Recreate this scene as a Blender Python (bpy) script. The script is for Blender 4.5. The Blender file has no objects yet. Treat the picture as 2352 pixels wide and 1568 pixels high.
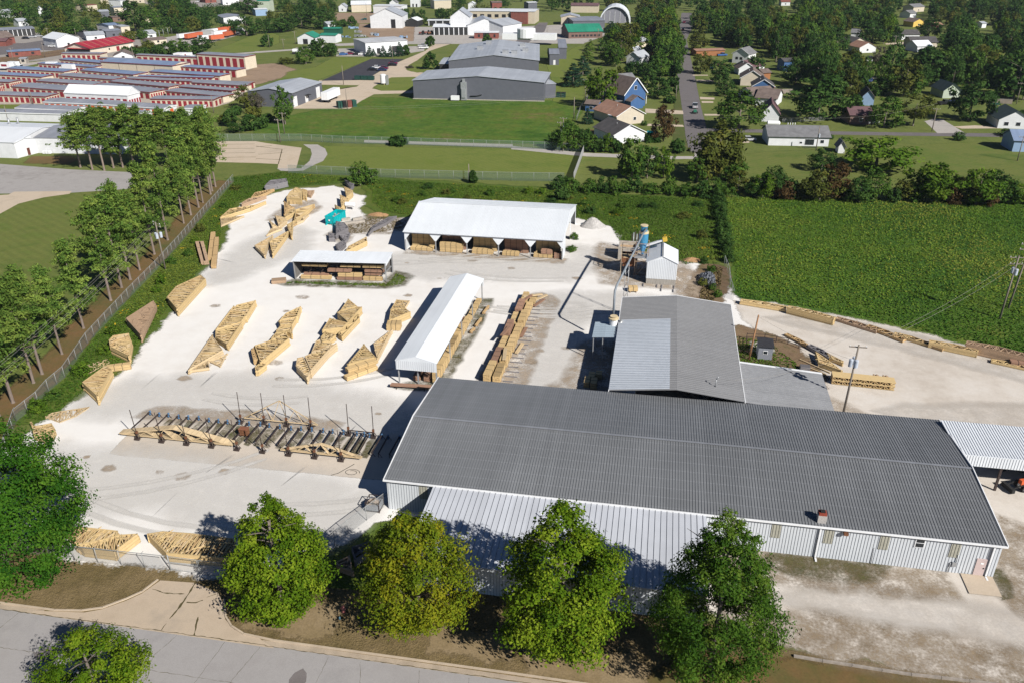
import bpy, math, random
import numpy as np
from mathutils import Vector, Matrix
from mathutils.geometry import tessellate_polygon
R = math.radians
rnd = random.Random(7)
SC = bpy.context.scene
COL = SC.collection

# ---------------------------------------------------------------- survey: photo point -> place in the yard
F, PIT, ROL, HC = 1860.0, .4633, -.005, 58.0        # lens in overview pixels, tilt, roll, height
PX, PY, PH = -14.063, 73.823, -.181                 # yard frame: x along the warehouse, y to its back
CU, SU = math.cos(PH), math.sin(PH)
def _basis():
    fw = Vector((0, math.cos(PIT), -math.sin(PIT))); rt = Vector((1, 0, 0)); up = Vector((0, math.sin(PIT), math.cos(PIT)))
    c, s = math.cos(ROL), math.sin(ROL)
    return fw, rt*c + up*s, up*c - rt*s
FW, RT, UP = _basis()
def toyard(a, b): a -= PX; b -= PY; return (a*CU + b*SU, -a*SU + b*CU)
def at(x, y, z=0.0):
    d = FW + RT*((x-1176)/F) - UP*((y-784)/F)
    k = (z-HC)/d.z
    a, b = toyard(d.x*k, d.y*k)
    return Vector((a, b, z))
def g(i, j, x, y, z=0.0): return at(588*i + x/4, 392*j + y/4, z)
def pix(P):
    x, y = P[0]*CU - P[1]*SU + PX, P[0]*SU + P[1]*CU + PY
    d = Vector((x, y, P[2]-HC)); k = d.dot(FW)
    return 1176 + F*d.dot(RT)/k, 784 - F*d.dot(UP)/k
def rise(P, ty):
    lo, hi = 0.2, 45.0
    for _ in range(30):
        m = (lo+hi)/2
        if pix((P[0], P[1], m))[1] > ty: lo = m
        else: hi = m
    return lo

cam = bpy.data.objects.new('camera', bpy.data.cameras.new('camera')); COL.objects.link(cam)
def _cam():
    def rot(v): return Vector((v.x*CU + v.y*SU, -v.x*SU + v.y*CU, v.z))
    r, u, f = rot(RT), rot(UP), rot(FW)
    m = Matrix(((r.x, u.x, -f.x), (r.y, u.y, -f.y), (r.z, u.z, -f.z))).to_4x4()
    a, b = toyard(0, 0); m.translation = Vector((a, b, HC))
    cam.matrix_world = m
    cam.data.sensor_width = 36; cam.data.lens = 36*F/2352; cam.data.clip_start = 1; cam.data.clip_end = 6000
_cam(); SC.camera = cam

# ---------------------------------------------------------------- light
SUNV = Vector((1.083, -.861, 1.0)).normalized()
EL = math.asin(SUNV.z); AZ = math.atan2(SUNV.x, SUNV.y)
w = bpy.data.worlds.new('World'); SC.world = w; w.use_nodes = True
nt = w.node_tree; bg = nt.nodes['Background']
sky = nt.nodes.new('ShaderNodeTexSky'); sky.sky_type = 'NISHITA'; sky.sun_disc = False
sky.sun_elevation = EL; sky.sun_rotation = AZ; sky.air_density = .55; sky.dust_density = .1; sky.ozone_density = 4.5
nt.links.new(sky.outputs[0], bg.inputs[0]); bg.inputs[1].default_value = .05
sl = bpy.data.lights.new('sun', 'SUN'); sl.energy = 5.0; sl.angle = R(.5); sl.color = (1, .96, .90)
so = bpy.data.objects.new('sun', sl); COL.objects.link(so); so.location = (60, -60, 90)
so.rotation_euler = SUNV.to_track_quat('Z', 'Y').to_euler()
SC.view_settings.view_transform = 'Standard'; SC.view_settings.look = 'None'; SC.view_settings.exposure = .45; SC.view_settings.gamma = 1
SC.cycles.max_bounces = 5; SC.cycles.diffuse_bounces = 1; SC.cycles.transparent_max_bounces = 24
SC.cycles.use_denoising = True

# ---------------------------------------------------------------- materials
def srgb(r, gg, b):
    f = lambda c: (c/255/12.92 if c/255 <= .04045 else ((c/255+.055)/1.055)**2.4)
    return (f(r), f(gg), f(b))
MATS = {}
def newmat(name):
    m = bpy.data.materials.new(name); m.use_nodes = True
    return m, m.node_tree, m.node_tree.nodes['Principled BSDF']
def nd(t, typ, **kw):
    n = t.nodes.new(typ)
    for k, v in kw.items(): setattr(n, k, v)
    return n
def mixc(t, fac, a, b, blend='MIX'):
    n = nd(t, 'ShaderNodeMix', data_type='RGBA', blend_type=blend)
    for s, v in ((0, fac), (6, a), (7, b)):
        if hasattr(v, 'is_output'): t.links.new(v, n.inputs[s])
        elif s == 0: n.inputs[0].default_value = v
        else: n.inputs[s].default_value = (*v[:3], 1)
    return n.outputs[2]
def mth(t, op, a, b=0.0, c=0.0, clamp=False):
    n = nd(t, 'ShaderNodeMath', operation=op, use_clamp=clamp)
    for s, v in ((0, a), (1, b), (2, c)):
        if hasattr(v, 'is_output'): t.links.new(v, n.inputs[s])
        else: n.inputs[s].default_value = v
    return n.outputs[0]
def noise(t, scale, detail=4, stretch=(1, 1, 1), coord='Object', rough=.6, off=0.0):
    tc = nd(t, 'ShaderNodeTexCoord'); mp = nd(t, 'ShaderNodeMapping'); mp.inputs[3].default_value = stretch; mp.inputs[1].default_value = (off, off*1.7, off*.3)
    t.links.new(tc.outputs[coord], mp.inputs[0])
    n = nd(t, 'ShaderNodeTexNoise'); n.inputs['Scale'].default_value = scale; n.inputs['Detail'].default_value = detail; n.inputs['Roughness'].default_value = rough
    t.links.new(mp.outputs[0], n.inputs['Vector'])
    return n.outputs['Fac']
def ramp(t, fac, stops):
    n = nd(t, 'ShaderNodeValToRGB'); e = n.color_ramp.elements
    while len(e) < len(stops): e.new(.5)
    for q, (p, c) in zip(e, stops): q.position = p; q.color = (*((c,)*3 if isinstance(c, (int, float)) else c), 1)
    t.links.new(fac, n.inputs[0]); return n.outputs[0]
def scl(c, k): return tuple(min(1, v*k) for v in c)
def mat(name, col, rough=.75, var=.18, scale=1.5, metal=0.0, stretch=(1, 1, 1), fine=0.0, objvar=0.0, spec=.3, bump=0.0, col2=None):
    if name in MATS: return MATS[name]
    m, t, b = newmat(name)
    c = mixc(t, ramp(t, noise(t, scale, 5, stretch), [(.3, 0.0), (.7, 1.0)]), scl(col, 1-var), col2 or scl(col, 1+var))
    if fine: c = mixc(t, fine, c, ramp(t, noise(t, scale*14, 3, stretch), [(.35, .25), (.65, 1.0)]), 'MULTIPLY')
    if objvar:
        oi = nd(t, 'ShaderNodeObjectInfo'); hs = nd(t, 'ShaderNodeHueSaturation')
        t.links.new(mth(t, 'MULTIPLY_ADD', oi.outputs['Random'], objvar, 1-objvar*.5), hs.inputs['Value']); t.links.new(c, hs.inputs['Color']); c = hs.outputs[0]
    t.links.new(c, b.inputs['Base Color']); b.inputs['Roughness'].default_value = rough; b.inputs['Metallic'].default_value = metal; b.inputs['Specular IOR Level'].default_value = spec
    if bump:
        bn = nd(t, 'ShaderNodeBump'); bn.inputs['Strength'].default_value = bump; bn.inputs['Distance'].default_value = .1
        t.links.new(noise(t, scale*8, 4), bn.inputs['Height']); t.links.new(bn.outputs[0], b.inputs['Normal'])
    MATS[name] = m; return m
def tintmat(name, stops, rough=.7, trans=.25, objvar=.25, spec=.06):
    """foliage: colour from a per-leaf tint, shifted from plant to plant"""
    if name in MATS: return MATS[name]
    m, t, b = newmat(name)
    a = nd(t, 'ShaderNodeAttribute', attribute_name='tint'); oi = nd(t, 'ShaderNodeObjectInfo')
    c = ramp(t, a.outputs['Fac'], stops)
    hs = nd(t, 'ShaderNodeHueSaturation'); t.links.new(c, hs.inputs['Color'])
    t.links.new(mth(t, 'MULTIPLY_ADD', oi.outputs['Random'], objvar, 1-objvar*.5), hs.inputs['Value'])
    t.links.new(hs.outputs[0], b.inputs['Base Color']); b.inputs['Roughness'].default_value = rough; b.inputs['Specular IOR Level'].default_value = spec
    tr = nd(t, 'ShaderNodeBsdfTranslucent'); t.links.new(hs.outputs[0], tr.inputs[0])
    mx = nd(t, 'ShaderNodeMixShader'); mx.inputs[0].default_value = trans
    t.links.new(b.outputs[0], mx.inputs[1]); t.links.new(tr.outputs[0], mx.inputs[2])
    t.links.new(mx.outputs[0], t.nodes['Material Output'].inputs[0]); MATS[name] = m; return m
def meshmat(name, col, cover):
    """chain link: fine wire cloth seen as part cover"""
    if name in MATS: return MATS[name]
    m, t, b = newmat(name); b.inputs['Base Color'].default_value = (*col, 1); b.inputs['Roughness'].default_value = .5; b.inputs['Metallic'].default_value = .3
    b.inputs['Alpha'].default_value = cover; MATS[name] = m; return m

# ---------------------------------------------------------------- mesh builder
class MB:
    def __init__(s): s.v = []; s.f = []; s.m = []; s.sm = []
    def face(s, pts, mi=0, sm=False):
        k = len(s.v); s.v += [tuple(p) for p in pts]; s.f.append(tuple(range(k, k+len(pts)))); s.m.append(mi); s.sm.append(sm)
    def hexa(s, o, u, v, w_, mi=0):
        o, u, v, w_ = map(Vector, (o, u, v, w_)); k = len(s.v)
        s.v += [tuple(p) for p in (o, o+u, o+u+v, o+v, o+w_, o+u+w_, o+u+v+w_, o+v+w_)]
        fs = ((3, 2, 1, 0), (4, 5, 6, 7), (0, 1, 5, 4), (1, 2, 6, 5), (2, 3, 7, 6), (3, 0, 4, 7))
        if u.cross(v).dot(w_) < 0: fs = tuple(f[::-1] for f in fs)
        for f in fs: s.f.append(tuple(k+i for i in f)); s.m.append(mi); s.sm.append(False)
        return s
    def box(s, x0, y0, z0, x1, y1, z1, mi=0): return s.hexa((x0, y0, z0), (x1-x0, 0, 0), (0, y1-y0, 0), (0, 0, z1-z0), mi)
    def cbox(s, c, sx, sy, sz, rz=0, mi=0):
        ca, sa = math.cos(rz), math.sin(rz); u = Vector((ca*sx, sa*sx, 0)); v = Vector((-sa*sy, ca*sy, 0))
        return s.hexa(Vector(c)-u/2-v/2, u, v, (0, 0, sz), mi)
    def bar(s, p, q, wd, ht=None, mi=0, upv=(0, 0, 1)):
        p, q = Vector(p), Vector(q); d = q-p; ht = ht or wd
        sd = d.cross(Vector(upv))
        if sd.length < 1e-5: sd = d.cross(Vector((1, 0, 0)))
        sd.normalize(); up = sd.cross(d).normalized()
        return s.hexa(p-sd*wd/2-up*ht/2, d, sd*wd, up*ht, mi)
    def tube(s, pts, rads, n=8, mi=0, cap=True, sm=None):
        sm = n < 12 if sm is None else sm
        pts = [Vector(p) for p in pts]
        if isinstance(rads, (int, float)): rads = [rads]*len(pts)
        rings = []
        for i, p in enumerate(pts):
            d = (pts[min(i+1, len(pts)-1)] - pts[max(i-1, 0)]).normalized()
            a = d.cross(Vector((0, 0, 1)))
            if a.length < .05: a = d.cross(Vector((0, 1, 0)))
            a.normalize(); b = d.cross(a); k = len(s.v); rings.append(k)
            for j in range(n):
                th = 2*math.pi*j/n; s.v.append(tuple(p + (a*math.cos(th) + b*math.sin(th))*rads[i]))
        for i in range(len(pts)-1):
            for j in range(n):
                a0, a1 = rings[i]+j, rings[i]+(j+1) % n; b0, b1 = rings[i+1]+j, rings[i+1]+(j+1) % n
                s.f.append((a0, b0, b1, a1)); s.m.append(mi); s.sm.append(sm)
        if cap:
            s.f.append(tuple(rings[0]+j for j in range(n))); s.m.append(mi); s.sm.append(False)
            s.f.append(tuple(rings[-1]+j for j in reversed(range(n)))); s.m.append(mi); s.sm.append(False)
        return s
    def prism(s, poly, z0, z1, mi=0, mtop=None):
        area = sum(poly[i][0]*poly[(i+1) % len(poly)][1]-poly[(i+1) % len(poly)][0]*poly[i][1] for i in range(len(poly)))
        if area < 0: poly = poly[::-1]
        s.face([(p[0], p[1], z0) for p in poly[::-1]], mi); s.face([(p[0], p[1], z1) for p in poly], mi if mtop is None else mtop)
        for i in range(len(poly)):
            p, q = poly[i], poly[(i+1) % len(poly)]
            s.face([(p[0], p[1], z0), (q[0], q[1], z0), (q[0], q[1], z1), (p[0], p[1], z1)], mi)
        return s
    def extr(s, prof, o, u, v, w_, mi=0):
        """profile (a,b) in plane u,v at o, extruded along w_"""
        o, u, v, w_ = map(Vector, (o, u, v, w_)); n = len(prof)
        a = [o + u*p[0] + v*p[1] for p in prof]; b = [p + w_ for p in a]
        fl = sum(prof[i][0]*prof[(i+1) % n][1]-prof[(i+1) % n][0]*prof[i][1] for i in range(n)) * (1 if u.cross(v).dot(w_) > 0 else -1) < 0
        if fl: a, b = a[::-1], b[::-1]
        s.face(a[::-1], mi); s.face(b, mi)
        for i in range(n): s.face([a[i], a[(i+1) % n], b[(i+1) % n], b[i]], mi)
        return s
    def ribs(s, o, u, v, pitch, wd, ht, mi=0, off=.5):
        """raised ribs along v, spread along u, on the plane (o,u,v)"""
        o, u, v = map(Vector, (o, u, v)); L = u.length; un = u/L; n = un.cross(v).normalized()
        if n.z < -.01: n = -n
        k = int(L/pitch)
        for i in range(k+1):
            d = off*pitch + i*pitch
            if d > L-wd: break
            s.hexa(o + un*(d-wd/2), un*wd, v, n*ht, mi)
        return s
    def build(s, name, mats, parent=None, world=False, smooth=None):
        me = bpy.data.meshes.new(name)
        vs = s.v
        if world and parent is not None:
            L = parent.location; vs = [(a-L.x, b-L.y, c-L.z) for a, b, c in vs]
        me.from_pydata(vs, [], s.f)
        for m in (mats if isinstance(mats, (list, tuple)) else [mats]): me.materials.append(m)
        me.polygons.foreach_set('material_index', s.m); me.polygons.foreach_set('use_smooth', s.sm if smooth is None else [smooth]*len(s.f)); me.update()
        o = bpy.data.objects.new(name, me); COL.objects.link(o)
        if parent is not None: o.parent = parent
        return o
def tag(o, label=None, cat=None, group=None, kind=None):
    for k, v in (('label', label), ('category', cat), ('group', group), ('kind', kind)):
        if v: o[k] = v
    return o
def thing(name, label, cat, loc, group=None, rz=0.0):
    o = bpy.data.objects.new(name, None); COL.objects.link(o); o.location = loc; o.rotation_euler = (0, 0, rz); o.empty_display_size = .5
    return tag(o, label, cat, group)
def dup(o, loc=None, rz=None, label=None, group=None, parent=None, scale=None):
    c = o.copy(); COL.objects.link(c); c.parent = parent
    for ch in list(o.children): dup(ch, parent=c)
    if loc is not None: c.location = loc
    if rz is not None: c.rotation_euler = (0, 0, rz)
    if scale is not None: c.scale = scale
    if label: c['label'] = label
    if group: c['group'] = group
    return c

# ---------------------------------------------------------------- ground sheets (structure): a core plus a ragged fading rim
def area2(p): return sum(p[i][0]*p[(i+1) % len(p)][1]-p[(i+1) % len(p)][0]*p[i][1] for i in range(len(p)))
def densify(p, step):
    out = []
    for i in range(len(p)):
        a, b = Vector(p[i][:2]), Vector(p[(i+1) % len(p)][:2]); n = max(1, int((b-a).length/step))
        out += [a.lerp(b, k/n) for k in range(n)]
    return out
def sheet(name, pts, z, m, fade=0.0, kind='structure', step=None, jit=0.0):
    p = [Vector(q[:2]) for q in pts]
    if area2(p) < 0: p = p[::-1]
    if step: p = densify(p, step)
    if jit: p = [q + Vector((rnd.uniform(-jit, jit), rnd.uniform(-jit, jit))) for q in p]
    n = len(p); me = bpy.data.meshes.new(name)
    vs = [(q.x, q.y, z) for q in p]; fs = [tuple(t) for t in tessellate_polygon([[Vector((q.x, q.y, 0)) for q in p]])]
    fs = [f if (p[f[1]]-p[f[0]]).cross(p[f[2]]-p[f[0]]) > 0 else f[::-1] for f in fs]
    fa = [1.0]*n
    if fade:
        for i in range(n):
            a = (p[i]-p[i-1]).normalized(); b = (p[(i+1) % n]-p[i]).normalized(); t = (a+b)
            t = t.normalized() if t.length > .01 else a
            q = p[i] + Vector((t.y, -t.x))*fade; vs.append((q.x, q.y, z)); fa.append(0.0)
        fs += [(i, n+i, n+(i+1) % n, (i+1) % n) for i in range(n)]
    me.from_pydata(vs, [], fs); at_ = me.attributes.new('fade', 'FLOAT', 'POINT'); at_.data.foreach_set('value', fa)
    me.materials.append(m); me.update()
    o = bpy.data.objects.new(name, me); COL.objects.link(o); o['kind'] = kind
    return o
def gmat(name, cols, s1=.05, s2=.6, s3=6.0, rough=.95, lo=.32, hi=.68, edge=.9, stripes=None, speck=.25, bump=.0, cover=None, stretch=(1, 1, 1), off=0.0, soft=0.0):
    """ground: three octaves of patchiness between up to three colours, ragged rim by 'fade'"""
    m, t, b = newmat(name); cols = list(cols)
    n1 = noise(t, s1, 6, stretch, off=off); n2 = noise(t, s2, 6, off=off+3); n3 = noise(t, s3, 4, off=off+9)
    f = mth(t, 'ADD', mth(t, 'MULTIPLY', n1, .6), mth(t, 'MULTIPLY', n2, .4))
    k = len(cols); c = ramp(t, f, [(lo+(hi-lo)*i/(k-1), cols[i]) for i in range(k)])
    if stripes:
        tc = nd(t, 'ShaderNodeTexCoord'); mp = nd(t, 'ShaderNodeMapping'); mp.inputs[2].default_value = (0, 0, stripes[1]); t.links.new(tc.outputs['Object'], mp.inputs[0])
        wv = nd(t, 'ShaderNodeTexWave'); wv.inputs['Scale'].default_value = stripes[0]; wv.inputs['Distortion'].default_value = 1.2; wv.inputs['Detail'].default_value = 1; t.links.new(mp.outputs[0], wv.inputs['Vector'])
        c = mixc(t, stripes[2], c, ramp(t, wv.outputs['Fac'], [(.3, .62), (.7, 1.0)]), 'MULTIPLY')
    c = mixc(t, speck, c, ramp(t, n3, [(.3, .3), (.7, 1.0)]), 'MULTIPLY')
    t.links.new(c, b.inputs['Base Color']); b.inputs['Roughness'].default_value = rough; b.inputs['Specular IOR Level'].default_value = .15
    if bump:
        bn = nd(t, 'ShaderNodeBump'); bn.inputs['Strength'].default_value = bump; bn.inputs['Distance'].default_value = .3
        t.links.new(mth(t, 'ADD', n3, mth(t, 'MULTIPLY', n2, 2)), bn.inputs['Height']); t.links.new(bn.outputs[0], b.inputs['Normal'])
    at_ = nd(t, 'ShaderNodeAttribute', attribute_name='fade')
    nn = mth(t, 'ADD', mth(t, 'MULTIPLY', noise(t, .5, 6, off=off+5), .6), mth(t, 'MULTIPLY', noise(t, 4.0, 4, off=off+6), .4))
    if soft: al = mth(t, 'MULTIPLY', mth(t, 'SMOOTH_MAX', 0.0, at_.outputs['Fac'], .1), mth(t, 'MULTIPLY_ADD', nn, 1.4, soft-.7, True))
    elif cover is None:
        al = mth(t, 'MULTIPLY_ADD', mth(t, 'ADD', at_.outputs['Fac'], mth(t, 'MULTIPLY_ADD', nn, 2*edge, -edge)), 3.0, -1.0, True)
        al = mth(t, 'MAXIMUM', al, mth(t, 'GREATER_THAN', at_.outputs['Fac'], .995))
    else:
        al = mth(t, 'MULTIPLY', mth(t, 'MULTIPLY_ADD', mth(t, 'ADD', nn, cover-1), 3.2, .45, True), mth(t, 'MULTIPLY', at_.outputs['Fac'], 1.3, 0, True))
    t.links.new(al, b.inputs['Alpha'])
    MATS[name] = m; return m
# ================================================================= THE SETTING
G_base = gmat('G_base', [(.098, .138, .028), (.145, .168, .044), (.072, .115, .022)], .018, .12, 1.2, speck=.35)
G_lawn = gmat('G_lawn', [(.125, .17, .028), (.16, .19, .042), (.095, .148, .022)], .03, .25, 2.0, stripes=(.22, R(35), .25))
G_lawn2 = gmat('G_lawn2', [(.092, .15, .025), (.145, .165, .042), (.07, .125, .02)], .03, .2, 2.0, stripes=(.16, R(-60), .2))
G_meadow = gmat('G_meadow', [(.028, .075, .010), (.045, .11, .013), (.085, .15, .018), (.16, .19, .03)], .028, .16, 2.0, speck=.55, bump=.8)
G_weed = gmat('G_weed', [(.055, .105, .016), (.09, .14, .02), (.14, .155, .03)], .06, .4, 2.5, speck=.45, bump=.6)
G_field = gmat('G_field', [(.05, .115, .013), (.085, .155, .02), (.115, .16, .025), (.17, .15, .05)], .03, .22, .9, speck=.6, bump=.5, lo=.38, hi=.66)
G_field0 = gmat('G_field0', [(.05, .085, .018), (.085, .105, .03), (.12, .105, .05)], .03, .25, 1.8, speck=.4)
G_verge = gmat('G_verge', [(.13, .10, .04), (.19, .14, .065), (.26, .19, .10)], .12, .7, 6, speck=.5, bump=.5)
G_straw = gmat('G_straw', [(.20, .11, .05), (.15, .105, .04), (.09, .1, .03)], .09, .6, 5, speck=.35, edge=.8)
G_gravel = gmat('G_gravel', [(.66, .625, .58), (.735, .71, .675), (.78, .76, .73)], .05, .4, 5, speck=.06, edge=.9, stretch=(.6, 1, 1))
G_gravel2 = gmat('G_gravel2', [(.47, .41, .345), (.59, .535, .47), (.66, .615, .56)], .08, .5, 6, speck=.16, edge=1.0)
G_brown = gmat('G_brown', [(.16, .105, .065), (.22, .15, .09), (.10, .095, .035)], .2, 1.1, 6, speck=.4, edge=1.0)
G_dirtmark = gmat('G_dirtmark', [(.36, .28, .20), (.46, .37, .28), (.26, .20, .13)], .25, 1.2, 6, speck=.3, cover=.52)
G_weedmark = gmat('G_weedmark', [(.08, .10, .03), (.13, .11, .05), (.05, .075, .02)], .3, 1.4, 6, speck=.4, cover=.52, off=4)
G_tread = gmat('G_tread', [(.66, .625, .58), (.71, .68, .635), (.67, .64, .60)], .06, .5, 5, speck=.1, soft=.6, off=8, stretch=(.4, 1, 1))
G_track = gmat('G_track', [(.50, .44, .375), (.60, .545, .48), (.645, .60, .545)], .06, .5, 5, speck=.15, soft=.75)
G_blue = gmat('G_blue', [(.40, .39, .38), (.46, .45, .44)], .3, 1, 6, speck=.3, cover=.6)
M_kerb = mat('kerb concrete', (.46, .375, .28), .9, .12, .7, fine=.15)
M_edge = mat('gutter concrete', (.40, .325, .245), .9, .15, .7, fine=.2)
G_asph = gmat('G_asph', [(.30, .282, .274), (.335, .318, .31), (.275, .26, .256)], .08, .8, 9, speck=.16)
G_scrub = gmat('G_scrub', [(.23, .17, .10), (.33, .25, .165), (.44, .36, .26)], .3, 1.6, 8, speck=.45, cover=.5, off=2)
G_tar = gmat('G_tar', [(.17, .15, .145), (.2, .18, .175)], .3, 1, 8)
G_road = gmat('G_road', [(.13, .12, .12), (.16, .145, .145), (.115, .105, .105)], .05, .5, 5, speck=.12)
G_dark = gmat('G_dark', [(.045, .045, .055), (.06, .058, .068), (.04, .04, .05)], .05, .4, 4, speck=.2)
G_oldlot = gmat('G_oldlot', [(.30, .28, .27), (.36, .34, .325), (.25, .23, .215)], .05, .5, 4, speck=.2, stretch=(.3, 1, 1))
G_conc = gmat('G_conc', [(.40, .32, .235), (.47, .38, .285), (.36, .30, .235)], .08, .8, 7, speck=.12)
G_conc2 = gmat('G_conc2', [(.46, .37, .27), (.52, .43, .33), (.42, .35, .27)], .05, .5, 4, speck=.15)
G_concg = gmat('G_concg', [(.34, .315, .29), (.41, .38, .35), (.30, .285, .27)], .06, .5, 4, speck=.15)
G_slab = gmat('G_slab', [(.52, .45, .37), (.57, .50, .42), (.49, .43, .36)], .2, .9, 6, speck=.1)
G_town = gmat('G_town', [(.24, .225, .21), (.34, .31, .28), (.18, .17, .165)], .03, .3, 3, speck=.2)
G_crack = mat('crack weeds', (.075, .062, .025), .95, .4, 3)
G_bare = gmat('G_bare', [(.25, .17, .11), (.32, .23, .16), (.2, .14, .09)], .05, .4, 3, speck=.25, edge=1.0)
G_yard = gmat('G_yard', [(.10, .13, .03), (.085, .105, .03), (.15, .135, .055)], .06, .4, 2.5, speck=.35, edge=.9)

sheet('ground', [(-2200, -400), (2200, -400), (2200, 3000), (-2200, 3000)], 0, G_base)
S = lambda n, p, z, m, **k: sheet(n, p, z, m, **k)
C = lambda i, j, *q: [g(i, j, x, y) for x, y in q]
D = lambda *q: [at(x, y) for x, y in q]

# pine strip and west lawn
S('lawn', [(-140, -40), (-57, -40), (-57, 10), (-64, 36), (-70, 66), (-88, 128), (-150, 128), (-200, 40)], .004, G_lawn2)
S('pine straw', [(-57, -8), (-55.5, 10), (-56.6, 20), (-60.6, 32), (-64.8, 49), (-67.8, 63), (-76, 95), (-84, 125), (-88, 125), (-84.5, 105), (-78, 86), (-73, 66), (-69, 50), (-65.5, 36), (-62, 22), (-60.5, 5), (-61, -8)], .012, G_straw, fade=2.5, step=5, jit=.6)
S('old parking lot', C(0, 1, (-900, -90), (0, -60), (640, -10), (1290, 20), (1310, 120), (1180, 170), (650, 205), (-900, 225)), .008, G_oldlot)
S('concrete drive', C(0, 1, (-300, 240), (80, 222), (130, 195), (660, 190), (640, 215), (400, 248), (170, 305), (0, 398), (-300, 520)), .012, G_conc2)
S('foundation grass', C(0, 0, (300, 1440), (640, 1440), (700, 1470), (620, 1510), (230, 1500)), .012, G_straw, fade=1)
S('concrete pad', C(0, 0, (1960, 1300), (2351, 1300)) + C(1, 0, (100, 1318), (420, 1360), (370, 1548), (200, 1550), (205, 1510), (0, 1500)) + C(0, 0, (1930, 1490),), .012, G_conc2)
S('concrete loop path', C(1, 0, (440, 1330), (560, 1332), (630, 1370), (650, 1420), (610, 1480), (500, 1530), (430, 1568), (250, 1580), (200, 1550), (420, 1550), (500, 1480), (520, 1420), (510, 1370)), .016, G_concg, fade=.5)
S('mowed lawn', C(1, 0, (640, 1345), (2351, 1375)) + C(2, 0, (0, 1385), (640, 1425), (540, 1590)) + C(1, 1, (1150, 20), (700, -10), (520, -20)), .008, G_lawn, fade=1.5)
S('mowed lawn', C(2, 0, (660, 1430), (1000, 1450), (1740, 1460), (2351, 1400)) + C(3, 0, (2351, 1290), (2600, 1330), (2600, 1640), (0, 1640)) + C(2, 0, (1600, 1640), (600, 1600)), .0065, G_lawn2, fade=1)
S('weed field', C(1, 0, (0, 1130), (600, 1010), (1000, 900), (1440, 905), (2351, 930)) + C(2, 0, (400, 930), (640, 1000), (430, 1330), (0, 1310)) + C(1, 0, (1400, 1290), (500, 1250), (0, 1230)), .008, G_field, fade=2)
S('lane', C(1, 0, (1000, 1290), (2351, 1330)) + C(2, 0, (0, 1345), (660, 1408), (990, 1422), (1480, 1440), (1740, 1440), (1740, 1462), (1470, 1462), (980, 1448), (660, 1436), (0, 1372)) + C(1, 0, (2351, 1358), (1000, 1312)), .016, G_concg, fade=.6)
# meadow, weed field behind the yard
S('meadow', [(42.6, 66.5), (43.5, 100), (42.4, 131), (75, 135), (120, 139), (170, 141), (170, 30), (110, 40), (84, 52), (66, 61), (52, 66)], .012, G_meadow, fade=1.5, step=6, jit=.8)
S('weed patch', [(-52, 134), (-20, 133), (20, 129), (41, 130), (42, 100), (42, 88), (34, 82), (26, 92), (20, 94), (17, 107), (10, 108), (-22, 107.5), (-30, 103), (-36, 106), (-42, 112), (-44, 122)], .015, G_weed, fade=2.5, step=4, jit=.8)
S('weed bank', [(-87, 128), (-75, 137), (-52, 134), (-56, 128), (-68, 122), (-73, 108), (-67, 90), (-62, 78), (-58, 62), (-55, 48), (-52, 36), (-50.5, 22), (-51, 10), (-55.3, 9), (-56.3, 20), (-60.3, 32), (-64.5, 49), (-67.5, 63), (-75.5, 95), (-83.5, 125)], .018, G_weed, fade=1.2, step=3, jit=.5)
# the yard itself
S('gravel yard', [(-31, -12.6), (-13, -12.6), (-1.5, -4), (66, 0), (66, 24), (62, 40), (43, 63), (39, 80), (36, 83), (28, 84), (21, 92), (17, 104), (9, 107.5), (-16, 108), (-24, 103.5), (-33, 101), (-38, 99), (-43, 107), (-45, 117), (-56, 124), (-66, 119), (-71, 107), (-66, 92), (-61, 80), (-57, 64), (-53.5, 48), (-51, 36), (-48.5, 25), (-50, 12), (-51, 2), (-46, -8)], .02, G_gravel, fade=2.2, step=3, jit=.5)
S('gravel road', [(43, 66), (52, 65), (66, 60), (84, 50.5), (110, 38), (130, 30), (130, -6), (66, -5), (64, 4), (64.5, 24), (55, 25), (52, 35), (52, 47), (44, 58)], .024, G_gravel2, fade=2, step=3, jit=.5)
S('gravel road', [(34.7, -.5), (63.2, -.5), (66, 2), (130, 2), (130, -12.8), (60, -12.8), (43, -12.8), (37, -11), (34, -8)], .028, G_gravel2, fade=1.5, step=2.5, jit=.5)
for q in ([(42, -6.8), (60, -7.5), (66, -9.5), (90, -14), (90, -10), (66, -6), (50, -4.6)], [(48, 60), (60, 56), (76, 48), (95, 38), (100, 42), (80, 52), (60, 60)], [(60, 32), (80, 26), (110, 20), (110, 28), (80, 36)]):
    S('pale wheel track', q, .032, G_track, fade=2.2, step=3, jit=.4)
S('brown grass', [(35.5, -1.0), (58.5, -1.0), (58.8, -3.0), (52, -3.6), (46, -4.0), (40, -3.6), (35.5, -3.2)], .036, G_scrub, fade=1.8, step=1.5, jit=.4)
S('brown grass', [(42, -.6), (53, -.6), (52, -2.3), (46, -2.8), (42, -2)], .04, G_weedmark, fade=1.2, step=1.5, jit=.4)
S('brown grass', [(37, -11), (46, -13.2), (60, -13.4), (90, -13.4), (90, -11.2), (58, -10.4), (45, -9.2), (37, -8.8)], .036, G_scrub, fade=2, step=1.5, jit=.4)
S('brown grass', [(63.8, -2.6), (64.9, -2), (65.5, 3), (68, 10), (72, 6), (69, -3), (65, -5)], .036, G_scrub, fade=1.5, step=1.5, jit=.3)
S('brown grass', [(41.2, 35.5), (51.5, 35.8), (52.5, 40), (50, 49), (47, 53), (42.6, 55), (41, 50)], .036, G_brown, fade=2.5, step=2, jit=.4)
S('green weeds', [(41, 36), (46.5, 36.5), (47, 42), (44, 46), (41, 46)], .04, G_weedmark, fade=1.2, step=2, jit=.4)
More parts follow.
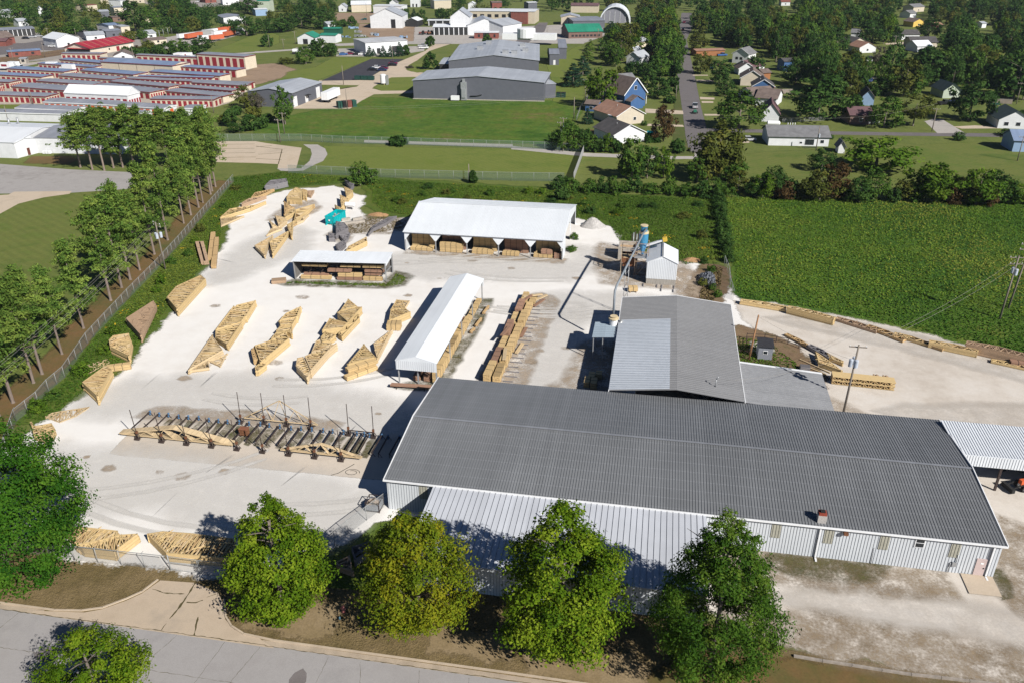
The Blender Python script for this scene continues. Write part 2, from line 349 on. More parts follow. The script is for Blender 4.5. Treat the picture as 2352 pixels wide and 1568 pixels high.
S('brown grass', [(52.2, 23.8), (62, 24.2), (66, 27), (56, 30), (52.4, 34)], .036, G_dirtmark, fade=1.8, step=2, jit=.4)
S('brown grass', [(36, 63), (39, 64), (40.5, 70), (41.6, 82), (37.5, 84), (35.5, 76), (34.5, 70)], .036, G_brown, fade=1.6, step=2, jit=.4)
S('sawdust dirt', [(19.5, 72), (32.5, 71), (33, 84), (21, 90), (17.5, 92), (17, 84)], .038, G_dirtmark, fade=2.5, step=2, jit=.4)
S('sawdust dirt', [(32.5, 66), (35.5, 68), (36, 80), (32.6, 80)], .04, G_dirtmark, fade=1.4, step=2, jit=.3)
S('weed fringe', [(-41, 60.5), (-21, 62), (-18, 63.6), (-18, 68), (-21, 70), (-21.5, 64), (-39, 62.3)], .036, G_weedmark, fade=1.3, step=1.5, jit=.3)
S('weed fringe', [(-22.5, 80.6), (9.5, 80.2), (10, 82), (-22.5, 82)], .036, G_dirtmark, fade=1.2, step=1.5, jit=.3)
S('weed fringe', [(-8, 27), (-1, 27), (-.6, 44), (-.4, 60), (-1.8, 60), (-2.4, 30)], .036, G_weedmark, fade=.9, step=1.5, jit=.3)
S('weed fringe', [(4, 30), (10, 30), (11, 62), (8.5, 64), (5.5, 62)], .036, G_dirtmark, fade=1.2, step=1.5, jit=.4)
S('weed fringe', [(-38, 91), (-30, 92), (-24, 99), (-27, 103), (-33, 100), (-37, 104), (-41, 98), (-42, 88), (-37, 84)], .036, G_scrub, fade=1.6, step=1.5, jit=.4)
S('weed fringe', [(-60, 96), (-55, 96), (-52, 106), (-56, 112), (-60, 104)], .036, G_dirtmark, fade=1.6, step=1.5, jit=.4)
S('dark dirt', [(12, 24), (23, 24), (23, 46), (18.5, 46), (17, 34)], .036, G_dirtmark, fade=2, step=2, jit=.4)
S('pale wheel track', [(11, 30), (16, 30), (15, 60), (11.5, 60)], .034, G_tread, fade=2.5, step=2)
for q in ([(-46, 20), (-30, 24), (-14, 22), (-4, 18), (-4, 14.5), (-20, 17), (-38, 16.5), (-48, 14)], [(-47, 2), (-30, 4), (-12, 2), (-4, 0), (-6, -6), (-26, -2), (-44, -5)], [(-54, 60), (-46, 78), (-50, 90), (-56, 80)], [(-20, 70), (10, 74), (18, 84), (12, 88), (-4, 79), (-24, 77)], [(10, 62), (20, 64), (36, 62), (36, 57), (12, 56)]):
    S('pale wheel track', q, .032, G_tread, fade=5, step=2, jit=.9)
r9 = random.Random(21)
for k in range(34):
    x, y, r_ = r9.uniform(-48, 16), r9.choice((r9.uniform(-10, 4), r9.uniform(15, 80), r9.uniform(15, 80))), r9.uniform(.2, .7)
    if k == 0: x, y, r_ = -26.5, 1.6, .5
    S('yard stain', [(x+r_*math.cos(a*.9)*r9.uniform(.6, 1.6), y+r_*math.sin(a*.9)*.7) for a in range(7)], .038, G_dirtmark, fade=r_*1.2, step=.5, jit=.1)
for k in range(12):      # tyre tracks
    x0, y0, an, ln = r9.uniform(-44, 6), r9.choice((r9.uniform(-9, 2), r9.uniform(17, 26), r9.uniform(54, 62), r9.uniform(70, 79))), r9.uniform(-.35, .35), r9.uniform(12, 26)
    for o_ in (0, 1.9):
        q = [(x0+ln*t*math.cos(an+.3*t)-o_*math.sin(an), y0+ln*t*math.sin(an+.3*t)+o_*math.cos(an)) for t in (0, .2, .4, .6, .8, 1)]
        S('tyre track', q+[(x, y+.32) for x, y in q[::-1]], .050+.0006*(2*k+(o_ > 0)), G_tread, fade=.35, step=1.5, jit=.06)
S('assembly slab', [(-38, 4.6), (-1, 5.3), (-.8, 14.6), (-30, 14.6), (-38.5, 13)], .030, G_slab, fade=.5, step=2)
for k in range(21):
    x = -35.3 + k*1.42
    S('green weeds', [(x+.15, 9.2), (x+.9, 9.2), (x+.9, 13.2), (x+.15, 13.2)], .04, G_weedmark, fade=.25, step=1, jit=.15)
S('brown grass', [(-40, 13), (-22, 14.3), (-12, 14.6), (-12, 16), (-26, 16.4), (-38, 15.6)], .036, G_dirtmark, fade=1, step=1.5, jit=.3)
S('concrete stoop', [(60.4, -2.95), (63.4, -2.9), (63.42, -.06), (60.4, -.06)], .12, G_conc2)
S('green weeds', [(63.6, -3.2), (64.3, -2.6), (64.6, 1), (63.7, 1)], .04, G_weedmark, fade=.6, step=.8, jit=.2)
S('side lawn', [(-2.6, -9), (-.5, -3), (5.6, -.2), (5.6, -12), (-4, -13)], .024, G_field, fade=.8)
G_pale = gmat('G_pale', [(.20, .15, .07), (.27, .20, .11), (.33, .25, .15)], .2, .9, 6, speck=.45, edge=1.3)
# verge, kerb, street
S('grass verge', [(-70, -13.2), (-31, -13.2), (-13, -13), (-4, -12.8), (6, -11.4), (35, -11.2), (41, -13.6), (130, -13.9), (130, -20.3), (-70, -20.4)], .012, G_verge, fade=.6, step=3, jit=.3)
S('brown grass', [(42, -15), (90, -15.2), (90, -20), (40, -19.6), (30, -19), (34, -16)], .016, G_straw, fade=1.5, step=2, jit=.3)
for q in ([(-66, -14), (-44, -14), (-44, -18), (-66, -18)], [(-8, -18.5), (0, -18.5), (0, -15.5), (-8, -15.5)], [(20, -19.3), (29, -19.5), (28, -17), (19, -17)], [(10, -18), (17, -18.4), (16, -16.6), (10, -16.6)]):
    S('bare patch', q, .018, G_pale, fade=1.8, step=1, jit=.3)
S('street', [(-200, -21.2), (200, -20.9), (200, -34), (-200, -34)], .010, G_asph)
S('far verge', [(-200, -34), (200, -34), (200, -70), (-200, -70)], .014, G_verge)
S('driveway apron', [(-29, -20.9), (-24.0, -20.25), (-22.6, -19.6), (-21.0, -18.2), (-20, -17), (-19.2, -15), (-15.5, -14.7), (-12.6, -15.6), (-11.2, -17), (-10.2, -18.7), (-8.7, -19.75), (-6, -20.3), (-4, -21.2), (-29, -21.3)], .024, G_conc)
kb = MB()
def kerb(path):
    for a, b in zip(path, path[1:]):
        d = (Vector(b)-Vector(a)).normalized(); n = Vector((-d.y, d.x))
        kb.hexa((a[0], a[1], .0), (b[0]-a[0], b[1]-a[1], 0), (n.x*.17, n.y*.17, 0), (0, 0, .14))
kerb([(-200, -20.65), (-32, -20.65), (-27, -20.6), (-24.4, -20.2), (-22.6, -19.5), (-21, -18), (-20, -16.8), (-19.4, -15)])
kerb([(-11.6, -16.4), (-11.0, -17.4), (-10.3, -18.5), (-9.2, -19.5), (-7.6, -20.2), (-4.5, -20.45), (17.8, -20.3), (200, -20.25)])
tag(kb.build('kerb', M_kerb), kind='structure')
gt = MB(); gt.hexa((-200, -21.25, 0), (172, 0, 0), (0, .6, 0), (0, 0, .02)); gt.hexa((-5.5, -21.05, 0), (200, .2, 0), (0, .6, 0), (0, 0, .021))
tag(gt.build('gutter', M_edge), kind='structure')
ck = MB()
def crack(pts, wd, z):
    pts = [Vector(p) for p in pts]; out = [pts[0]]
    for a, b in zip(pts, pts[1:]):
        k = max(2, int((b-a).length/.35))
        out += [a.lerp(b, i/k) + Vector((rnd.uniform(-.05, .05), rnd.uniform(-.05, .05))) for i in range(1, k+1)]
    ws = [wd*rnd.uniform(.15, 1.3) for _ in out]
    for i, (a, b) in enumerate(zip(out, out[1:])):
        n = (b-a).normalized(); n = Vector((-n.y, n.x))
        p0, p1 = a-n*ws[i]/2, a+n*ws[i]/2; q0, q1 = b-n*ws[i+1]/2, b+n*ws[i+1]/2
        ck.face([(p0.x, p0.y, z), (q0.x, q0.y, z), (q1.x, q1.y, z), (p1.x, p1.y, z)])
Z2 = lambda *q: [tuple(g(0, 3, *p)[:2]) for p in q]
crack(Z2((1800, 645), (1740, 740), (1610, 920), (1560, 980)), .22, .03); crack(Z2((1400, 705), (1500, 735), (1600, 748), (1700, 745)), .16, .03)
crack(Z2((1715, 825), (1800, 828), (1870, 805)), .16, .03); crack(Z2((1900, 780), (1990, 750)), .1, .03); crack(Z2((1530, 1020), (1485, 1080)), .1, .03)
crack(Z2((1820, 960), (1800, 1040), (1780, 1130)), .16, .03)
for x0 in range(-60, 60, 5):
    x = x0 + rnd.uniform(-1.5, 1.5); crack([(x, -21.3), (x+rnd.uniform(-1, 1), -24), (x+rnd.uniform(-1.5, 1.5), -29)], .035, .016)
crack([(-60, -25.6), (-20, -25.4), (20, -25.5), (60, -25.3)], .04, .016); crack([(-60, -21.25), (-29, -21.25), (-16, -21.1), (-5, -21)], .09, .032); crack([(-5, -21.05), (40, -20.9)], .08, .026)
for k, (x, y, a, bb) in enumerate(((-.5, -24.2, .7, 1.1), (-24, -25.5, 1.1, .8), (6, -27, 1, .7), (-38, -23.5, .9, .6))):
    S('tar patch', [(x+a*math.cos(t*.78)*r9.uniform(.8, 1.2), y+bb*math.sin(t*.78)*r9.uniform(.8, 1.2)) for t in range(8)], .018, G_tar, fade=.15, step=.5, jit=.06)
tag(ck.build('pavement cracks', G_crack), kind='structure')
padj = MB()
for a, b in [((2000, 1330), (2340, 1325)), ((1960, 1370), (2340, 1365)), ((1950, 1410), (2345, 1405)), ((1945, 1450), (2350, 1445))]:
    p, q = g(0, 0, *a), g(0, 0, *b); padj.bar((p.x, p.y, .014), (q.x, q.y, .014), .25, .02)
for a, b in [((0, 1352), (150, 1340)), ((20, 1420), (250, 1405)), ((0, 1460), (235, 1470)), ((0, 1345), (240, 1375)), ((240, 1375), (205, 1510))]:
    p, q = g(1, 0, *a), g(1, 0, *b); padj.bar((p.x, p.y, .014), (q.x, q.y, .014), .25, .02)
tag(padj.build('pad joints', G_crack), kind='structure')

# industrial estate, roads and town beyond
S('access road', C(1, 0, (340, 1000), (860, 1000), (960, 930), (1080, 868), (1440, 858), (1440, 835), (1150, 838), (1060, 815), (1110, 780), (1180, 740), (1400, 712), (1560, 705), (1700, 690), (1700, 662), (1560, 672), (1420, 660), (1370, 640), (1400, 600), (1480, 555), (1590, 470), (1790, 405), (1640, 405), (1560, 470), (1380, 545), (1230, 610), (1020, 730), (930, 800), (740, 820), (590, 818), (500, 900)), .02, G_conc2, fade=.5)
S('access road', C(1, 0, (580, 740), (1000, 738), (1040, 752), (930, 785), (590, 780)), .016, G_conc2, fade=.5)
S('car park', C(1, 0, (600, 745), (1060, 542), (1365, 545), (1180, 630), (1005, 738)), .024, G_dark)
S('side drive', C(1, 0, (1780, 560), (2000, 540), (2000, 525), (1780, 530)), .024, G_conc2)
S('tractor yard', C(1, 0, (1440, 250), (2351, 250)) + C(2, 0, (450, 230), (830, 225), (840, 330), (660, 395), (0, 395)) + C(1, 0, (1380, 400), (1440, 330)), .012, G_concg, fade=2)
S('equipment yard', C(1, 0, (960, 220), (1440, 240), (1430, 380), (1100, 390), (1050, 340), (960, 300)), .014, G_bare, fade=3)
S('equipment yard', C(1, 0, (720, 120), (1360, 120), (1360, 210), (900, 215), (760, 190)), .015, G_bare, fade=3)
S('showroom lot', C(1, 0, (760, 450), (1540, 425), (1540, 470), (1400, 490), (1280, 520), (740, 520)), .016, G_concg, fade=1)
S('cross road', C(0, 0, (0, 620), (560, 545), (1200, 550), (1800, 518), (2351, 478), (2351, 490), (1800, 532), (1200, 570), (560, 570), (0, 650)), .016, G_concg, fade=.6)
S('cross road', C(1, 0, (-10, 476), (330, 455), (380, 440), (730, 405), (1010, 392), (1360, 388), (2351, 388)) + C(2, 0, (660, 390), (660, 404), (0, 404)) + C(1, 0, (1360, 408), (730, 425), (390, 462), (0, 490)), .02, G_concg, fade=.6)
S('grass bank', C(0, 0, (1880, 500), (2351, 320)) + C(1, 0, (140, 300), (200, 330), (200, 400), (0, 470)), .012, G_lawn, fade=2)
S('grass bank', C(1, 0, (60, 735), (560, 735), (1060, 538), (720, 530), (560, 620), (200, 680)), .012, G_lawn, fade=2)
S('grass bank', C(1, 0, (600, 850), (930, 790), (880, 805), (590, 800)), .024, G_lawn2, fade=.5)
S('grass bank', C(1, 0, (1090, 800), (1160, 760), (1250, 715), (1450, 710), (1440, 830), (1160, 835)), .024, G_lawn, fade=1)
S('grass bank', C(1, 0, (1400, 650), (1440, 600), (1760, 555), (1760, 650), (1480, 668)), .024, G_lawn, fade=1)
S('bare soil', C(0, 0, (2080, 730), (2300, 640), (2351, 600)) + C(1, 0, (130, 590), (340, 640), (100, 740), (-40, 790)), .016, G_bare, fade=4, step=8, jit=2)
S('storage court', C(0, 0, (-900, 640), (0, 610), (560, 545), (1000, 520), (1820, 540), (2340, 600), (2330, 640), (2280, 700), (2140, 760), (2330, 800), (2220, 860), (2080, 950), (1960, 985), (1640, 1000), (1300, 980), (440, 970), (-900, 960)), .012, gmat('G_court', [(.36, .31, .25), (.42, .37, .31), (.32, .28, .24)], .05, .5, 4, speck=.15), fade=2)
S('court grass', C(0, 0, (-200, 965), (400, 962), (330, 1015), (160, 1040), (-200, 1070)), .016, G_lawn, fade=1)
S('court grass', C(0, 0, (200, 620), (470, 565), (380, 600), (220, 635)), .02, G_lawn2, fade=1)
S('town paving', C(0, 0, (-600, 330), (0, 270), (560, 330), (1160, 270), (1240, 330), (1300, 480), (1100, 520), (560, 540), (-600, 640)), .010, G_town, fade=4)
S('town paving', C(0, 0, (1300, 20), (2351, -10), (2351, 55), (1500, 75)), .010, G_town, fade=4)
S('town paving', C(0, 0, (700, 300), (820, 260), (960, 300), (900, 350), (760, 350)), .016, G_dark, fade=2)
S('town paving', C(0, 0, (-100, 400), (230, 400), (560, 350), (640, 470), (360, 460), (-100, 520)), .014, G_road, fade=2)
S('trailer lot', C(0, 0, (1340, 380), (1640, 330), (2200, 240), (2260, 300), (1900, 400), (1400, 470)), .012, G_concg, fade=3)
rl = MB()
for k in range(2):
    for e in (-.75, .75):
        a, b = g(0, 0, -300, 600+k*28), g(0, 0, 640, 470+k*22); n = Vector((-(b-a).y, (b-a).x, 0)).normalized(); rl.bar(a+n*e+Vector((0, 0, .25)), b+n*e+Vector((0, 0, .25)), .12, .15)
S('railway ballast', C(0, 0, (-300, 570), (640, 450), (660, 490), (-300, 650)), .02, G_brown, fade=1.5)
tag(rl.build('railway track', mat('rail steel', (.12, .08, .06), .6, .2, 2)), kind='structure')
rd = C(2, 0, (1480, 365), (1500, 480), (1525, 700), (1545, 850), (1575, 1050), (1600, 1250), (1630, 1390), (1720, 1400), (1810, 1395), (1790, 1200), (1735, 1000), (1675, 700), (1630, 500), (1600, 365))
S('street verge', C(2, 0, (1440, 380), (1480, 560), (1510, 850), (1500, 1180), (1480, 1420), (1700, 1425), (1640, 1390), (1500, 480)), .010, G_yard, fade=1.5)
S('side street', rd + C(2, 0, (1660, 250), (1650, 120), (1560, 120), (1540, 250)), .02, G_road, fade=.4)
S('lane', C(2, 0, (1680, 1400), (1740, 1395), (1745, 1460), (1670, 1460)), .024, G_concg)
S('cross street', C(2, 0, (1800, 1180), (2351, 1195)) + C(3, 0, (570, 1210), (1200, 1220), (2351, 1232), (2700, 1238), (2700, 1265), (2351, 1262), (1200, 1248), (570, 1238)) + C(2, 0, (2351, 1222), (1800, 1215)), .022, G_road, fade=.4)
S('cross street', C(2, 0, (1480, 388), (1420, 392), (1420, 402), (1490, 398)), .02, G_road)
S('concrete turnout', C(3, 0, (1445, 1118), (1520, 1098), (1600, 1100), (1800, 1222), (1560, 1226)), .024, G_concg, fade=.5)
for q in (C(3, 0, (1700, 1165), (1900, 1155), (2140, 1165), (2120, 1182), (1780, 1185)), C(2, 0, (1225, 1000), (1400, 1010), (1570, 1020), (1575, 1052), (1350, 1045), (1225, 1040)), C(2, 0, (1690, 735), (1850, 738), (1850, 752), (1695, 752)),
          C(2, 0, (1725, 893), (1860, 900), (1860, 918), (1730, 915)), C(2, 0, (1740, 932), (1850, 934), (1850, 948), (1745, 948)), C(2, 0, (1765, 1050), (1910, 1050), (1905, 1065), (1770, 1065)), C(2, 0, (1660, 690), (1800, 690), (1800, 698), (1660, 698)),
          C(2, 0, (1240, 1140), (1570, 1150), (1580, 1168), (1240, 1160)), C(2, 0, (2030, 1290), (2180, 1295), (2180, 1315), (2030, 1315)), C(3, 0, (820, 650), (860, 650), (1000, 740), (960, 745)), C(3, 0, (940, 710), (1080, 715), (1020, 730)),
          C(3, 0, (1080, 400), (1300, 385), (1270, 410), (1080, 412)), C(3, 0, (1220, 280), (1390, 290), (1380, 305), (1220, 300))):
    S('driveway', q, .028, G_conc2)
S('green roof lot', C(2, 0, (200, 340), (250, 312), (430, 312), (400, 365), (200, 375)), .024, G_dark)
S('industrial road', C(2, 0, (20, 395), (250, 210), (330, 210), (300, 290), (150, 395)), .024, G_road)
S('bare garden', C(2, 0, (690, 1195), (930, 1195), (930, 1260), (760, 1260)), .016, G_straw, fade=1.5)
S('lawn by industrial', C(2, 0, (330, 600), (560, 450), (640, 420), (650, 980), (390, 930), (400, 800)), .016, G_lawn, fade=1.5)
# ================================================================= MATERIALS OF BUILDINGS
def roofmat(name, col, streak=.16, dull=.12, rough=.42, metal=.0, lines=0.0, panel='X'):
    pan = .03 if col[0] > .5 else .09
    m, t, b = newmat(name)
    c = mixc(t, ramp(t, noise(t, .12, 5), [(.3, 0.0), (.7, 1.0)]), scl(col, 1-dull), scl(col, 1+dull))
    c = mixc(t, streak, c, ramp(t, noise(t, 1.0, 4, (6, .12, 1)), [(.3, .35), (.7, 1.0)]), 'MULTIPLY')
    tp = nd(t, 'ShaderNodeTexCoord'); sq = nd(t, 'ShaderNodeSeparateXYZ'); t.links.new(tp.outputs['Object'], sq.inputs[0])
    wn = nd(t, 'ShaderNodeTexWhiteNoise', noise_dimensions='1D'); t.links.new(mth(t, 'FLOOR', mth(t, 'MULTIPLY', sq.outputs[panel], 1.09)), wn.inputs['W'])
    c = mixc(t, 1.0, c, ramp(t, wn.outputs['Value'], [(0, 1-pan), (.8, 1.0), (1, 1+pan*.6)]), 'MULTIPLY')
    if lines:   # rows of screws along the purlins
        tc = nd(t, 'ShaderNodeTexCoord'); sp = nd(t, 'ShaderNodeSeparateXYZ'); t.links.new(tc.outputs['Object'], sp.inputs[0])
        f = mth(t, 'LESS_THAN', mth(t, 'FRACT', mth(t, 'MULTIPLY', sp.outputs['Y'], 1/1.52)), .09)
        c = mixc(t, mth(t, 'MULTIPLY', f, lines), c, (.30, .31, .33))
    t.links.new(c, b.inputs['Base Color']); b.inputs['Roughness'].default_value = rough; b.inputs['Metallic'].default_value = metal; b.inputs['Specular IOR Level'].default_value = .4
    MATS[name] = m; return m
M_roofgray = roofmat('dark galvanised roof', (.185, .192, .20), lines=.25)
M_roofgray2 = roofmat('weathered galvanised roof', (.20, .203, .21), streak=.1, dull=.12, panel='Y')
M_patch = roofmat('bright roof sheet', (.52, .55, .60), streak=.1, panel='Y')
M_white = roofmat('white roof sheet', (.68, .71, .74), streak=.08, dull=.05, rough=.5)
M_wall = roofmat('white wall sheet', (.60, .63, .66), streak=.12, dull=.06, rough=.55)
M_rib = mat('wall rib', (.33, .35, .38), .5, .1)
M_trim = mat('white trim', (.72, .73, .74), .5, .06)
M_trans = mat('translucent panel', (.36, .35, .29), .5, .12, 3)
M_steel = mat('galvanised steel', (.36, .37, .38), .45, .15, 2, metal=.4)
M_dsteel = mat('rusted dark steel', (.045, .032, .028), .8, .4, 4)
M_rust = mat('rust steel', (.16, .07, .035), .9, .4, 4)
M_glass = mat('dark glass', (.02, .025, .03), .12, .2, 1, spec=.6)
M_dark = mat('dark interior', (.02, .02, .02), .9, .1)
M_brickc = mat('chimney brick', (.38, .36, .34), .9, .3, 6, stretch=(1, 1, 5)); M_red = mat('chimney red', (.25, .05, .03), .8, .2)
M_pink = mat('pink door', (.52, .42, .40), .5, .05)
M_conc = mat('concrete block', (.42, .38, .33), .9, .2, 2, fine=.3)
M_blue = mat('blue paint', (.05, .22, .48), .5, .15, 2)
M_bluep = mat('pale blue paint', (.10, .30, .52), .5, .25, 2)
M_cream = mat('cream paint', (.55, .45, .28), .6, .15, 2)
M_yel = mat('yellow paint', (.62, .42, .06), .5, .15, 2)
M_teal = mat('teal dumpster paint', (.0, .36, .38), .45, .12, 1.5)
M_orange = mat('orange paint', (.62, .12, .04), .5, .1)
M_black = mat('black rubber', (.018, .018, .018), .8, .2)
M_grayp = mat('grey paint', (.25, .26, .28), .5, .1)
M_foil = mat('crumpled foil sheet', (.13, .14, .16), .35, .8, 3, metal=.6, bump=1.0)
M_sign = mat('sign white', (.8, .8, .8), .5, .03)
def woodmat(name, col, line=.045, dark=.5, var=.14, objvar=.16):
    """sawn timber: thin board lines by height, grain and knots, pack to pack tone"""
    m, t, b = newmat(name)
    tc = nd(t, 'ShaderNodeTexCoord'); sp = nd(t, 'ShaderNodeSeparateXYZ'); t.links.new(tc.outputs['Object'], sp.inputs[0])
    q = mth(t, 'MULTIPLY', sp.outputs['Z'], 1/line)
    wn = nd(t, 'ShaderNodeTexWhiteNoise', noise_dimensions='1D'); t.links.new(mth(t, 'FLOOR', q), wn.inputs['W'])
    c = mixc(t, wn.outputs['Value'], scl(col, 1-var), scl(col, 1+var))
    c = mixc(t, .35, c, ramp(t, noise(t, 3, 4, (1, 1, 1)), [(.3, .55), (.7, 1.0)]), 'MULTIPLY')
    ln = mth(t, 'LESS_THAN', mth(t, 'FRACT', q), .16)
    c = mixc(t, mth(t, 'MULTIPLY', ln, dark), c, scl(col, .3))
    oi = nd(t, 'ShaderNodeObjectInfo'); hs = nd(t, 'ShaderNodeHueSaturation')
    t.links.new(mth(t, 'MULTIPLY_ADD', oi.outputs['Random'], objvar, 1-objvar*.5), hs.inputs['Value']); t.links.new(c, hs.inputs['Color'])
    t.links.new(hs.outputs[0], b.inputs['Base Color']); b.inputs['Roughness'].default_value = .75; b.inputs['Specular IOR Level'].default_value = .2
    MATS[name] = m; return m
M_wood = woodmat('fresh pine', (.60, .44, .22), .12, .35)
M_wood2 = woodmat('sunned pine', (.50, .34, .17), .12, .4)
M_woodp = woodmat('pale pine', (.60, .46, .28), .12, .3)
M_woodb = woodmat('brown timber', (.42, .29, .19), .12, .4)
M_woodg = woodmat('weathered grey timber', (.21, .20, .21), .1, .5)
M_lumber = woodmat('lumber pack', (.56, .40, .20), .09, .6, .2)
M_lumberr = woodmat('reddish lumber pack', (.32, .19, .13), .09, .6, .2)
M_pole = mat('pole timber', (.20, .17, .14), .9, .25, 2, stretch=(4, 4, .4)); M_poleb = mat('brown pole timber', (.30, .16, .08), .9, .2, 2)

# ================================================================= YARD BUILDINGS
# --- the long warehouse
T = thing('warehouse', 'long white-walled warehouse with a dark grey ribbed metal roof, largest building', 'warehouse', (0, 0, 0))
L, W, HE, HR = 63.5, 23.1, 4.2, 5.25
b = MB()
b.face([(0, 0, 0), (L, 0, 0), (L, 0, HE), (0, 0, HE)]); b.face([(L, W, 0), (0, W, 0), (0, W, HE), (L, W, HE)])
b.face([(0, W, 0), (0, 0, 0), (0, 0, HE), (0, W/2, HR-.06), (0, W, HE)]); b.face([(L, 0, 0), (L, W, 0), (L, W, HE), (L, W/2, HR-.06), (L, 0, HE)])
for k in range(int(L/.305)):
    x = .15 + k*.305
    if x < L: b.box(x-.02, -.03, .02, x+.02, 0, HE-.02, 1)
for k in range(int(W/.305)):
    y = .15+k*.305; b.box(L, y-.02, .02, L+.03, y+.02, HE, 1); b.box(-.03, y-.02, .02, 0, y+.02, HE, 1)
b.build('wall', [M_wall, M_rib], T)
def slab(b, p, q, r, s_, th, mi=0):
    p, q, r, s_ = map(Vector, (p, q, r, s_)); n = (q-p).cross(s_-p).normalized()*th
    if n.z < 0: n = -n
    b.hexa(p, q-p, s_-p, n, mi)
b = MB(); o_ = .25
slab(b, (-o_, -o_, HE), (L+o_, -o_, HE), (L+o_, W/2, HR), (-o_, W/2, HR), .06); slab(b, (-o_, W+o_, HE), (L+o_, W+o_, HE), (L+o_, W/2, HR), (-o_, W/2, HR), .06)
b.ribs((-o_, -o_-.03, HE+.06), (L+2*o_, 0, 0), (0, W/2+o_+.03, HR-HE), .305, .04, .045, 1); b.ribs((-o_, W/2, HR+.06), (L+2*o_, 0, 0), (0, W/2+o_, HE-HR), .305, .04, .045, 1)
b.build('roof', [M_roofgray, mat('roof rib', (.16, .168, .178), .45, .1)], T)  # rib colour darker than the sheet, painting in the ribs' shading lines
b = MB(); b.bar((-o_, W/2-.12, HR+.12), (L+o_, W/2-.12, HR+.12), .34, .02); b.build('ridge_cap', roofmat('ridge sheet', (.23, .24, .26)), T)
b = MB(); b.box(-.28, -.42, HE-.12, L+.3, -.26, HE+.05); b.build('gutter', M_trim, T)
for x in (-.27, L+.25):
    b = MB(); s = -1 if x < 0 else 1
    slab(b, (x, -.3, HE-.12), (x+.1, -.3, HE-.12), (x+.1, W/2, HR), (x, W/2, HR), .24); slab(b, (x, W+.3, HE-.12), (x+.1, W+.3, HE-.12), (x+.1, W/2, HR), (x, W/2, HR), .24); b.build('rake_trim', M_trim, T)
for x in (46.3, 62.75):
    b = MB(); b.box(x-.09, -.2, .15, x+.09, -.05, HE-.2); b.hexa((x-.09, -.2, .05), (.18, 0, 0), (.0, .15, 0), (.0, -.0, .14)); b.box(x-.09, -.75, .03, x+.09, -.1, .15); b.build('downspout_or_joint_shade', M_trim, T)
for x in (4.2, 37.5, 42.0, 47.2, 52.6, 59.3):
    b = MB(); b.box(x-.46, -.06, 2.0, x+.46, .0, 3.75); 
    for k in (-.3, 0, .3): b.box(x+k-.02, -.09, 2.0, x+k+.02, -.06, 3.75, 1)
    b.build('wall_skylight', [M_trans, mat('skylight rib', (.2, .2, .17), .6)], T)
b = MB(); b.box(55.45, -.07, 2.75, 56.4, 0, 3.95); f = b.build('window', M_trim, T)
for z in (2.84, 3.4): p = MB().box(55.55, -.09, z, 56.3, -.06, z+.47).build('pane', M_glass, f)
d = MB().box(61.55, -.08, .1, 62.5, .0, 2.2).build('door', M_pink, T)
MB().box(61.95, -.1, 1.55, 62.25, -.08, 1.72).build('notice', M_sign, d); MB().box(62.32, -.13, 1.0, 62.42, -.08, 1.12).build('handle', M_dark, d)
b = MB(); b.box(48.5, -.5, 3.55, 48.95, -.05, 3.85); b.build('wall_lamp', M_rust, T)
b = MB(); b.box(59.35, -.22, .95, 59.75, -.05, 1.45); b.tube([(59.7, -.1, 1.4), (59.7, -.1, 2.4)], .04); b.tube([(59.2, -.1, .1), (59.2, -.1, 1.3)], .04); b.build('meter_box', M_steel, T)
b = MB(); b.tube([(51.8, -.08, .05), (51.8, -.08, 2.1)], .035); b.build('conduit', M_steel, T)
b = MB(); b.box(45.9, .15, HE-.1, 46.75, .95, HE+1.0); ch = b.build('chimney', M_brickc, T); MB().box(45.95, .2, HE+1.0, 46.7, .9, HE+1.28).build('cap', M_red, ch); MB().box(46.1, .35, HE+1.28, 46.55, .75, HE+1.42).build('flue', M_dark, ch)
# lean-to along the street side
x0, x1, yo = 5.7, 34.6, -11.2
b = MB(); b.face([(x0, yo, 0), (x1, yo, 0), (x1, yo, 3.5), (x0, yo, 3.5)]); b.face([(x0, 0, 0), (x0, yo, 0), (x0, yo, 3.5), (x0, 0, 4.1)]); b.face([(x1, yo, 0), (x1, 0, 0), (x1, 0, 4.1), (x1, yo, 3.5)])
for k in range(int((x1-x0)/.305)): b.box(x0+.15+k*.305-.02, yo-.03, .02, x0+.15+k*.305+.02, yo, 3.48, 1)
LW = b.build('annex_wall', [M_wall, M_rib], T)
b = MB(); slab(b, (x0-.2, yo-.25, 3.5), (x1+.2, yo-.25, 3.5), (x1+.2, -.28, 4.08), (x0-.2, -.28, 4.08), .06)
b.ribs((x0-.2, yo-.25, 3.56), (x1-x0+.4, 0, 0), (0, -yo-.03, .58), .61, .035, .05, 1); b.build('annex_roof', [roofmat('annex roof sheet', (.50, .52, .56), streak=.1), mat('annex rib', (.26, .27, .29), .5)], T)
b = MB(); b.tube([(17.9, -3.4, 3.9), (17.9, -3.4, 4.6)], .05); b.build('vent_pipe', M_trim, T)
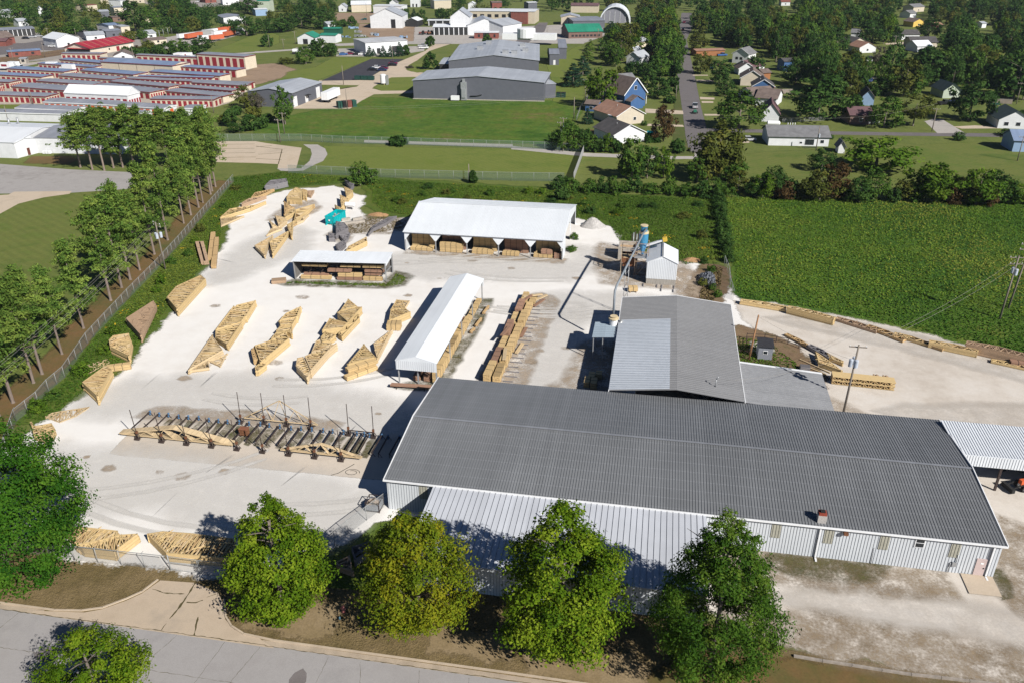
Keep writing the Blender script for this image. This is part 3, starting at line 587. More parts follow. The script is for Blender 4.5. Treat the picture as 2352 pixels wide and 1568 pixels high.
# --- the cross wing
WX0, WX1, WY1, WE, WR = 23.2, 40.2, 54.2, 4.4, 5.35
T = thing('workshop_wing', 'grey ribbed-roof wing running back from the long warehouse, bright sheet patch on its roof', 'workshop', (WX0, W, 0))
X = WX0; b = MB(); d_, w_ = WY1-W, WX1-WX0
b.face([(w_, d_, 0), (0, d_, 0), (0, d_, WE), (w_/2, d_, WR-.06), (w_, d_, WE)]); b.face([(w_, .3, 0), (w_, d_, 0), (w_, d_, WE), (w_, .3, WE)]); b.face([(3.2, d_, 0), (3.2, .3, 0), (3.2, .3, WE-.1), (3.2, d_, WE-.1)])
b.build('wall', [M_wall], T)
for k in range(7): MB().box(.1, 1.2+k*4.9, 0, .3, 1.4+k*4.9, WE).build('post', M_dsteel, T)
b = MB(); slab(b, (-.2, .3, WE), (-.2, d_+.25, WE), (w_/2, d_+.25, WR), (w_/2, .3, WR), .06); slab(b, (w_+.2, .3, WE), (w_+.2, d_+.25, WE), (w_/2, d_+.25, WR), (w_/2, .3, WR), .06)
b.ribs((w_/2, .3, WR+.06), (0, d_, 0), (w_/2+.2, 0, WE-WR), .5, .09, .08, 1); b.ribs((-.2, .3, WE+.06), (0, d_, 0), (w_/2+.2, 0, WR-WE), .5, .09, .08, 1)
b.build('roof', [M_roofgray2, mat('wing rib', (.27, .27, .275), .5, .1)], T)
k_ = (WR-WE)/(w_/2+.2)
b = MB(); slab(b, (-.25, .4, WE+.13), (-.25, 22.2, WE+.13), (w_/2-.9, 22.2, WR+.13-.9*k_), (w_/2-.9, .4, WR+.13-.9*k_), .03); b.ribs((-.25, .4, WE+.16), (0, 21.8, 0), (w_/2-.65, 0, WR-WE-.9*k_), .5, .14, .1, 1); b.build('roof_patch', [M_patch, mat('patch rib', (.30, .33, .37), .5, .1)], T)
for x in (-.3, w_+.2): MB().box(x, .3, WE-.15, x+.1, d_+.3, WE+.1).build('eave_trim', M_trim, T)
b = MB(); slab(b, (-.2, d_+.25, WE), (w_/2, d_+.25, WR), (w_/2, d_+.35, WR), (-.2, d_+.35, WE), .1); slab(b, (w_+.2, d_+.25, WE), (w_/2, d_+.25, WR), (w_/2, d_+.35, WR), (w_+.2, d_+.35, WE), .1); b.build('rake_trim', M_trim, T)
b = MB(); b.face([(w_+11.2, .6, 0), (w_+11.2, 11, 0), (w_+11.2, 11, 3.5), (w_+11.2, .6, 3.5)]); b.face([(w_+11.2, 11, 0), (w_, 11, 0), (w_, 11, 4.2), (w_+11.2, 11, 3.5)]); b.build('annex_wall', M_wall, T)
b = MB(); slab(b, (w_+.2, .4, 4.28), (w_+11.5, .4, 3.5), (w_+11.3, 11.2, 3.5), (w_+.2, 11.6, 4.28), .06); b.ribs((w_+.2, .4, 4.34), (0, 11.0, 0), (11.2, 0, -.78), .5, .09, .08, 1); b.build('annex_roof', [roofmat('annex weathered roof', (.26, .265, .28), streak=.1, panel='Y'), mat('annex roof rib', (.28, .285, .29), .5)], T)
b = MB(); slab(b, (w_+.2, 11.2, 4.28), (w_+11.5, 11.2, 3.5), (w_+11.5, 11.4, 3.5), (w_+.2, 11.7, 4.28), .12); b.build('annex_trim', M_trim, T)
b = MB(); b.tube([(w_-3.4, .9+2.0, 4.6), (w_-3.4, 2.9, 6.0)], .06); b.tube([(w_-3.4, 2.9, 6.0), (w_-3.2, 2.9, 6.4)], .08); b.build('vent_pipe', M_steel, T)
# --- loading canopy at the right
T = thing('drive_through_canopy', 'white ribbed canopy over the drive at the warehouse right end', 'canopy', (64, 15.3, 0))
b = MB(); slab(b, (-.2, 0, 4.5), (22, 0, 4.5), (22, 7.1, 4.75), (-.4, 7.1, 4.75), .06); b.ribs((-.2, 0, 4.56), (22.2, 0, 0), (0, 7.1, .25), .305, .05, .05, 1); b.build('roof', [M_white, mat('white rib', (.5, .54, .6), .5)], T)
b = MB(); b.box(-.1, -.05, 3.2, 22, .05, 4.62); 
for k in range(72): b.box(k*.305, -.08, 3.2, k*.305+.04, -.05, 4.6, 1)
b.build('fascia', [M_white, M_rib], T)
for x, y in ((4.6, -.0), (14, 0), (4.6, 6.9), (14, 6.9), (.2, 6.9)): MB().box(x-.12, y-.1+.12, 0, x+.12, y+.24, 4.45).build('post', M_dsteel, T)
# --- pole barn
BX0, BX1, BY0, BY1 = -22.9, 9.75, 81.4, 105.3
T = thing('pole_barn', 'big white open-front barn with five chamfered bays full of lumber', 'barn', (BX0, BY0, 0))
bw, bd = BX1-BX0, BY1-BY0; BE, BR = 4.2, 6.9
b = MB(); slab(b, (-.2, -.4, BE), (bw+.2, -.4, BE), (bw+.2, bd/2, BR), (-.2, bd/2, BR), .06); slab(b, (-.2, bd+.3, BE), (bw+.2, bd+.3, BE), (bw+.2, bd/2, BR), (-.2, bd/2, BR), .06)
b.ribs((-.2, -.4, BE+.06), (bw+.4, 0, 0), (0, bd/2+.4, BR-BE), .305, .04, .04, 1); b.ribs((-.2, bd+.3, BE+.06), (bw+.4, 0, 0), (0, -bd/2-.3, BR-BE), .305, .04, .04, 1)
b.build('roof', [M_white, mat('barn rib', (.56, .59, .62), .5)], T)
b = MB(); b.bar((-.2, bd/2, BR+.1), (bw+.2, bd/2, BR+.1), .5, .05); b.build('ridge_cap', M_white, T)
b = MB()
b.face([(bw, bd, 0), (0, bd, 0), (0, bd, BE), (bw, bd, BE)]); b.face([(0, bd, 0), (0, 0, 0), (0, 0, BE), (0, bd/2, BR-.05), (0, bd, BE)])
b.build('wall', M_wall, T)
b = MB()   # right gable wall with two open bays towards the back
b.face([(bw, 0, 0), (bw, 4.5, 0), (bw, 4.5, 4.2), (bw, 12.5, 4.2), (bw, 12.5, 0), (bw, 14, 0), (bw, 14, 4.2), (bw, bd-1.2, 3.4), (bw, bd-1.2, 0), (bw, bd, 0), (bw, bd, BE), (bw, bd/2, BR-.05), (bw, 0, BE)]); b.build('gable_wall', M_white, T)
b = MB(); n = 5; s = bw/n
for k in range(n):     # front fascia: chamfered openings
    a = k*s
    for q in ([(a, 0, 3.35), (a+.15, 0, 3.35), (a+1.25, 0, 3.9), (a+s-1.25, 0, 3.9), (a+s-.15, 0, 3.35), (a+s, 0, 3.35), (a+s, 0, BE), (a, 0, BE)],
              [(a, 0, 2.5), (a+.15, 0, 2.5), (a+1.25, 0, 3.9), (a+.15, 0, 3.35), (a, 0, 3.35)], [(a+s, 0, 2.5), (a+s, 0, 3.35), (a+s-.15, 0, 3.35), (a+s-1.25, 0, 3.9), (a+s-.15, 0, 2.5)]): b.face(q)
for k in range(int(bw/.305)): b.box(.1+k*.305, -.03, 3.9, .1+k*.305+.03, 0, BE, 1)
b.build('fascia', [M_white, M_rib], T)
for k in range(n+1):
    x = k*s; MB().box(x-.09+(.1 if k == 0 else -.1 if k == n else 0), .05, 0, x+.09+(.1 if k == 0 else -.1 if k == n else 0), .25, 3.4).build('post', M_steel, T)
for k in (1, 3): MB().box(k*6.53+2.9-.2, -.3, 3.95, k*6.53+2.9+.2, -.02, 4.2).build('flood_lamp', M_grayp, T)
# --- rack shed
T = thing('rack_shed', 'small white-roofed shed open at the front over racks of boards', 'shed', (-39, 62.9, 0))
b = MB(); slab(b, (-.2, -.3, 3.75), (17.8, 1.6, 3.75), (17.3, 6.8, 4.05), (-.5, 4.9, 4.05), .06); b.ribs((-.2, -.3, 3.81), (18, 1.9, 0), (-.3, 5.2, .3), .305, .03, .03, 0); b.build('roof', M_white, T)
b = MB(); b.hexa((0, 0, 0), (.08, .01, 0), (-.3, 4.9, 0), (0, 0, 3.7)); b.hexa((-.3, 4.8, 0), (17.6, 1.9, 0), (0, .08, 0), (0, 0, 3.75)); b.build('wall', mat('shed back wall', (.16, .15, .14), .8), T)
for k, x in enumerate((.1, 17.5)):
    MB().box(x-.08, .1*x+.0, 0, x+.08, .1*x+.16, 3.7).build('post', M_steel, T)
MB().box(17.2, 6.3, 0, 17.36, 6.46, 3.9).build('post', M_steel, T); MB().box(16.9, 1.9, 1.4, 17.2, 6.2, 1.5).build('brace', M_steel, T)
b = MB(); b.hexa((17.45, 1.8, 2.9), (.06, 0, 0), (-.3, 4.8, .3), (0, 0, .85)); b.build('gable_panel', M_white, T)
for x in (2.6, 4.9, 8.0, 10.2, 13.2, 15.4):
    b = MB(); y = 3.4 + .1*x; b.box(x-.08, y, 0, x+.08, y+.2, 3.4)
    for z in (.55, 1.4, 2.3): b.box(x-.05, y-2.6, z, x+.05, y, z+.1)
    b.build('rack_arm', M_dsteel, T)
# --- long canopy
T = thing('lumber_canopy', 'long narrow white gabled canopy on steel posts over lumber', 'canopy', (-7.7, 27.6, 0))
cw, cl, CE, CR = 6.0, 32.2, 3.9, 4.75
b = MB(); slab(b, (-.1, 0, CE), (-.1, cl, CE), (cw/2, cl, CR), (cw/2, 0, CR), .06); slab(b, (cw+.1, 0, CE), (cw+.1, cl, CE), (cw/2, cl, CR), (cw/2, 0, CR), .06)
b.ribs((-.1, 0, CE+.06), (0, cl, 0), (cw/2+.1, 0, CR-CE), .305, .03, .025); b.ribs((cw+.1, 0, CE+.06), (0, cl, 0), (-cw/2-.1, 0, CR-CE), .305, .03, .025)
b.build('roof', M_white, T)
for y in (0.04, cl-.04):
    b = MB(); b.hexa((0, y-.03, CE-1.35), (cw, 0, 0), (0, .06, 0), (0, 0, 1.35)); b.extr([(0, 0), (cw, 0), (cw/2, CR-CE)], (0, y-.03, CE), (1, 0, 0), (0, 0, 1), (0, .06, 0))
    for k in range(19): b.box(.1+k*.305, y-.05, CE-1.35, .13+k*.305, y-.03, CE+.1, 1)
    b.build('gable_panel', [M_white, M_rib], T)
for y in (.5, 8.3, 16.1, 23.9, 31.6):
    for x in (.2, cw-.2): MB().box(x-.09, y-.09, 0, x+.09, y+.09, CE).build('post', M_steel, T)
MB().box(2.9, .6, 0, 3.1, .8, CE).build('post', M_steel, T)
# --- saw shed beside the cyclone
T = thing('sawdust_shed', 'small white gabled metal shed beside the blue cyclone', 'shed', (26.5, 71.9, 0))
b = MB(); sw, sd = 5.5, 7.2
b.extr([(0, 1.1), (sw, 1.1), (sw, 4.3), (sw/2, 5.6), (0, 4.3)], (0, 0, 0), (1, 0, 0), (0, 0, 1), (0, sd, 0))
for k in range(18): b.box(.1+k*.305, -.03, 1.1, .14+k*.305, 0, 4.3+.35*min(k*.305, sw-k*.305)*.9, 1)
b.build('wall', [M_white, M_rib], T)
MB().box(.05, .02, 0, sw-.05, sd-.02, 1.1).build('base_wall', mat('dirty boards', (.30, .28, .25), .9, .3, 2, stretch=(8, 8, 1)), T)
b = MB(); slab(b, (-.15, -.15, 4.28), (-.15, sd+.2, 4.28), (sw/2, sd+.2, 5.62), (sw/2, -.15, 5.62), .05); slab(b, (sw+.15, -.15, 4.28), (sw+.15, sd+.2, 4.28), (sw/2, sd+.2, 5.62), (sw/2, -.15, 5.62), .05); b.build('roof', M_white, T)
MB().bar((sw/2, -.15, 5.7), (sw/2, sd+.2, 5.7), .3, .06).build('ridge_cap', M_steel, T)
# --- small grey shed with lean roof near the wing
T = thing('equipment_shed', 'little grey board shed with dark roof on a concrete pad by the wing', 'shed', (44.3, 44.4, 0))
MB().box(0, 0, .1, 2.1, 2.3, 2.2).build('wall', mat('grey boards', (.20, .21, .24), .8, .2, 2, stretch=(8, 8, 1)), T); b = MB(); slab(b, (-.15, -.2, 2.2), (2.25, -.2, 2.2), (2.25, 2.5, 2.5), (-.15, 2.5, 2.5), .08); b.build('roof', mat('felt roof', (.03, .03, .035), .8), T)
w1 = MB().box(.7, -.04, 1.0, 1.4, 0, 1.6).build('window', M_trim, T); MB().box(.77, -.06, 1.07, 1.33, -.04, 1.53).build('pane', M_glass, w1)
# --- blower awning beside the wing
T = thing('blower_awning', 'small blue-grey corrugated awning on posts under the blower duct', 'awning', (19.3, 39.8, 0))
b = MB(); slab(b, (0, 0, 3.9), (3.6, 0, 4.2), (3.6, 5.4, 4.2), (0, 5.4, 3.9), .06); b.ribs((0, 0, 3.96), (0, 5.4, 0), (3.6, 0, .3), .61, .1, .07); b.build('roof', roofmat('awning sheet', (.33, .40, .46)), T)
for x, y in ((.2, .2), (.2, 5.2), (1.6, .2)): MB().box(x-.07, y-.07, 0, x+.07, y+.07, 3.9).build('post', M_steel, T)
T = thing('blower', 'white blower drum with flat cap on the corrugated awning', 'blower', (22.2, 44.2, 4.1))
b = MB(); b.tube([(0, 0, .08), (0, 0, 1.1)], .62, 14); b.build('drum', M_trim, T); b = MB(); b.tube([(0, 0, 1.1), (0, 0, 1.3), (0, 0, 1.35), (0, 0, 1.55)], [.8, .8, .45, .6], 14); b.build('cap', M_cream, T); b = MB(); b.tube([(.6, -.1, .4), (1.1, -.1, .4), (1.2, .1, .9)], .3, 8); b.build('elbow', M_steel, T)
T = thing('dust_duct', 'long grey steel duct rising from the blower to the blue cyclone', 'duct', (22.0, 46, 0))
b = MB(); b.tube([(0, .3, 4.6), (0, 1.0, 8.6), (.2, 1.8, 9.2), (3.3, 25.5, 9.6), (3.9, 28.9, 9.7)], .18, 10); b.build('pipe', mat('duct steel', (.20, .225, .25), .5, .15, 1), T)
b = MB()
for x in (.0, .7): b.tube([(1.0+x, 11.4, 0), (1.15+x*.7, 11.6, 9.3)], .05, 5)
for z in range(1, 9, 2): b.tube([(1.05, 11.45, z), (1.75, 11.45, z+1.4)], .04, 4)
b.build('support_tower', M_steel, T)
# cyclone and hopper
T = thing('cyclone', 'blue dust cyclone with cream cap on a tall steel frame', 'cyclone', (25.5, 75.6, 0))
b = MB(); b.tube([(0, 0, 6.9), (0, 0, 8.6)], .85, 16); b.build('drum', mat('cyclone blue', (.05, .22, .38), .5, .2, 2), T); b = MB(); b.tube([(0, 0, 9.0), (0, 0, 10.0)], .6, 14); b.build('outlet_drum', MATS['cyclone blue'], T)
b = MB(); b.tube([(0, 0, 4.5), (0, 0, 6.9)], [.22, .84], 16); b.build('cone', M_bluep, T)
b = MB(); b.tube([(0, 0, 8.6), (0, 0, 9.0)], [.9, .85], 16); b.build('collar', M_cream, T); b = MB(); b.tube([(0, 0, 10.0), (0, 0, 10.15)], [.72, .72], 14); b.build('cap', M_cream, T)
b = MB()
for x in (-1.3, 1.1):
    for y in (-1.0, 1.0): b.bar((x, y, 0), (x, y, 6.9), .1)
for z in (3.3, 5.2, 6.8):
    for y in (-1, 1): b.bar((-1.3, y, z), (1.1, y, z), .09)
    for x in (-1.3, 1.1): b.bar((x, -1, z), (x, 1, z), .09)
b.bar((-1.3, -1, 0), (1.1, -1, 3.3), .07); b.bar((-1.3, 1, 0), (1.1, 1, 3.3), .07); b.build('frame', mat('rust beige steel', (.30, .21, .15), .8, .3, 3), T)
MB().box(-1.5, -1.2, 4.0, 1.3, 1.2, 4.12).build('platform', M_steel, T)
T = thing('bark_hopper', 'rusty open-topped hopper with railings on steel legs beneath the duct', 'hopper', (21.6, 75.8, 0))
b = MB(); b.hexa((.3, .3, 1.6), (2.4, 0, 0), (0, 3.0, 0), (0, 0, .8)); b.box(0, 0, 2.4, 3.0, .08, 3.4); b.box(0, 3.5, 2.4, 3, 3.58, 3.4); b.box(0, 0, 2.4, .08, 3.58, 3.4); b.box(2.92, 0, 2.4, 3, 3.58, 3.4); b.build('bin', M_rust, T)
MB().box(.08, .08, 2.4, 2.92, 3.5, 3.0).build('sawdust_fill', mat('sawdust', (.5, .36, .2), .95, .3, 2), T)
b = MB()
for x in (0, 2.9):
    for y in (0, 3.5): b.bar((x, y, 0), (x, y, 5.2), .09)
for z in (4.2, 5.2):
    b.bar((0, 0, z), (2.9, 0, z), .06); b.bar((0, 3.5, z), (2.9, 3.5, z), .06); b.bar((0, 0, z), (0, 3.5, z), .06); b.bar((2.9, 0, z), (2.9, 3.5, z), .06)
b.build('railing', mat('cream steel', (.45, .36, .25), .7, .3, 3), T)
T = thing('belt_conveyor', 'slanted conveyor from the hopper up over the sawdust shed roof', 'conveyor', (23.2, 77.8, 0))
b = MB(); b.bar((0, 0, 4.3), (6.0, -.6, 6.9), .6, .35); b.build('trough', M_trim, T); MB().bar((5.9, -.6, 7.0), (6.6, -.65, 7.2), .8, .8).build('head_guard', M_yel, T); MB().bar((.2, 0, 4.1), (5.6, -.5, 6.5), .1, .5).build('side_beam', mat('navy steel', (.03, .05, .12), .6), T)
T = thing('concrete_bunker', 'concrete-walled bunker behind the rusty hopper', 'bunker', (20.6, 83.6, 0))
b = MB(); b.box(0, 0, 0, 3.9, .25, 2.7); b.box(0, .25, 0, .25, 4, 2.7); b.box(3.65, .25, 0, 3.9, 4, 2.7); b.box(.25, 3.75, 0, 3.65, 4, 2.7); b.build('wall', M_conc, T); MB().box(0.25, .25, 0, 3.65, 3.75, 1.9).build('chip_fill', mat('chips', (.40, .28, .17), .95, .3, 2), T)
T = thing('pipe_bundle', 'upright dark pipes leaning behind the concrete bunker', 'pipes', (23.1, 88.5, 0))
for k in range(5): b = MB(); b.tube([(k*.3, 0, 0), (k*.33-.1, .5, 3.8+.25*(k % 3))], .1, 6); b.build('pipe', [M_dsteel, M_steel][k % 2], T)
# far-right junk pile
T = thing('foil_covered_heap', 'heap of scrap under crumpled silver sheeting by the fence', 'scrap heap', (37.9, 75.5, 0))
b = MB(); r2 = random.Random(4); N = 13
gr = [[Vector((i*.24-1.5, j*.42-2.6, max(0, 1.5*(1-((i-6)/7)**2)*(1-((j-6)/7)**2)) + r2.uniform(-.22, .3))) for j in range(N)] for i in range(N)]
for i in range(N-1):
    for j in range(N-1): b.face([gr[i][j], gr[i+1][j], gr[i+1][j+1], gr[i][j+1]])
b.build('sheeting', M_foil, T); b = MB()
for k in range(14): b.cbox((r2.uniform(-1.6, 1.6), r2.uniform(-3.2, -2), 0), r2.uniform(.3, .9), r2.uniform(.2, .6), r2.uniform(.2, .7), r2.uniform(0, 3))
b.build('scrap', M_dark, T)
# ================================================================= YARD STOCK
ZA = lambda x, y, h: at(401.9+x*.12207, 660.3+y*.12207, h)
ZB = lambda x, y, h: at(660.3+x*.14648, 660.3+y*.14648, h)
ZC = lambda x, y, h: at(562.7+x*.12207, 401.9+y*.12207, h)
GZ = lambda i, j: (lambda x, y, h: g(i, j, x, y, h))
def cen(p): return Vector((sum(q.x for q in p)/len(p), sum(q.y for q in p)/len(p), 0))
def truss_stack(pts, h, m, label, seed, group, z0=.08, dens=1.0, solid=False, cat='truss stack', name='truss_stack'):
    """a banded pack of like roof trusses lying flat: rim of chord edges, webs showing on top"""
    rr = random.Random(seed); c = cen(pts); P = [Vector((p.x-c.x, p.y-c.y)) for p in pts]
    if area2(P) < 0: P = P[::-1]
    T = thing(name, label, cat, (c.x, c.y, 0), group); n = len(P); wd = .13
    b = MB()      # chords
    K = max(1, int((h-z0)/.3)) if not solid else 1
    for k in range(K):
        zb = z0 + (h-z0)*k/K; zt = z0 + (h-z0)*(k+1)/K - (.015 if k < K-1 else 0); ox, oy = rr.uniform(-.05, .05), rr.uniform(-.05, .05)
        for i in range(n):
            a, q = P[i], P[(i+1) % n]; d = q-a
            if d.length < .3: continue
            nn = Vector((-d.y, d.x)).normalized()*wd; e = rr.uniform(-.08, .12)*min(1, d.length/3)
            dd = d.normalized()*e
            b.hexa((a.x-dd.x+ox, a.y-dd.y+oy, zb), (d.x+2*dd.x, d.y+2*dd.y, 0), (nn.x, nn.y, 0), (0, 0, zt-zb))
    b.build('chord', m, T)
    # webs: zigzag across the longest side plus stray top members
    li = max(range(n), key=lambda i: (P[(i+1) % n]-P[i]).length); A, B = P[li], P[(li+1) % n]; d = (B-A); L = d.length; du = d/L; nn = Vector((-du.y, du.x))
    pr_ = [(q-A).dot(du) for q in P]; S0, S1 = min(pr_), max(pr_); L = S1-S0
    def span(s):     # where the cross line at station s enters and leaves the outline
        ts = []; o = A+du*s
        for i in range(n):
            p, q = P[i], P[(i+1) % n]; e = q-p; den = nn.x*e.y-nn.y*e.x
            if abs(den) < 1e-6: continue
            s2 = ((p.x-o.x)*nn.y-(p.y-o.y)*nn.x)/den
            if -.001 <= s2 <= 1.001: ts.append(((p.x-o.x)*e.y-(p.y-o.y)*e.x)/den)
        return (min(ts), max(ts)) if len(ts) > 1 else (0, 0)
    depth = lambda s: span(s)[1]-span(s)[0]
    b = MB(); st = (.56 if not solid else 1.5)/dens
    def web(s0, s1, t0, t1, top, low, w0=.075):
        (a0, b0), (a1, b1) = span(s0), span(s1)
        if max(b0-a0, b1-a1) < .4: return
        p = A+du*s0+nn*(a0+.12+t0*max(0, b0-a0-.24)); q = A+du*s1+nn*(a1+.12+t1*max(0, b1-a1-.24)); e = q-p
        if e.length < .25: return
        w_ = Vector((-e.y, e.x)).normalized()*w0; b.hexa((p.x, p.y, low), (e.x, e.y, 0), (w_.x, w_.y, 0), (0, 0, top-low), rr.choice((0, 0, 1, 2)))
    for lv, (zt, fs) in enumerate(((1.0, 1.0), (.62, 1.3), (.3, 1.6)) if not solid else ((1.0, 1.0),)):
        s = S0+.2; up = lv % 2
        while s < S1-.2:
            s2 = min(S1-.1, s+st*fs*.78*rr.uniform(.75, 1.25)); top = z0+(h-z0)*zt-rr.choice((0, .01, .03))
            web(s, s2, up, 1-up, top, top-(.1 if not solid else .8*(h-z0)), .1); s = s2; up = 1-up
    if not solid:
        for k in range(int(L*.9*dens)):      # members of packs turned end for end, at several levels
            s = S0+rr.uniform(.05, .9)*L; t0 = rr.random()*.3; an = rr.uniform(-.9, .9); top = z0+(h-z0)*rr.uniform(.75, 1.05)
            web(s, min(S1-.1, max(S0+.1, s+an*depth(s))), t0, t0+rr.uniform(.5, .7), top, top-.09, .09)
        for k in range(max(2, int(L*.5*dens))):
            s = S0+rr.uniform(.1, .8)*L; a0, b0 = span(s); dp = b0-a0
            if dp < .5: continue
            t = rr.uniform(.2, .8); p = A+du*s+nn*(a0+dp*t); an = rr.uniform(-.5, .5)+(math.pi/2 if rr.random() < .4 else 0); ln = rr.uniform(.5, min(2.2, max(.7, dp)))
            e = (du*math.cos(an)+nn*math.sin(an))*ln/2; b.bar((p.x-e.x, p.y-e.y, h+.03+.02*k/9), (p.x+e.x, p.y+e.y, h+.03+.05*rr.random()), .09, .05)
    if b.f: b.build('web', [m, M_wood2 if m in (M_wood, M_woodp) else m, M_woodp if m is M_wood else M_wood if m is M_woodp else m], T)
    return T
def lumber_pack(A, B, wd, z0, h, m, label, group, straps=2, seed=0, name='lumber_pack', cat='lumber pack', world_z=0):
    """a strapped pack of boards; A-B is its long axis"""
    rr = random.Random(seed); A, B = Vector(A[:2]), Vector(B[:2]); d = B-A; L = d.length; c = (A+B)/2; rz = math.atan2(d.y, d.x)
    T = thing(name, label, cat, (c.x, c.y, z0), group, rz); b = MB(); K = max(1, round(h/.16)); N = max(2, round(wd/.28))
    for k in range(K):
        for i in range(N):
            e0, e1 = rr.uniform(-.06, .06), rr.uniform(-.06, .06); x0, x1 = -L/2+e0, L/2+e1
            b.box(x0, -wd/2+i*wd/N+.006, k*h/K+.004, x1, -wd/2+(i+1)*wd/N-.006, (k+1)*h/K-.004)
    b.build('board_pack', m, T)
    for s in range(straps):
        x = (-.5+(s+1)/(straps+1))*L; MB().box(x-.03, -wd/2-.015, -.0, x+.03, wd/2+.015, h+.015).build('strap', M_dark, T)
    if z0 < .5 and world_z == 0 and z0 > .05:
        for s in (-.32, .32): MB().box(s*L-.06, -wd/2-.1, -z0, s*L+.06, wd/2+.1, -.004).build('bearer', M_woodb, T)
    return T
GRP = 'truss packs stacked about the gravel yard'
n_ = [0]
def TS(f, pts, h, m, label, **k):
    n_[0] += 1; return truss_stack([f(x, y, h) for x, y in pts], h, m, label, 100+n_[0], GRP, **k)
g01, g02, g03, g31, g32, g21 = GZ(0, 1), GZ(0, 2), GZ(0, 3), GZ(3, 1), GZ(3, 2), GZ(2, 1)
W1, W2, WP, WB, WG = M_wood, M_wood2, M_woodp, M_woodb, M_woodg
# first row of packs, nearest the pine side
TS(ZA, [(1160, 330), (1525, 240), (1340, 540), (1110, 400)], 1.25, W1, 'farthest pack of the leftmost pine-side row, loose boards lying on it')
TS(ZA, [(1100, 345), (1325, 530), (1240, 650), (760, 790)], 1.3, W1, 'second pack from the far end of the leftmost row, broad with a tan slab', dens=1.1)
TS(ZA, [(1265, 650), (985, 1065), (765, 925), (765, 820)], 1.2, W1, 'third pack from the far end of the leftmost row, blunt triangle against the slab')
TS(ZA, [(690, 890), (895, 1170), (240, 1545)], .85, WP, 'big flat pale triangle of trusses at the near end of the leftmost row', dens=1.5)
TS(ZA, [(640, 1380), (975, 1235), (855, 1470)], .3, WP, 'small loose truss lying open beside the big pale triangle', dens=.8)
TS(ZA, [(270, 1550), (420, 1470), (620, 1380), (640, 1500)], .55, WP, 'low thin truss pack with slatted edge at the near tip of the leftmost row', dens=1.4)
# second row
TS(ZA, [(2085, 480), (2365, 350), (2300, 545), (1960, 620)], 1.3, W1, 'farthest pack of the second row, long pointed end to the back')
TS(ZA, [(1950, 630), (2290, 550), (2195, 705), (1975, 700)], 1.2, W1, 'second pack of the second row, criss-crossed webs on top', dens=1.5)
TS(ZA, [(1900, 800), (2010, 690), (2200, 705), (2200, 870), (2100, 830)], 1.1, W1, 'middle pack of the second row, short boards piled across')
TS(ZA, [(1800, 960), (1900, 840), (2110, 830), (2100, 900), (1950, 1040)], 1.0, W1, 'pack just behind the longest pack of the second row')
TS(ZA, [(1500, 1085), (1760, 1000), (2080, 840), (2150, 950), (1610, 1400)], 1.35, W1, 'longest pack of the second row with a wide smooth side of chords')
TS(ZA, [(1430, 1165), (1505, 1090), (1610, 1330), (1475, 1350)], 1.0, W2, 'short end pack with a dark slanting member, near end of the second row', dens=1.4)
TS(ZA, [(1500, 1480), (1620, 1400), (1720, 1440), (1560, 1560), (1510, 1560)], 1.0, W1, 'nearest blunt pack of the second row, casting a ragged shadow')
TS(ZA, [(2050, 1030), (2215, 870), (2010, 990)], .3, WP, 'little open truss lying on gravel right of the second row', dens=.6)
# third row
TS(ZB, [(950, 180), (1080, 290), (820, 365)], 1.4, W1, 'farthest triangle of the third row with a sharp dark tip', dens=1.4)
TS(ZB, [(775, 385), (1085, 300), (1165, 305), (950, 540)], 1.4, W1, 'broad pack behind the middle of the third row, messy webs', dens=1.6)
TS(ZB, [(660, 480), (940, 550), (870, 620), (545, 660)], 1.4, W1, 'middle pack of the third row, dense lattice of webs', dens=1.6)
TS(ZB, [(1110, 420), (1130, 470), (860, 760), (790, 720), (950, 550)], 1.0, W1, 'slim side pack along the right flank of the third row', solid=True)
TS(ZB, [(520, 775), (590, 690), (755, 740), (640, 830), (540, 850)], 1.1, W1, 'blunt yellow pack halfway along the third row, smooth end face')
TS(ZB, [(450, 830), (545, 800), (610, 850), (700, 865), (560, 960), (380, 1000)], .9, WP, 'pale pack in the nearer half of the third row, top boards scattered', dens=1.4)
TS(ZB, [(270, 1070), (590, 930), (770, 870), (640, 980), (365, 1290)], 1.4, WP, 'long pale pack in the nearer half of the third row with a tall plain side', dens=1.3)
TS(ZB, [(150, 1100), (250, 1080), (355, 1295), (310, 1400), (130, 1220)], 1.2, WP, 'nearest pack of the third row with a boat-shaped end', dens=1.4)
# fourth row
TS(ZB, [(1710, 190), (1800, 200), (1840, 320), (1620, 345)], 1.3, W1, 'far pack of the short row before the long canopy', dens=1.3)
TS(ZB, [(1745, 195), (1910, 205), (1850, 300), (1790, 250)], .5, WP, 'open square truss leaning off the far pack of the short row', dens=.5)
TS(ZB, [(1620, 350), (1835, 315), (1925, 380), (1590, 520)], 1.3, W1, 'near pack of the short row, boards criss-crossed on top', dens=1.5)
TS(ZB, [(1640, 650), (1350, 870), (1405, 1100)], .9, WP, 'slender pale triangle pointing back, just left of the long canopy shadow', dens=1.8)
TS(ZB, [(1200, 885), (1385, 1085), (1110, 1140), (945, 1195)], 1.5, W1, 'big triangle pack topped by slanting slabs, nearest the long canopy', dens=1.5)
def slab_lumber(f, a, bb, wd, z0, h, m, label, **k): 
    n_[0] += 1; return lumber_pack(f(*a, z0+h), f(*bb, z0+h), wd, z0, h, m, label, k.pop('group', 'timber packs lying in the open yard'), seed=n_[0], **k)
slab_lumber(ZB, (930, 1262), (1385, 1115), 1.0, .75, .6, M_lumber, 'yellow slab of boards atop the lower slab by the big triangle pack', world_z=1)
slab_lumber(ZB, (905, 1385), (1385, 1205), 1.0, .06, .65, M_lumber, 'lower yellow slab of boards at the foot of the big triangle pack')
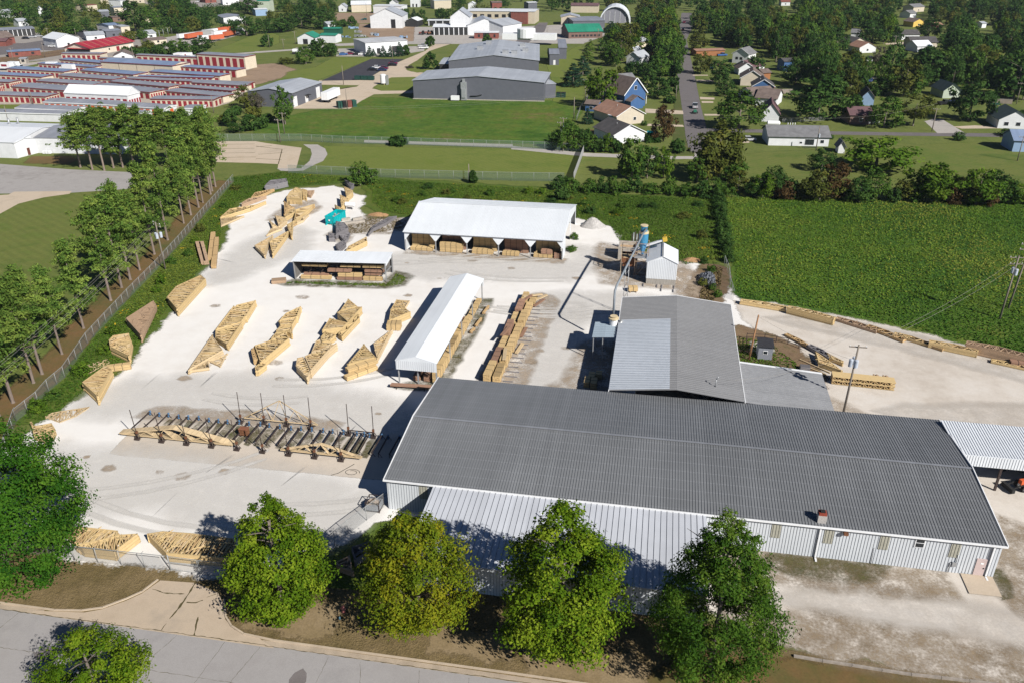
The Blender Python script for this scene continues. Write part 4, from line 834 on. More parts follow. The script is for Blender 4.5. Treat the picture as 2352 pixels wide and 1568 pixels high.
slab_lumber(ZB, (1560, 545), (1775, 545), 1.7, .06, 1.15, M_lumber, 'square block of new lumber at the near end of the short truss row')
# far group by the dumpster
TS(ZC, [(960, 230), (1080, 270), (1060, 440), (780, 420), (840, 320)], 1.7, W1, 'tall square pile of trusses, farthest pile of the far yard', dens=1.3)
TS(ZC, [(1085, 260), (1165, 285), (1155, 400), (1088, 390)], 1.3, W1, 'small upright block beside the tallest far pile')
TS(ZC, [(1160, 295), (1300, 290), (1240, 390), (1190, 380)], .7, WB, 'brown splintered truss pile at the far right of the tall pile', dens=1.4)
slab_lumber(ZC, (850, 470), (1050, 470), 1.6, .06, .9, M_lumber, 'short yellow timber pack before the tallest far pile')
TS(ZC, [(735, 490), (920, 610), (805, 655), (745, 740)], 1.3, W2, 'narrow triangle standing edge-on left of the far diagonal packs')
TS(ZC, [(760, 690), (830, 640), (940, 620), (940, 690), (755, 800)], 1.1, W1, 'mid far-yard pack with a smooth yellow flank')
TS(ZC, [(955, 650), (1310, 545), (1200, 650), (930, 860)], 1.1, W1, 'longest diagonal pack of the far yard, pointing to the dumpster', solid=True)
TS(ZC, [(915, 855), (1190, 745), (1100, 850), (905, 940)], .6, WP, 'lower flat pack along the foot of the longest diagonal pack', solid=True)
TS(ZC, [(570, 760), (750, 800), (790, 860), (635, 960)], 1.0, WP, 'pale open triangle left of the far diagonal packs', dens=1.6)
TS(ZC, [(465, 855), (625, 975), (515, 985)], .8, WP, 'small dark-edged triangle farthest left of the far yard', dens=1.4)
TS(ZC, [(790, 935), (905, 865), (880, 1135), (825, 1050)], 1.2, W1, 'pointed pack at the near foot of the far diagonals')
TS(ZC, [(500, 995), (640, 980), (700, 1010), (560, 1060), (405, 1130)], .5, WP, 'low scattered truss pile behind the two pale triangles', dens=1.8)
TS(ZC, [(180, 1325), (515, 1135), (445, 1260), (368, 1510)], .9, WP, 'wide pale triangle nearest in the far yard, tapering towards the shed', dens=1.8)
TS(ZC, [(460, 1255), (740, 1090), (835, 1050), (740, 1180), (520, 1480)], 1.1, W1, 'deep pack with three open bays beside the wide pale triangle', dens=.7)
TS(ZC, [(1868, 215), (2030, 290), (2010, 330), (1912, 410)], 1.5, W1, 'farthest of three packs right of the dumpster along the weeds', dens=1.4)
TS(ZC, [(1790, 370), (1950, 450), (1930, 490), (1815, 605)], 1.4, W1, 'middle of three packs along the weeds behind the dumpster', dens=1.4)
TS(ZC, [(1695, 560), (1850, 640), (1845, 680), (1770, 720)], 1.2, W1, 'nearest of three packs along the weeds, half behind the dumpster', dens=1.2)
TS(ZC, [(1880, 90), (1990, 140), (2050, 150), (1990, 250)], 1.3, WG, 'grey weathered pack under the round bush', dens=.8)
TS(ZC, [(1950, 1340), (2285, 1165), (2300, 1240), (1890, 1440)], 1.2, W1, 'long yellow truss pack behind the rack shed right end', dens=.6)
TS(ZC, [(1705, 870), (1870, 900), (1940, 990), (1705, 1110)], 1.3, WG, 'tall grey ladder-like truss pile in front of the dumpster', dens=1.3)
TS(ZC, [(1565, 1090), (1690, 1100), (1690, 1190), (1575, 1190)], .9, WG, 'grey heap of broken timber near the dumpster shadow', dens=1.6)
TS(ZC, [(1760, 1125), (1970, 1085), (1930, 1200), (1870, 1250)], .7, WG, 'grey truss with an open triangle tip on the dead grass', dens=.9)
TS(ZC, [(1700, 1310), (1850, 1225), (1900, 1290), (1750, 1430)], .9, WG, 'dark grey truss pile just behind the rack shed roof', dens=1.3)
TS(ZC, [(2320, 1100), (2400, 960), (2700, 790), (2850, 770), (2650, 900), (2420, 1010)], .8, WG, 'long grey truss pile lying left of the pole barn', dens=1.2)
TS(ZC, [(370, 200), (470, 100), (780, 65), (800, 125), (600, 170)], 1.5, WG, 'weathered grey truss stack at the far corner of the yard', dens=.9)
TS(ZC, [(120, 420), (190, 330), (550, 260), (400, 340), (250, 400)], .8, W2, 'long tan truss pack by the far left weeds, behind the brown one', dens=1.2)
TS(ZC, [(-60, 520), (80, 440), (400, 395), (200, 470), (-60, 560)], .8, WB, 'long brown truss pack along the left weeds', dens=.6)
# along the pine-side fence
TS(g01, [(2020, 430), (2110, 350), (2351, 312), (2440, 280), (2300, 345)], .9, W1, 'long yellow pack bent along the left edge of the yard', dens=.6)
TS(g01, [(2024, 440), (2240, 415), (2030, 505)], .5, WP, 'slatted low triangle below the bent yellow pack', dens=2.0)
for k, (a, bb, lb) in enumerate([((1815, 650), (1867, 832), 'left board pack of the splayed pair by the weeds'), ((1848, 650), (1895, 832), 'second board pack of the splayed pair by the weeds'), ((1957, 562), (1928, 795), 'long board pack leaning right beside the splayed pair'), ((1988, 610), (1960, 868), 'rightmost long board pack at the weedy left edge')]):
    slab_lumber(g01, a, bb, .95, .08, .75, M_woodb if k < 2 else M_wood2, lb)
TS(g01, [(1620, 1060), (1845, 958), (1888, 990), (1630, 1270), (1535, 1160)], 1.5, W1, 'large pack with tall plain side, third from the near end at the left weeds', dens=1.3)
TS(g01, [(1155, 1355), (1405, 1195), (1432, 1225), (1295, 1510)], 1.4, WB, 'brown triangle pack with a wooden cross piece on top, by the left weeds', dens=2.2)
TS(g02, [(1000, -15), (1040, -55), (1180, -75), (1210, 0), (1185, 130), (1010, 45)], 1.4, W1, 'bulky slatted pack between the brown triangle and the hooked pack', dens=1.8)
TS(g02, [(755, 370), (970, 215), (1030, 250), (895, 500)], 1.5, W1, 'slatted pack with a steep plain flank, near the assembly line left end', dens=1.8)
slab_lumber(g02, (975, 222), (1195, 195), .8, .06, .9, M_lumber, 'yellow board pack hooked onto the slatted pack at the left weeds')
TS(g02, [(695, 245), (985, 160), (1010, 190), (800, 300)], .15, WP, 'single open truss leaning into the weeds at the left', dens=.5)
TS(g02, [(400, 690), (480, 650), (820, 597), (700, 680), (545, 740)], .18, WP, 'single long truss lying flat on gravel near the left corner tree', dens=1.3)
TS(g02, [(280, 735), (320, 775), (470, 745), (505, 800), (440, 890), (305, 850)], 1.0, W1, 'slatted pack peeping over the big left corner tree', dens=1.6)
# by the street fence
TS(g03, [(560, 125), (730, 130), (1080, 168), (1060, 230), (700, 300)], 1.0, W1, 'rear truss pack by the street fence beside the left corner tree', dens=1.6)
TS(g03, [(715, 300), (1100, 200), (1270, 190), (1050, 360), (760, 325)], 1.3, W1, 'front truss pack by the street fence with a steep yellow end', dens=1.8)
TS(g03, [(1352, 195), (1500, 172), (1760, 190), (2150, 240), (2180, 430), (1530, 375)], 1.2, W1, 'widest truss pack by the street fence, half in the tree shadow', dens=2.2)
# along the right gravel road
G2 = 'trusses laid along the meadow edge'
def long_truss(a, bb, wd, h, m, label, dens=.6):
    n_[0] += 1; A, B = a, bb; d = (B-A); nn = Vector((-d.y, d.x, 0)).normalized()*wd
    return truss_stack([A, B, B+nn, (A+B)/2+nn*1.4, A+nn], h, m, label, 300+n_[0], G2, dens=dens)
long_truss(g21(2095, 1200, .7), g31(165, 1270, .7), 1.0, .75, W1, 'first yellow truss pack of the meadow edge, beside the wing roof')
long_truss(g31(175, 1255, 1.3), g31(605, 1362, 1.3), .9, 1.3, W1, 'tall solid yellow truss pack on the meadow edge, second from the wing', .8)
long_truss(g31(612, 1356, .5), g31(990, 1475, .5), 1.1, .5, WB, 'low brown truss behind the tall yellow pack on the meadow edge')
long_truss(g31(900, 1425, .5), g31(1240, 1560, .5), 1.0, .5, W2, 'low tan truss in the middle of the meadow edge')
long_truss(g31(1150, 1500, .5), g31(1450, 1590, .5), 1.0, .5, W1, 'low yellow truss past the middle of the meadow edge')
long_truss(g32(1400, 5, .5), g32(1600, 70, .5), .9, .5, W2, 'short tan truss on gravel in front of the meadow edge')
long_truss(g31(1480, 1575, 1.0), g32(1930, 100, 1.0), 1.0, 1.0, W1, 'big yellow truss pack on the meadow edge beside the grey stack')
long_truss(g32(1820, 20, 1.5), g32(2400, 150, 1.5), 1.3, 1.5, WB, 'tall grey-brown weathered truss stack at the right frame edge', .8)
long_truss(g32(2050, 180, .4), g32(2420, 260, .4), 1.0, .4, W1, 'low yellow truss nearest the right frame edge')
slab_lumber(g32, (2230, 170), (2440, 195), 1.0, .06, .7, M_lumberr, 'short reddish timber pack in front of the grey-brown stack')
long_truss(g32(350, 35, .6), g32(550, 145, .6), .9, .6, WG, 'grey open truss frame at the end of the pipe fence')
long_truss(g31(150, 1500, .4), g32(350, 40, .4), .7, .4, W2, 'thin tan truss leading from the pipe fence')
TS(g32, [(440, 90), (620, 215), (680, 265), (470, 190)], .8, W1, 'slatted yellow triangle behind the square floor trusses', dens=2.0)
TS(g32, [(540, 100), (695, 180), (690, 200), (565, 150)], .6, W1, 'small yellow truss pack beside the slatted triangle', dens=1.5)
# floor trusses: two tiers standing
p, q = g32(582, 392, 0), g32(1160, 455, 0)
T = thing('floor_truss_stack', 'two-tier block of open-web floor trusses on the right gravel', 'floor trusses', p, None, math.atan2(q.y-p.y, q.x-p.x)); LL = (q-p).length
for t in range(2):
    b = MB(); z = .1+t*.62
    for zz in (z, z+.52): b.box(0, 0, zz, LL, 1.7, zz+.06)
    b.build('chord', M_wood, T); b = MB()
    for k in range(12):
        a = k*LL/12
        for y in (0, .55, 1.1, 1.62): b.bar((a+.05, y+.04, z+.06 if k % 2 else z+.52), (a+LL/12-.05, y+.04, z+.52 if k % 2 else z+.06), .08)
        b.box(a, 0, z+.06, a+.08, 1.68, z+.52)
    b.build('web', M_wood2, T)
b = MB(); b.box(1.6, 2.2, 0, 5.8, 3.6, .25); b.build('timber_skid', M_woodg, T)
for x, lb in ((6.3, 'brown stump-like crate behind the floor trusses'), (7.6, 'splintered post bundle behind the floor trusses')):
    P = p + Vector((x*math.cos(T.rotation_euler.z)-2.6*math.sin(T.rotation_euler.z), x*math.sin(T.rotation_euler.z)+2.6*math.cos(T.rotation_euler.z), 0))
    b = MB(); 
    for k in range(4): b.box(-.4+k*.2, -.4, 0, -.22+k*.2, .4, .9-.1*(k % 2))
    o = b.build('crate' if x < 7 else 'post_bundle', M_woodb); o.location = P; tag(o, lb, 'crate' if x < 7 else 'posts')

# lumber under the roofs
GB = 'lumber in the pole barn bays'
bay = lambda k, a, c: (BX0+k*6.53+a, BX0+k*6.53+c)
for k, rows in enumerate([[(.9, 5.6, 1.5, .08, .6, 'low lumber pack at the front of the leftmost barn bay')], [(.7, 5.3, 1.3, .1, .95, 'tall bright lumber pack at the front of the second barn bay'), (.7, 5.3, 1.3, 1.07, .95, 'upper bright lumber pack of the second barn bay')],
                          [(.9, 5.2, 1.3, .1, .9, 'wide lumber pack at the front of the third barn bay')], [(.7, 4.0, 1.3, .1, .7, 'low lumber pack at the front of the fourth barn bay')], [(.6, 4.4, 1.3, .1, .7, 'bright low lumber pack at the front of the fifth barn bay')]]):
    for j, (a, c, wd, z, h, lb) in enumerate(rows):
        x0, x1 = bay(k, a, c); lumber_pack((x0, 82.0+wd/2), (x1, 82.0+wd/2), wd, z, h, M_lumber, lb, GB, 3, seed=k*7+j)
    for j, (yy, z, h) in enumerate(((84.6, .1, 1.0), (84.6, 1.12, 1.0), (84.6, 2.15, .8))):
        x0, x1 = bay(k, .8, 5.7); lumber_pack((x0, yy), (x1, yy), 1.3, z, h, M_lumberr if k % 2 else M_lumber, '%s shaded lumber pack %s of the rear stack in the %s barn bay' % (('brown' if k % 2 else 'tan'), ('at the bottom', 'in the middle', 'on top')[j], ('leftmost', 'second', 'third', 'fourth', 'fifth')[k]), GB, 3, seed=60+k*3+j)
x0, x1 = bay(4, 4.7, 6.1)
lumber_pack((x0, 82.6), (x1, 82.6), 1.2, .1, 1.1, M_lumberr, 'short brown lumber block by the right barn corner post', GB, 1, seed=90)
lumber_pack((BX0+28.2, 82.6), (BX0+30.4, 82.6), 1.2, .9, .8, M_lumberr, 'short brown lumber block on top in the right barn bay', GB, 1, seed=91)
GR = 'board packs on the racks of the small shed'
sx = lambda x, y: (-39+x, 62.9+.1*x+y)
for i, (x0, x1, y, z, h, m, lb) in enumerate([(1.2, 6.0, 2.2, 2.42, .4, M_lumber, 'top left yellow pack on the rack'), (8.6, 12.4, 2.2, 2.42, .4, M_lumber, 'top middle yellow pack on the rack'), (12.8, 16.8, 2.2, 2.42, .5, M_lumber, 'top right yellow pack on the rack'),
        (6.2, 10.7, 1.4, 1.52, .5, M_lumberr, 'grey-pink pack jutting out of the middle rack'), (13.2, 16.8, 1.8, 1.52, .45, M_lumberr, 'pinkish pack at the right of the middle rack'), (1.4, 6.2, 1.8, .67, .35, M_lumberr, 'brown pack on the lower left rack arms'),
        (1.0, 6.8, .7, .1, .6, M_lumber, 'lowest left bright pack on the ground'), (8.2, 12.6, 1.0, .67, .65, M_lumber, 'bright thick pack on the lower middle arms'), (8.0, 12.8, .3, .1, .5, M_lumberr, 'reddish pack on the ground in the middle'),
        (13.0, 16.6, .5, .1, .65, M_lumber, 'bright pack on the ground at the right'), (13.2, 16.4, 1.9, .95, .3, M_lumberr, 'thin brown pack above the right ground pack')]):
    lumber_pack(sx(x0, y*.42+.4), sx(x1, y*.42+.4), .8, z, h, m, lb+' in the small shed', GR, 2, seed=120+i, world_z=1)
lumber_pack((-42.6, 60.6), (-40.2, 61.6), 1.6, .05, .6, M_woodb, 'heap of brown off-cut boards left of the rack shed', None, 0, seed=140)
GL = 'lumber under the long canopy'
for i in range(7):
    y = 29.0+i*4.3
    lumber_pack((-2.35, y), (-2.35, y+4.0), .9, .12, [1.5, 1.3, 1.45, 1.5, .9, .5, .5][i], M_lumber, '%s lumber pack from the near end along the right edge of the long canopy' % ('first', 'second', 'third', 'fourth', 'fifth', 'sixth', 'seventh')[i], GL, 2, seed=150+i)
    if i < 5:
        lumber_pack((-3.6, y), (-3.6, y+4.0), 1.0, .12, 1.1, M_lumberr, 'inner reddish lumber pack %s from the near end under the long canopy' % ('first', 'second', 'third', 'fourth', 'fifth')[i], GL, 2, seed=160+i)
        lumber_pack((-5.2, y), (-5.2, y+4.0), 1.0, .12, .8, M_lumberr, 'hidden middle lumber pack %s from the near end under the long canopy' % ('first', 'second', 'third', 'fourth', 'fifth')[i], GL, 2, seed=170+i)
T = lumber_pack((-8.3, 26.6), (-2.4, 26.9), .7, .45, .22, M_lumberr, 'long red-brown boards on trestles across the near end of the long canopy', None, 0, seed=180, world_z=1)
for x in (-2.1, 2.0):
    b = MB()
    for s in (-.5, .5): b.bar((x, s, -.45), (x, -s, -.02), .07)
    b.build('trestle_leg', M_dsteel, T)
for i, (x, y, ln) in enumerate([(-.6, 48, 3.0), (-.4, 53, 3.2), (-.9, 45.5, 1.6)]):
    lumber_pack((x, y), (x+.3, y+ln), .35, .25, .3, M_wood2, ('near', 'far', 'short')[i]+' single timber on bearers right of the long canopy far end', None, 0, seed=184+i)
GW = 'lumber packs in the open double row'
y = 30.2; i = 0
ordn = ['first', 'second', 'third', 'fourth', 'fifth', 'sixth', 'seventh', 'eighth']
for i, (ln, hl, hr_) in enumerate([(4.4, 1.3, 1.0), (4.5, 1.1, 1.35), (4.0, .9, 1.2), (4.6, 1.5, .9), (4.2, .8, 1.3), (4.4, 1.2, .7), (3.6, .9, .5)]):
    ox = .55*i/2 + rnd.uniform(-.15, .15)
    lumber_pack((4.95+ox*.45, y), (4.95+ox*.45+rnd.uniform(-.1, .1), y+ln), 1.05, .2, hl, M_lumber if i % 2 == 0 else M_lumberr, 'left %s pack from the near end of the open lumber row' % ordn[i], GW, 2, seed=200+i)
    lumber_pack((6.35+ox*.45, y+rnd.uniform(-.3, .3)), (6.35+ox*.45, y+ln), 1.1, .2, hr_, M_lumber, 'right %s pack from the near end of the open lumber row' % ordn[i], GW, 2, seed=220+i)
    y += ln+.35
for i, (x, y, an, z) in enumerate([(5.2, 44, 1.4, 1.75), (6.5, 36.5, 1.7, 1.6), (6.2, 58.5, 1.2, 1.2), (7.0, 60.5, .5, 1.0), (8.3, 59.3, 1.2, .2), (8.2, 61.5, 1.0, .2), (7.6, 47.2, 1.5, .2), (7.9, 41.5, 1.45, .2)]):
    dx, dy = math.cos(an)*1.8, math.sin(an)*1.8
    lumber_pack((x-dx, y-dy), (x+dx, y+dy), .55, z, .16, M_woodp if i % 2 else M_lumberr, 'loose %s boards lying %s the open lumber row' % (('reddish', 'pale')[i % 2], ('on the fourth pack of', 'on the second pack of', 'on the sixth pack of', 'across the far end of', 'off the far right of', 'at the farthest tip of', 'right of the fourth pack of', 'right of the third pack of')[i]), None, 0, seed=240+i, world_z=1)
for k in range(22):
    y = 31+k*1.5; o = MB().box(0, 0, 0, rnd.uniform(1.3, 2.1), .14, .14).build('runner_timber', M_woodg); o.location = (7.3, y, .03); tag(o, 'short grey runner timber sticking out right of the open lumber row', 'timber', 'runner timbers of the open lumber row')
for i, (x, y, wd, ln, z, h) in enumerate([(19.9, 33.2, .9, 1.5, .1, .8), (20.9, 34.0, .9, 1.2, .1, .8), (19.4, 31.2, .8, 1.9, .1, .9), (20.4, 30.8, .9, 1.9, .1, 1.0), (20.0, 25.2, 1.5, 2.0, .1, .7)]):
    lumber_pack((x, y), (x, y+ln), wd, z, h, M_wood, '%s short cut-timber pack beside the open wall of the wing' % ('far left', 'far right', 'near left', 'near right', 'nearest')[i], 'cut timber by the wing', 1, seed=260+i)
for i in range(4):
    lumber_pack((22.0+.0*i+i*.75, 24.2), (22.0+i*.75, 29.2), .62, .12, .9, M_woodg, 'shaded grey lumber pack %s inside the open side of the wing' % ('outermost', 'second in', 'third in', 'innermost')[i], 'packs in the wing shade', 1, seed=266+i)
lumber_pack(g21(1070, 1068, .9), g21(1155, 1068, .9), 1.3, .25, .7, M_lumber, 'small square yellow timber pack below the rusty hopper', None, 1, seed=270)
for k, (x, y) in enumerate([(26.1, 71.3), (28.6, 71.2), (29.5, 71.2), (31.7, 71.2), (29.4, 69.6), (31.6, 69.4)]):
    o = MB().box(-.08, -1.0, 0, .08, .4, .16).build('rail_timber', M_woodg); o.location = (x, y, .03); tag(o, 'short dark rail timber on the ground in front of the sawdust shed', 'timber', 'rail timbers by the sawdust shed')

# ================================================================= TRUSS ASSEMBLY LINE
GA = 'rails of the truss assembly line'
def rail_proto(label):
    T = thing('assembly_rail', label, 'steel rail', (0, 0, 0), GA)
    MB().box(-.06, 0, .55, .06, 4.2, .7).build('beam', M_dsteel, T)
    for y in (.1, 4.05):
        b = MB(); b.bar((-.05, y, 0), (-.02, y, .55), .06); b.bar((.45, y, 0), (.03, y, .6), .05); b.build('trestle', M_dsteel, T)
    b = MB(); b.box(-.08, 3.95, .2, .08, 4.2, .78); b.build('clamp_jack', mat('jack blue', (.08, .17, .30), .6, .3, 3), T)
    return T
xs = [-38.2+1.46*k for k in range(20)] + [-8.6, -7.7, -7.0, -5.4, -4.4, -3.0, -1.9]
pr = None
for k, x in enumerate(xs):
    lb = '%s dark steel rail of the assembly line, counted from its left end' % (['first', 'second', 'third', 'fourth', 'fifth', 'sixth', 'seventh', 'eighth', 'ninth', 'tenth', 'eleventh', 'twelfth', 'thirteenth', 'fourteenth', 'fifteenth', 'sixteenth', 'seventeenth', 'eighteenth', 'nineteenth', 'twentieth', 'twenty-first', 'twenty-second', 'twenty-third', 'twenty-fourth', 'twenty-fifth', 'twenty-sixth', 'twenty-seventh'][k])
    if pr is None: pr = rail_proto(lb); pr.location = (x, 9.6, 0)
    else: dup(pr, (x+rnd.uniform(-.1, .1), 9.4+rnd.uniform(-.15, .15), 0), rnd.uniform(-.02, .02), lb)
GU = 'uprights of the truss assembly line'
def upright(front, label):
    T = thing('assembly_upright', label, 'steel upright', (0, 0, 0), GU); s = -1 if front else 1
    b = MB(); b.tube([(0, 0, .3), (-.0, s*.25, 4.6)], .055, 6); b.build('mast', M_dsteel, T)
    b = MB()
    for q in ((-.35, -.3), (.35, -.3), (.3, .4), (-.3, .4)): b.bar((q[0], q[1], 0), (0, 0, 1.0), .08)
    b.bar((-.4, -.3, .12), (.4, -.3, .12), .07); b.box(-.3, -.35, .0, .3, .1, .28); b.build('base_frame', M_dsteel, T)
    b = MB(); b.box(-.13, -.1, .9, .13, .14, 1.25); b.build('winch', M_rust, T)
    return T
ua = upright(True, 'first leaning steel mast on the street side of the assembly line'); ua.location = (-36.5, 8.1, 0)
for k in range(1, 9): dup(ua, (-36.5+3.47*k, 8.05, 0), 0, '%s leaning steel mast on the street side of the assembly line' % ['', 'second', 'third', 'fourth', 'fifth', 'sixth', 'seventh', 'eighth', 'ninth'][k])
ub = upright(False, 'leftmost tall steel mast on the far side of the assembly line'); ub.location = (-25.2, 14.1, 0)
for k, x in enumerate((-22.0, -18.8, -15.4, -9.9, -6.5)): dup(ub, (x, 14.4 if x < -12 else 13.7, 0), 0, '%s tall steel mast on the far side of the assembly line' % ('second', 'third', 'fourth', 'fifth', 'rightmost')[k])
T = thing('tie_beam', 'rusty tie beam joining the two rightmost far-side masts', 'steel beam', (-9.9, 13.8, .7)); b = MB(); b.bar((0, 0, 0), (3.4, 0, 0), .12); b.build('beam', M_dsteel, T)
def standing_truss(x0, x1, y, z, hh, wd, n, m, label, web=6, lean=0.0):
    T = thing('standing_truss', label, 'roof truss', (x0, y, z)); L = x1-x0; b = MB(); b2 = MB(); b3 = MB()
    s_ = [wd*k/max(1, n-1) for k in range(n)] if n > 1 else [0]
    if n > 4:     # close pack: chords as slabs across the pack
        b.hexa((0, 0, 0), (L, 0, 0), (0, wd, 0), (0, 0, .12))
        b2.hexa((-.3, 0, .02), (L/2+.3, 0, hh), (0, wd, 0), (0, 0, .13)); b2.hexa((L/2, 0, hh+.02), (L/2+.4, 0, -hh-.02), (0, wd, 0), (0, 0, .13))
    for y_ in s_:
        if n <= 4:
            b.bar((0, y_, 0), (L, y_, 0), .07, .12); b2.bar((0, y_, 0), (L/2, y_+lean, hh), .07, .12); b2.bar((L/2, y_+lean, hh), (L, y_, 0), .07, .12)
        for k in range(web):
            xa, xb = L*(k+.5)/web, L*(k+1.0 if k < web/2 else k)/web; top = lambda x: hh*(1-abs(x-L/2)/(L/2))
            xa_, xb_ = (L*k/web + L/web*.5), (L*(k+1)/web)
            b3.bar((xa_, y_+lean*top(xa_)/hh, top(xa_)), (xb_, y_, .06), .07); b3.bar((xa_, y_+lean*top(xa_)/hh, top(xa_)), (L*k/web, y_, .06), .07)
    b.build('bottom_chord', m, T); b2.build('top_chord', m, T); b3.build('web', m, T); return T
standing_truss(-39.0, -23.8, 8.3, .35, 1.55, 1.0, 7, M_woodp, 'thick pack of roof trusses standing on the assembly line left half')
standing_truss(-16.9, -6.2, 8.3, .5, 1.2, .3, 3, M_woodp, 'thin truss pair lying against the street-side masts on the right', 5, .35)
standing_truss(-25.0, -14.5, 14.6, .5, 2.9, 0, 1, M_woodp, 'single tall open truss standing upright at the far side of the assembly line', 5, .5)
T = thing('tool_cabinet', 'rusty orange tool cabinet among the assembly rails', 'cabinet', (-23.2, 11.2, 0)); MB().box(-.55, -.35, .3, .55, .35, 1.15).build('body', M_rust, T); MB().box(-.6, -.4, 1.15, .6, .4, 1.22).build('lid', mat('rust lid', (.22, .09, .05), .8), T)
for x in (-.45, .45): MB().box(x-.05, -.3, 0, x+.05, .3, .3).build('leg', M_dsteel, T)
b = MB(); r3 = random.Random(3)
cp = [(-6.9, 7.6, .06), (-8.2, 5.4, .06), (-8.9, 4.9, .06)]
b.tube(cp, .03, 5); b.tube([(-6.6+1.0*math.cos(t*.5)*(1-.03*t), 5.9+.7*math.sin(t*.5)*(1-.03*t), .06) for t in range(18)], .025, 5)
tag(b.build('air_hose', M_dark), 'thin dark hose looping on the slab near the warehouse shadow', 'hose')

# ================================================================= SMALL YARD THINGS
T = thing('dumpster', 'turquoise roll-off dumpster full of scrap beside the weeds', 'dumpster', (-45.7, 95.0, 0), None, R(-8))
b = MB(); w2, l2 = 2.3, 5.2
b.hexa((0, 0, .3), (w2, 0, 0), (0, .08, 0), (-.0, -.1, 1.6)); b.box(0, l2-.08, .3, w2, l2, 1.9); b.box(0, .08, .3, .08, l2-.08, 1.9); b.box(w2-.08, .08, .3, w2, l2-.08, 1.9); b.box(.08, .08, .3, w2-.08, l2-.08, .4)
b.build('body', M_teal, T); b = MB()
for k in range(7): b.box(-.08, .4+k*.72, .3, 0, .5+k*.72, 1.9); b.box(w2, .4+k*.72, .3, w2+.08, .5+k*.72, 1.9)
for k in range(3): b.box(.3+k*.8, -.12, .3, .4+k*.8, -.04, 1.75)
b.build('stake', M_teal, T); b = MB(); b.box(-.1, -.12, 1.9, w2+.1, .02, 2.02); b.box(-.1, l2-.02, 1.9, w2+.1, l2+.1, 2.02); b.box(-.1, .02, 1.9, .02, l2-.02, 2.02); b.box(w2-.02, .02, 1.9, w2+.1, l2-.02, 2.02); b.build('top_rail', M_teal, T)
b = MB()
for k in range(16): b.cbox((r3.uniform(.3, 2), r3.uniform(.5, 4.5), 1.0), r3.uniform(.2, .9), r3.uniform(.1, .7), r3.uniform(.1, .5), r3.uniform(0, 3))
b.build('scrap_load', mat('mixed scrap', (.3, .3, .3), .7, .8, 3), T); MB().box(.9, -.2, 1.0, 1.25, -.13, 1.3).build('plate', M_sign, T)
b = MB()
for x in (.3, 2.0): b.box(x-.1, -.5, 0, x+.1, 5.0, .3)
b.build('skid', M_teal, T)
T = thing('fuel_tank', 'white horizontal tank on legs in the weeds right of the dumpster', 'tank', ZC(1985, 655, 0)); b = MB(); b.tube([(-1.2, 0, 1.3), (-1.1, 0, 1.3), (1.1, 0, 1.3), (1.2, 0, 1.3)], [.35, .55, .55, .35], 14); b.build('tank_shell', M_trim, T)
for x in (-.8, .8): b = MB(); b.bar((x, -.4, 0), (x, -.2, 1.0), .08); b.bar((x, .4, 0), (x, .2, 1.0), .08); b.build('leg', M_trim, T)
for a, bb, lb in (((1810, 835), (1975, 810), 'grey concrete block in the weeds beside the fuel tank'), ((2020, 830), (2200, 795), 'pale concrete block farther right of the fuel tank'), ((1830, 905), (2250, 855), 'long grey concrete beam lying below the two blocks')):
    p, q = ZC(*a, .5), ZC(*bb, .5); b = MB(); b.bar((p.x, p.y, .3), (q.x, q.y, .3), .7 if 'block' in lb else .35, .6 if 'block' in lb else .35); tag(b.build('concrete_block' if 'block' in lb else 'concrete_beam', M_conc), lb, 'concrete block')
def heap(name, c, rx, ry, h, m, label, cat, seed, kind=None):
    rr = random.Random(seed); b = MB(); n1, n2 = 10, 22; ring = []
    for i in range(n1+1):
        t = i/n1; row = []
        for j in range(n2):
            a = 2*math.pi*j/n2; k = 1-t + rr.uniform(-.05, .05)*(1 if 0 < i < n1 else 0); row.append((rx*k*math.cos(a)*(1+.12*math.sin(3*a+seed)), ry*k*math.sin(a)*(1+.1*math.cos(2*a+seed)), max(0, h*(1-(1-t)**1.3)+rr.uniform(-.08, .08)*(i > 0)) if i else -.02))
        ring.append(row)
    for i in range(n1):
        for j in range(n2): b.face([ring[i][j], ring[i][(j+1) % n2], ring[i+1][(j+1) % n2], ring[i+1][j]], 0, True)
    o = b.build(name, m); o.location = c; return tag(o, label, cat)
heap('gravel_heap', (13.7, 103.8, 0), 2.9, 2.2, 2.1, mat('crushed stone', (.46, .44, .42), .95, .2, 3, fine=.4, bump=.5), 'pale cone of crushed stone by the right end of the pole barn', 'gravel heap', 2)
heap('earth_heap', ZC(2520, 760, 0), 2.6, 1.2, .7, mat('bare earth', (.40, .24, .12), .95, .2, 3, fine=.4, bump=.4), 'low orange earth heap left of the pole barn', 'earth heap', 5)
heap('earth_heap', (35.2, 85.5, 0), 2.2, 1.0, .7, MATS['bare earth'], 'low reddish earth heap behind the sawdust shed', 'earth heap', 8)
T = thing('culvert_pipe', 'dark grey round tarp-covered hump behind the pole barn left end', 'pipe', (-19.5, 106.8, 0)); b = MB(); b.tube([(0, 0, 1.0), (3.2, 0, 1.0)], 1.15, 14); b.build('pipe', M_grayp, T)
T = thing('scrap_cage', 'wire-sided scrap cage full of cardboard and bags beside the warehouse corner', 'scrap cage', g(1, 2, 1010, 1560)); T.location.z = 0
b = MB()
for x in (0, 1.6):
    for y in (0, 1.5): b.bar((x, y, 0), (x, y, 1.3), .07)
for z in (.15, 1.3):
    b.bar((0, 0, z), (1.6, 0, z), .06); b.bar((0, 1.5, z), (1.6, 1.5, z), .06); b.bar((0, 0, z), (0, 1.5, z), .06); b.bar((1.6, 0, z), (1.6, 1.5, z), .06)
b.build('frame', M_dsteel, T); MB().box(.04, .04, .2, 1.56, 1.46, .9).build('crate_box', M_grayp, T); b = MB()
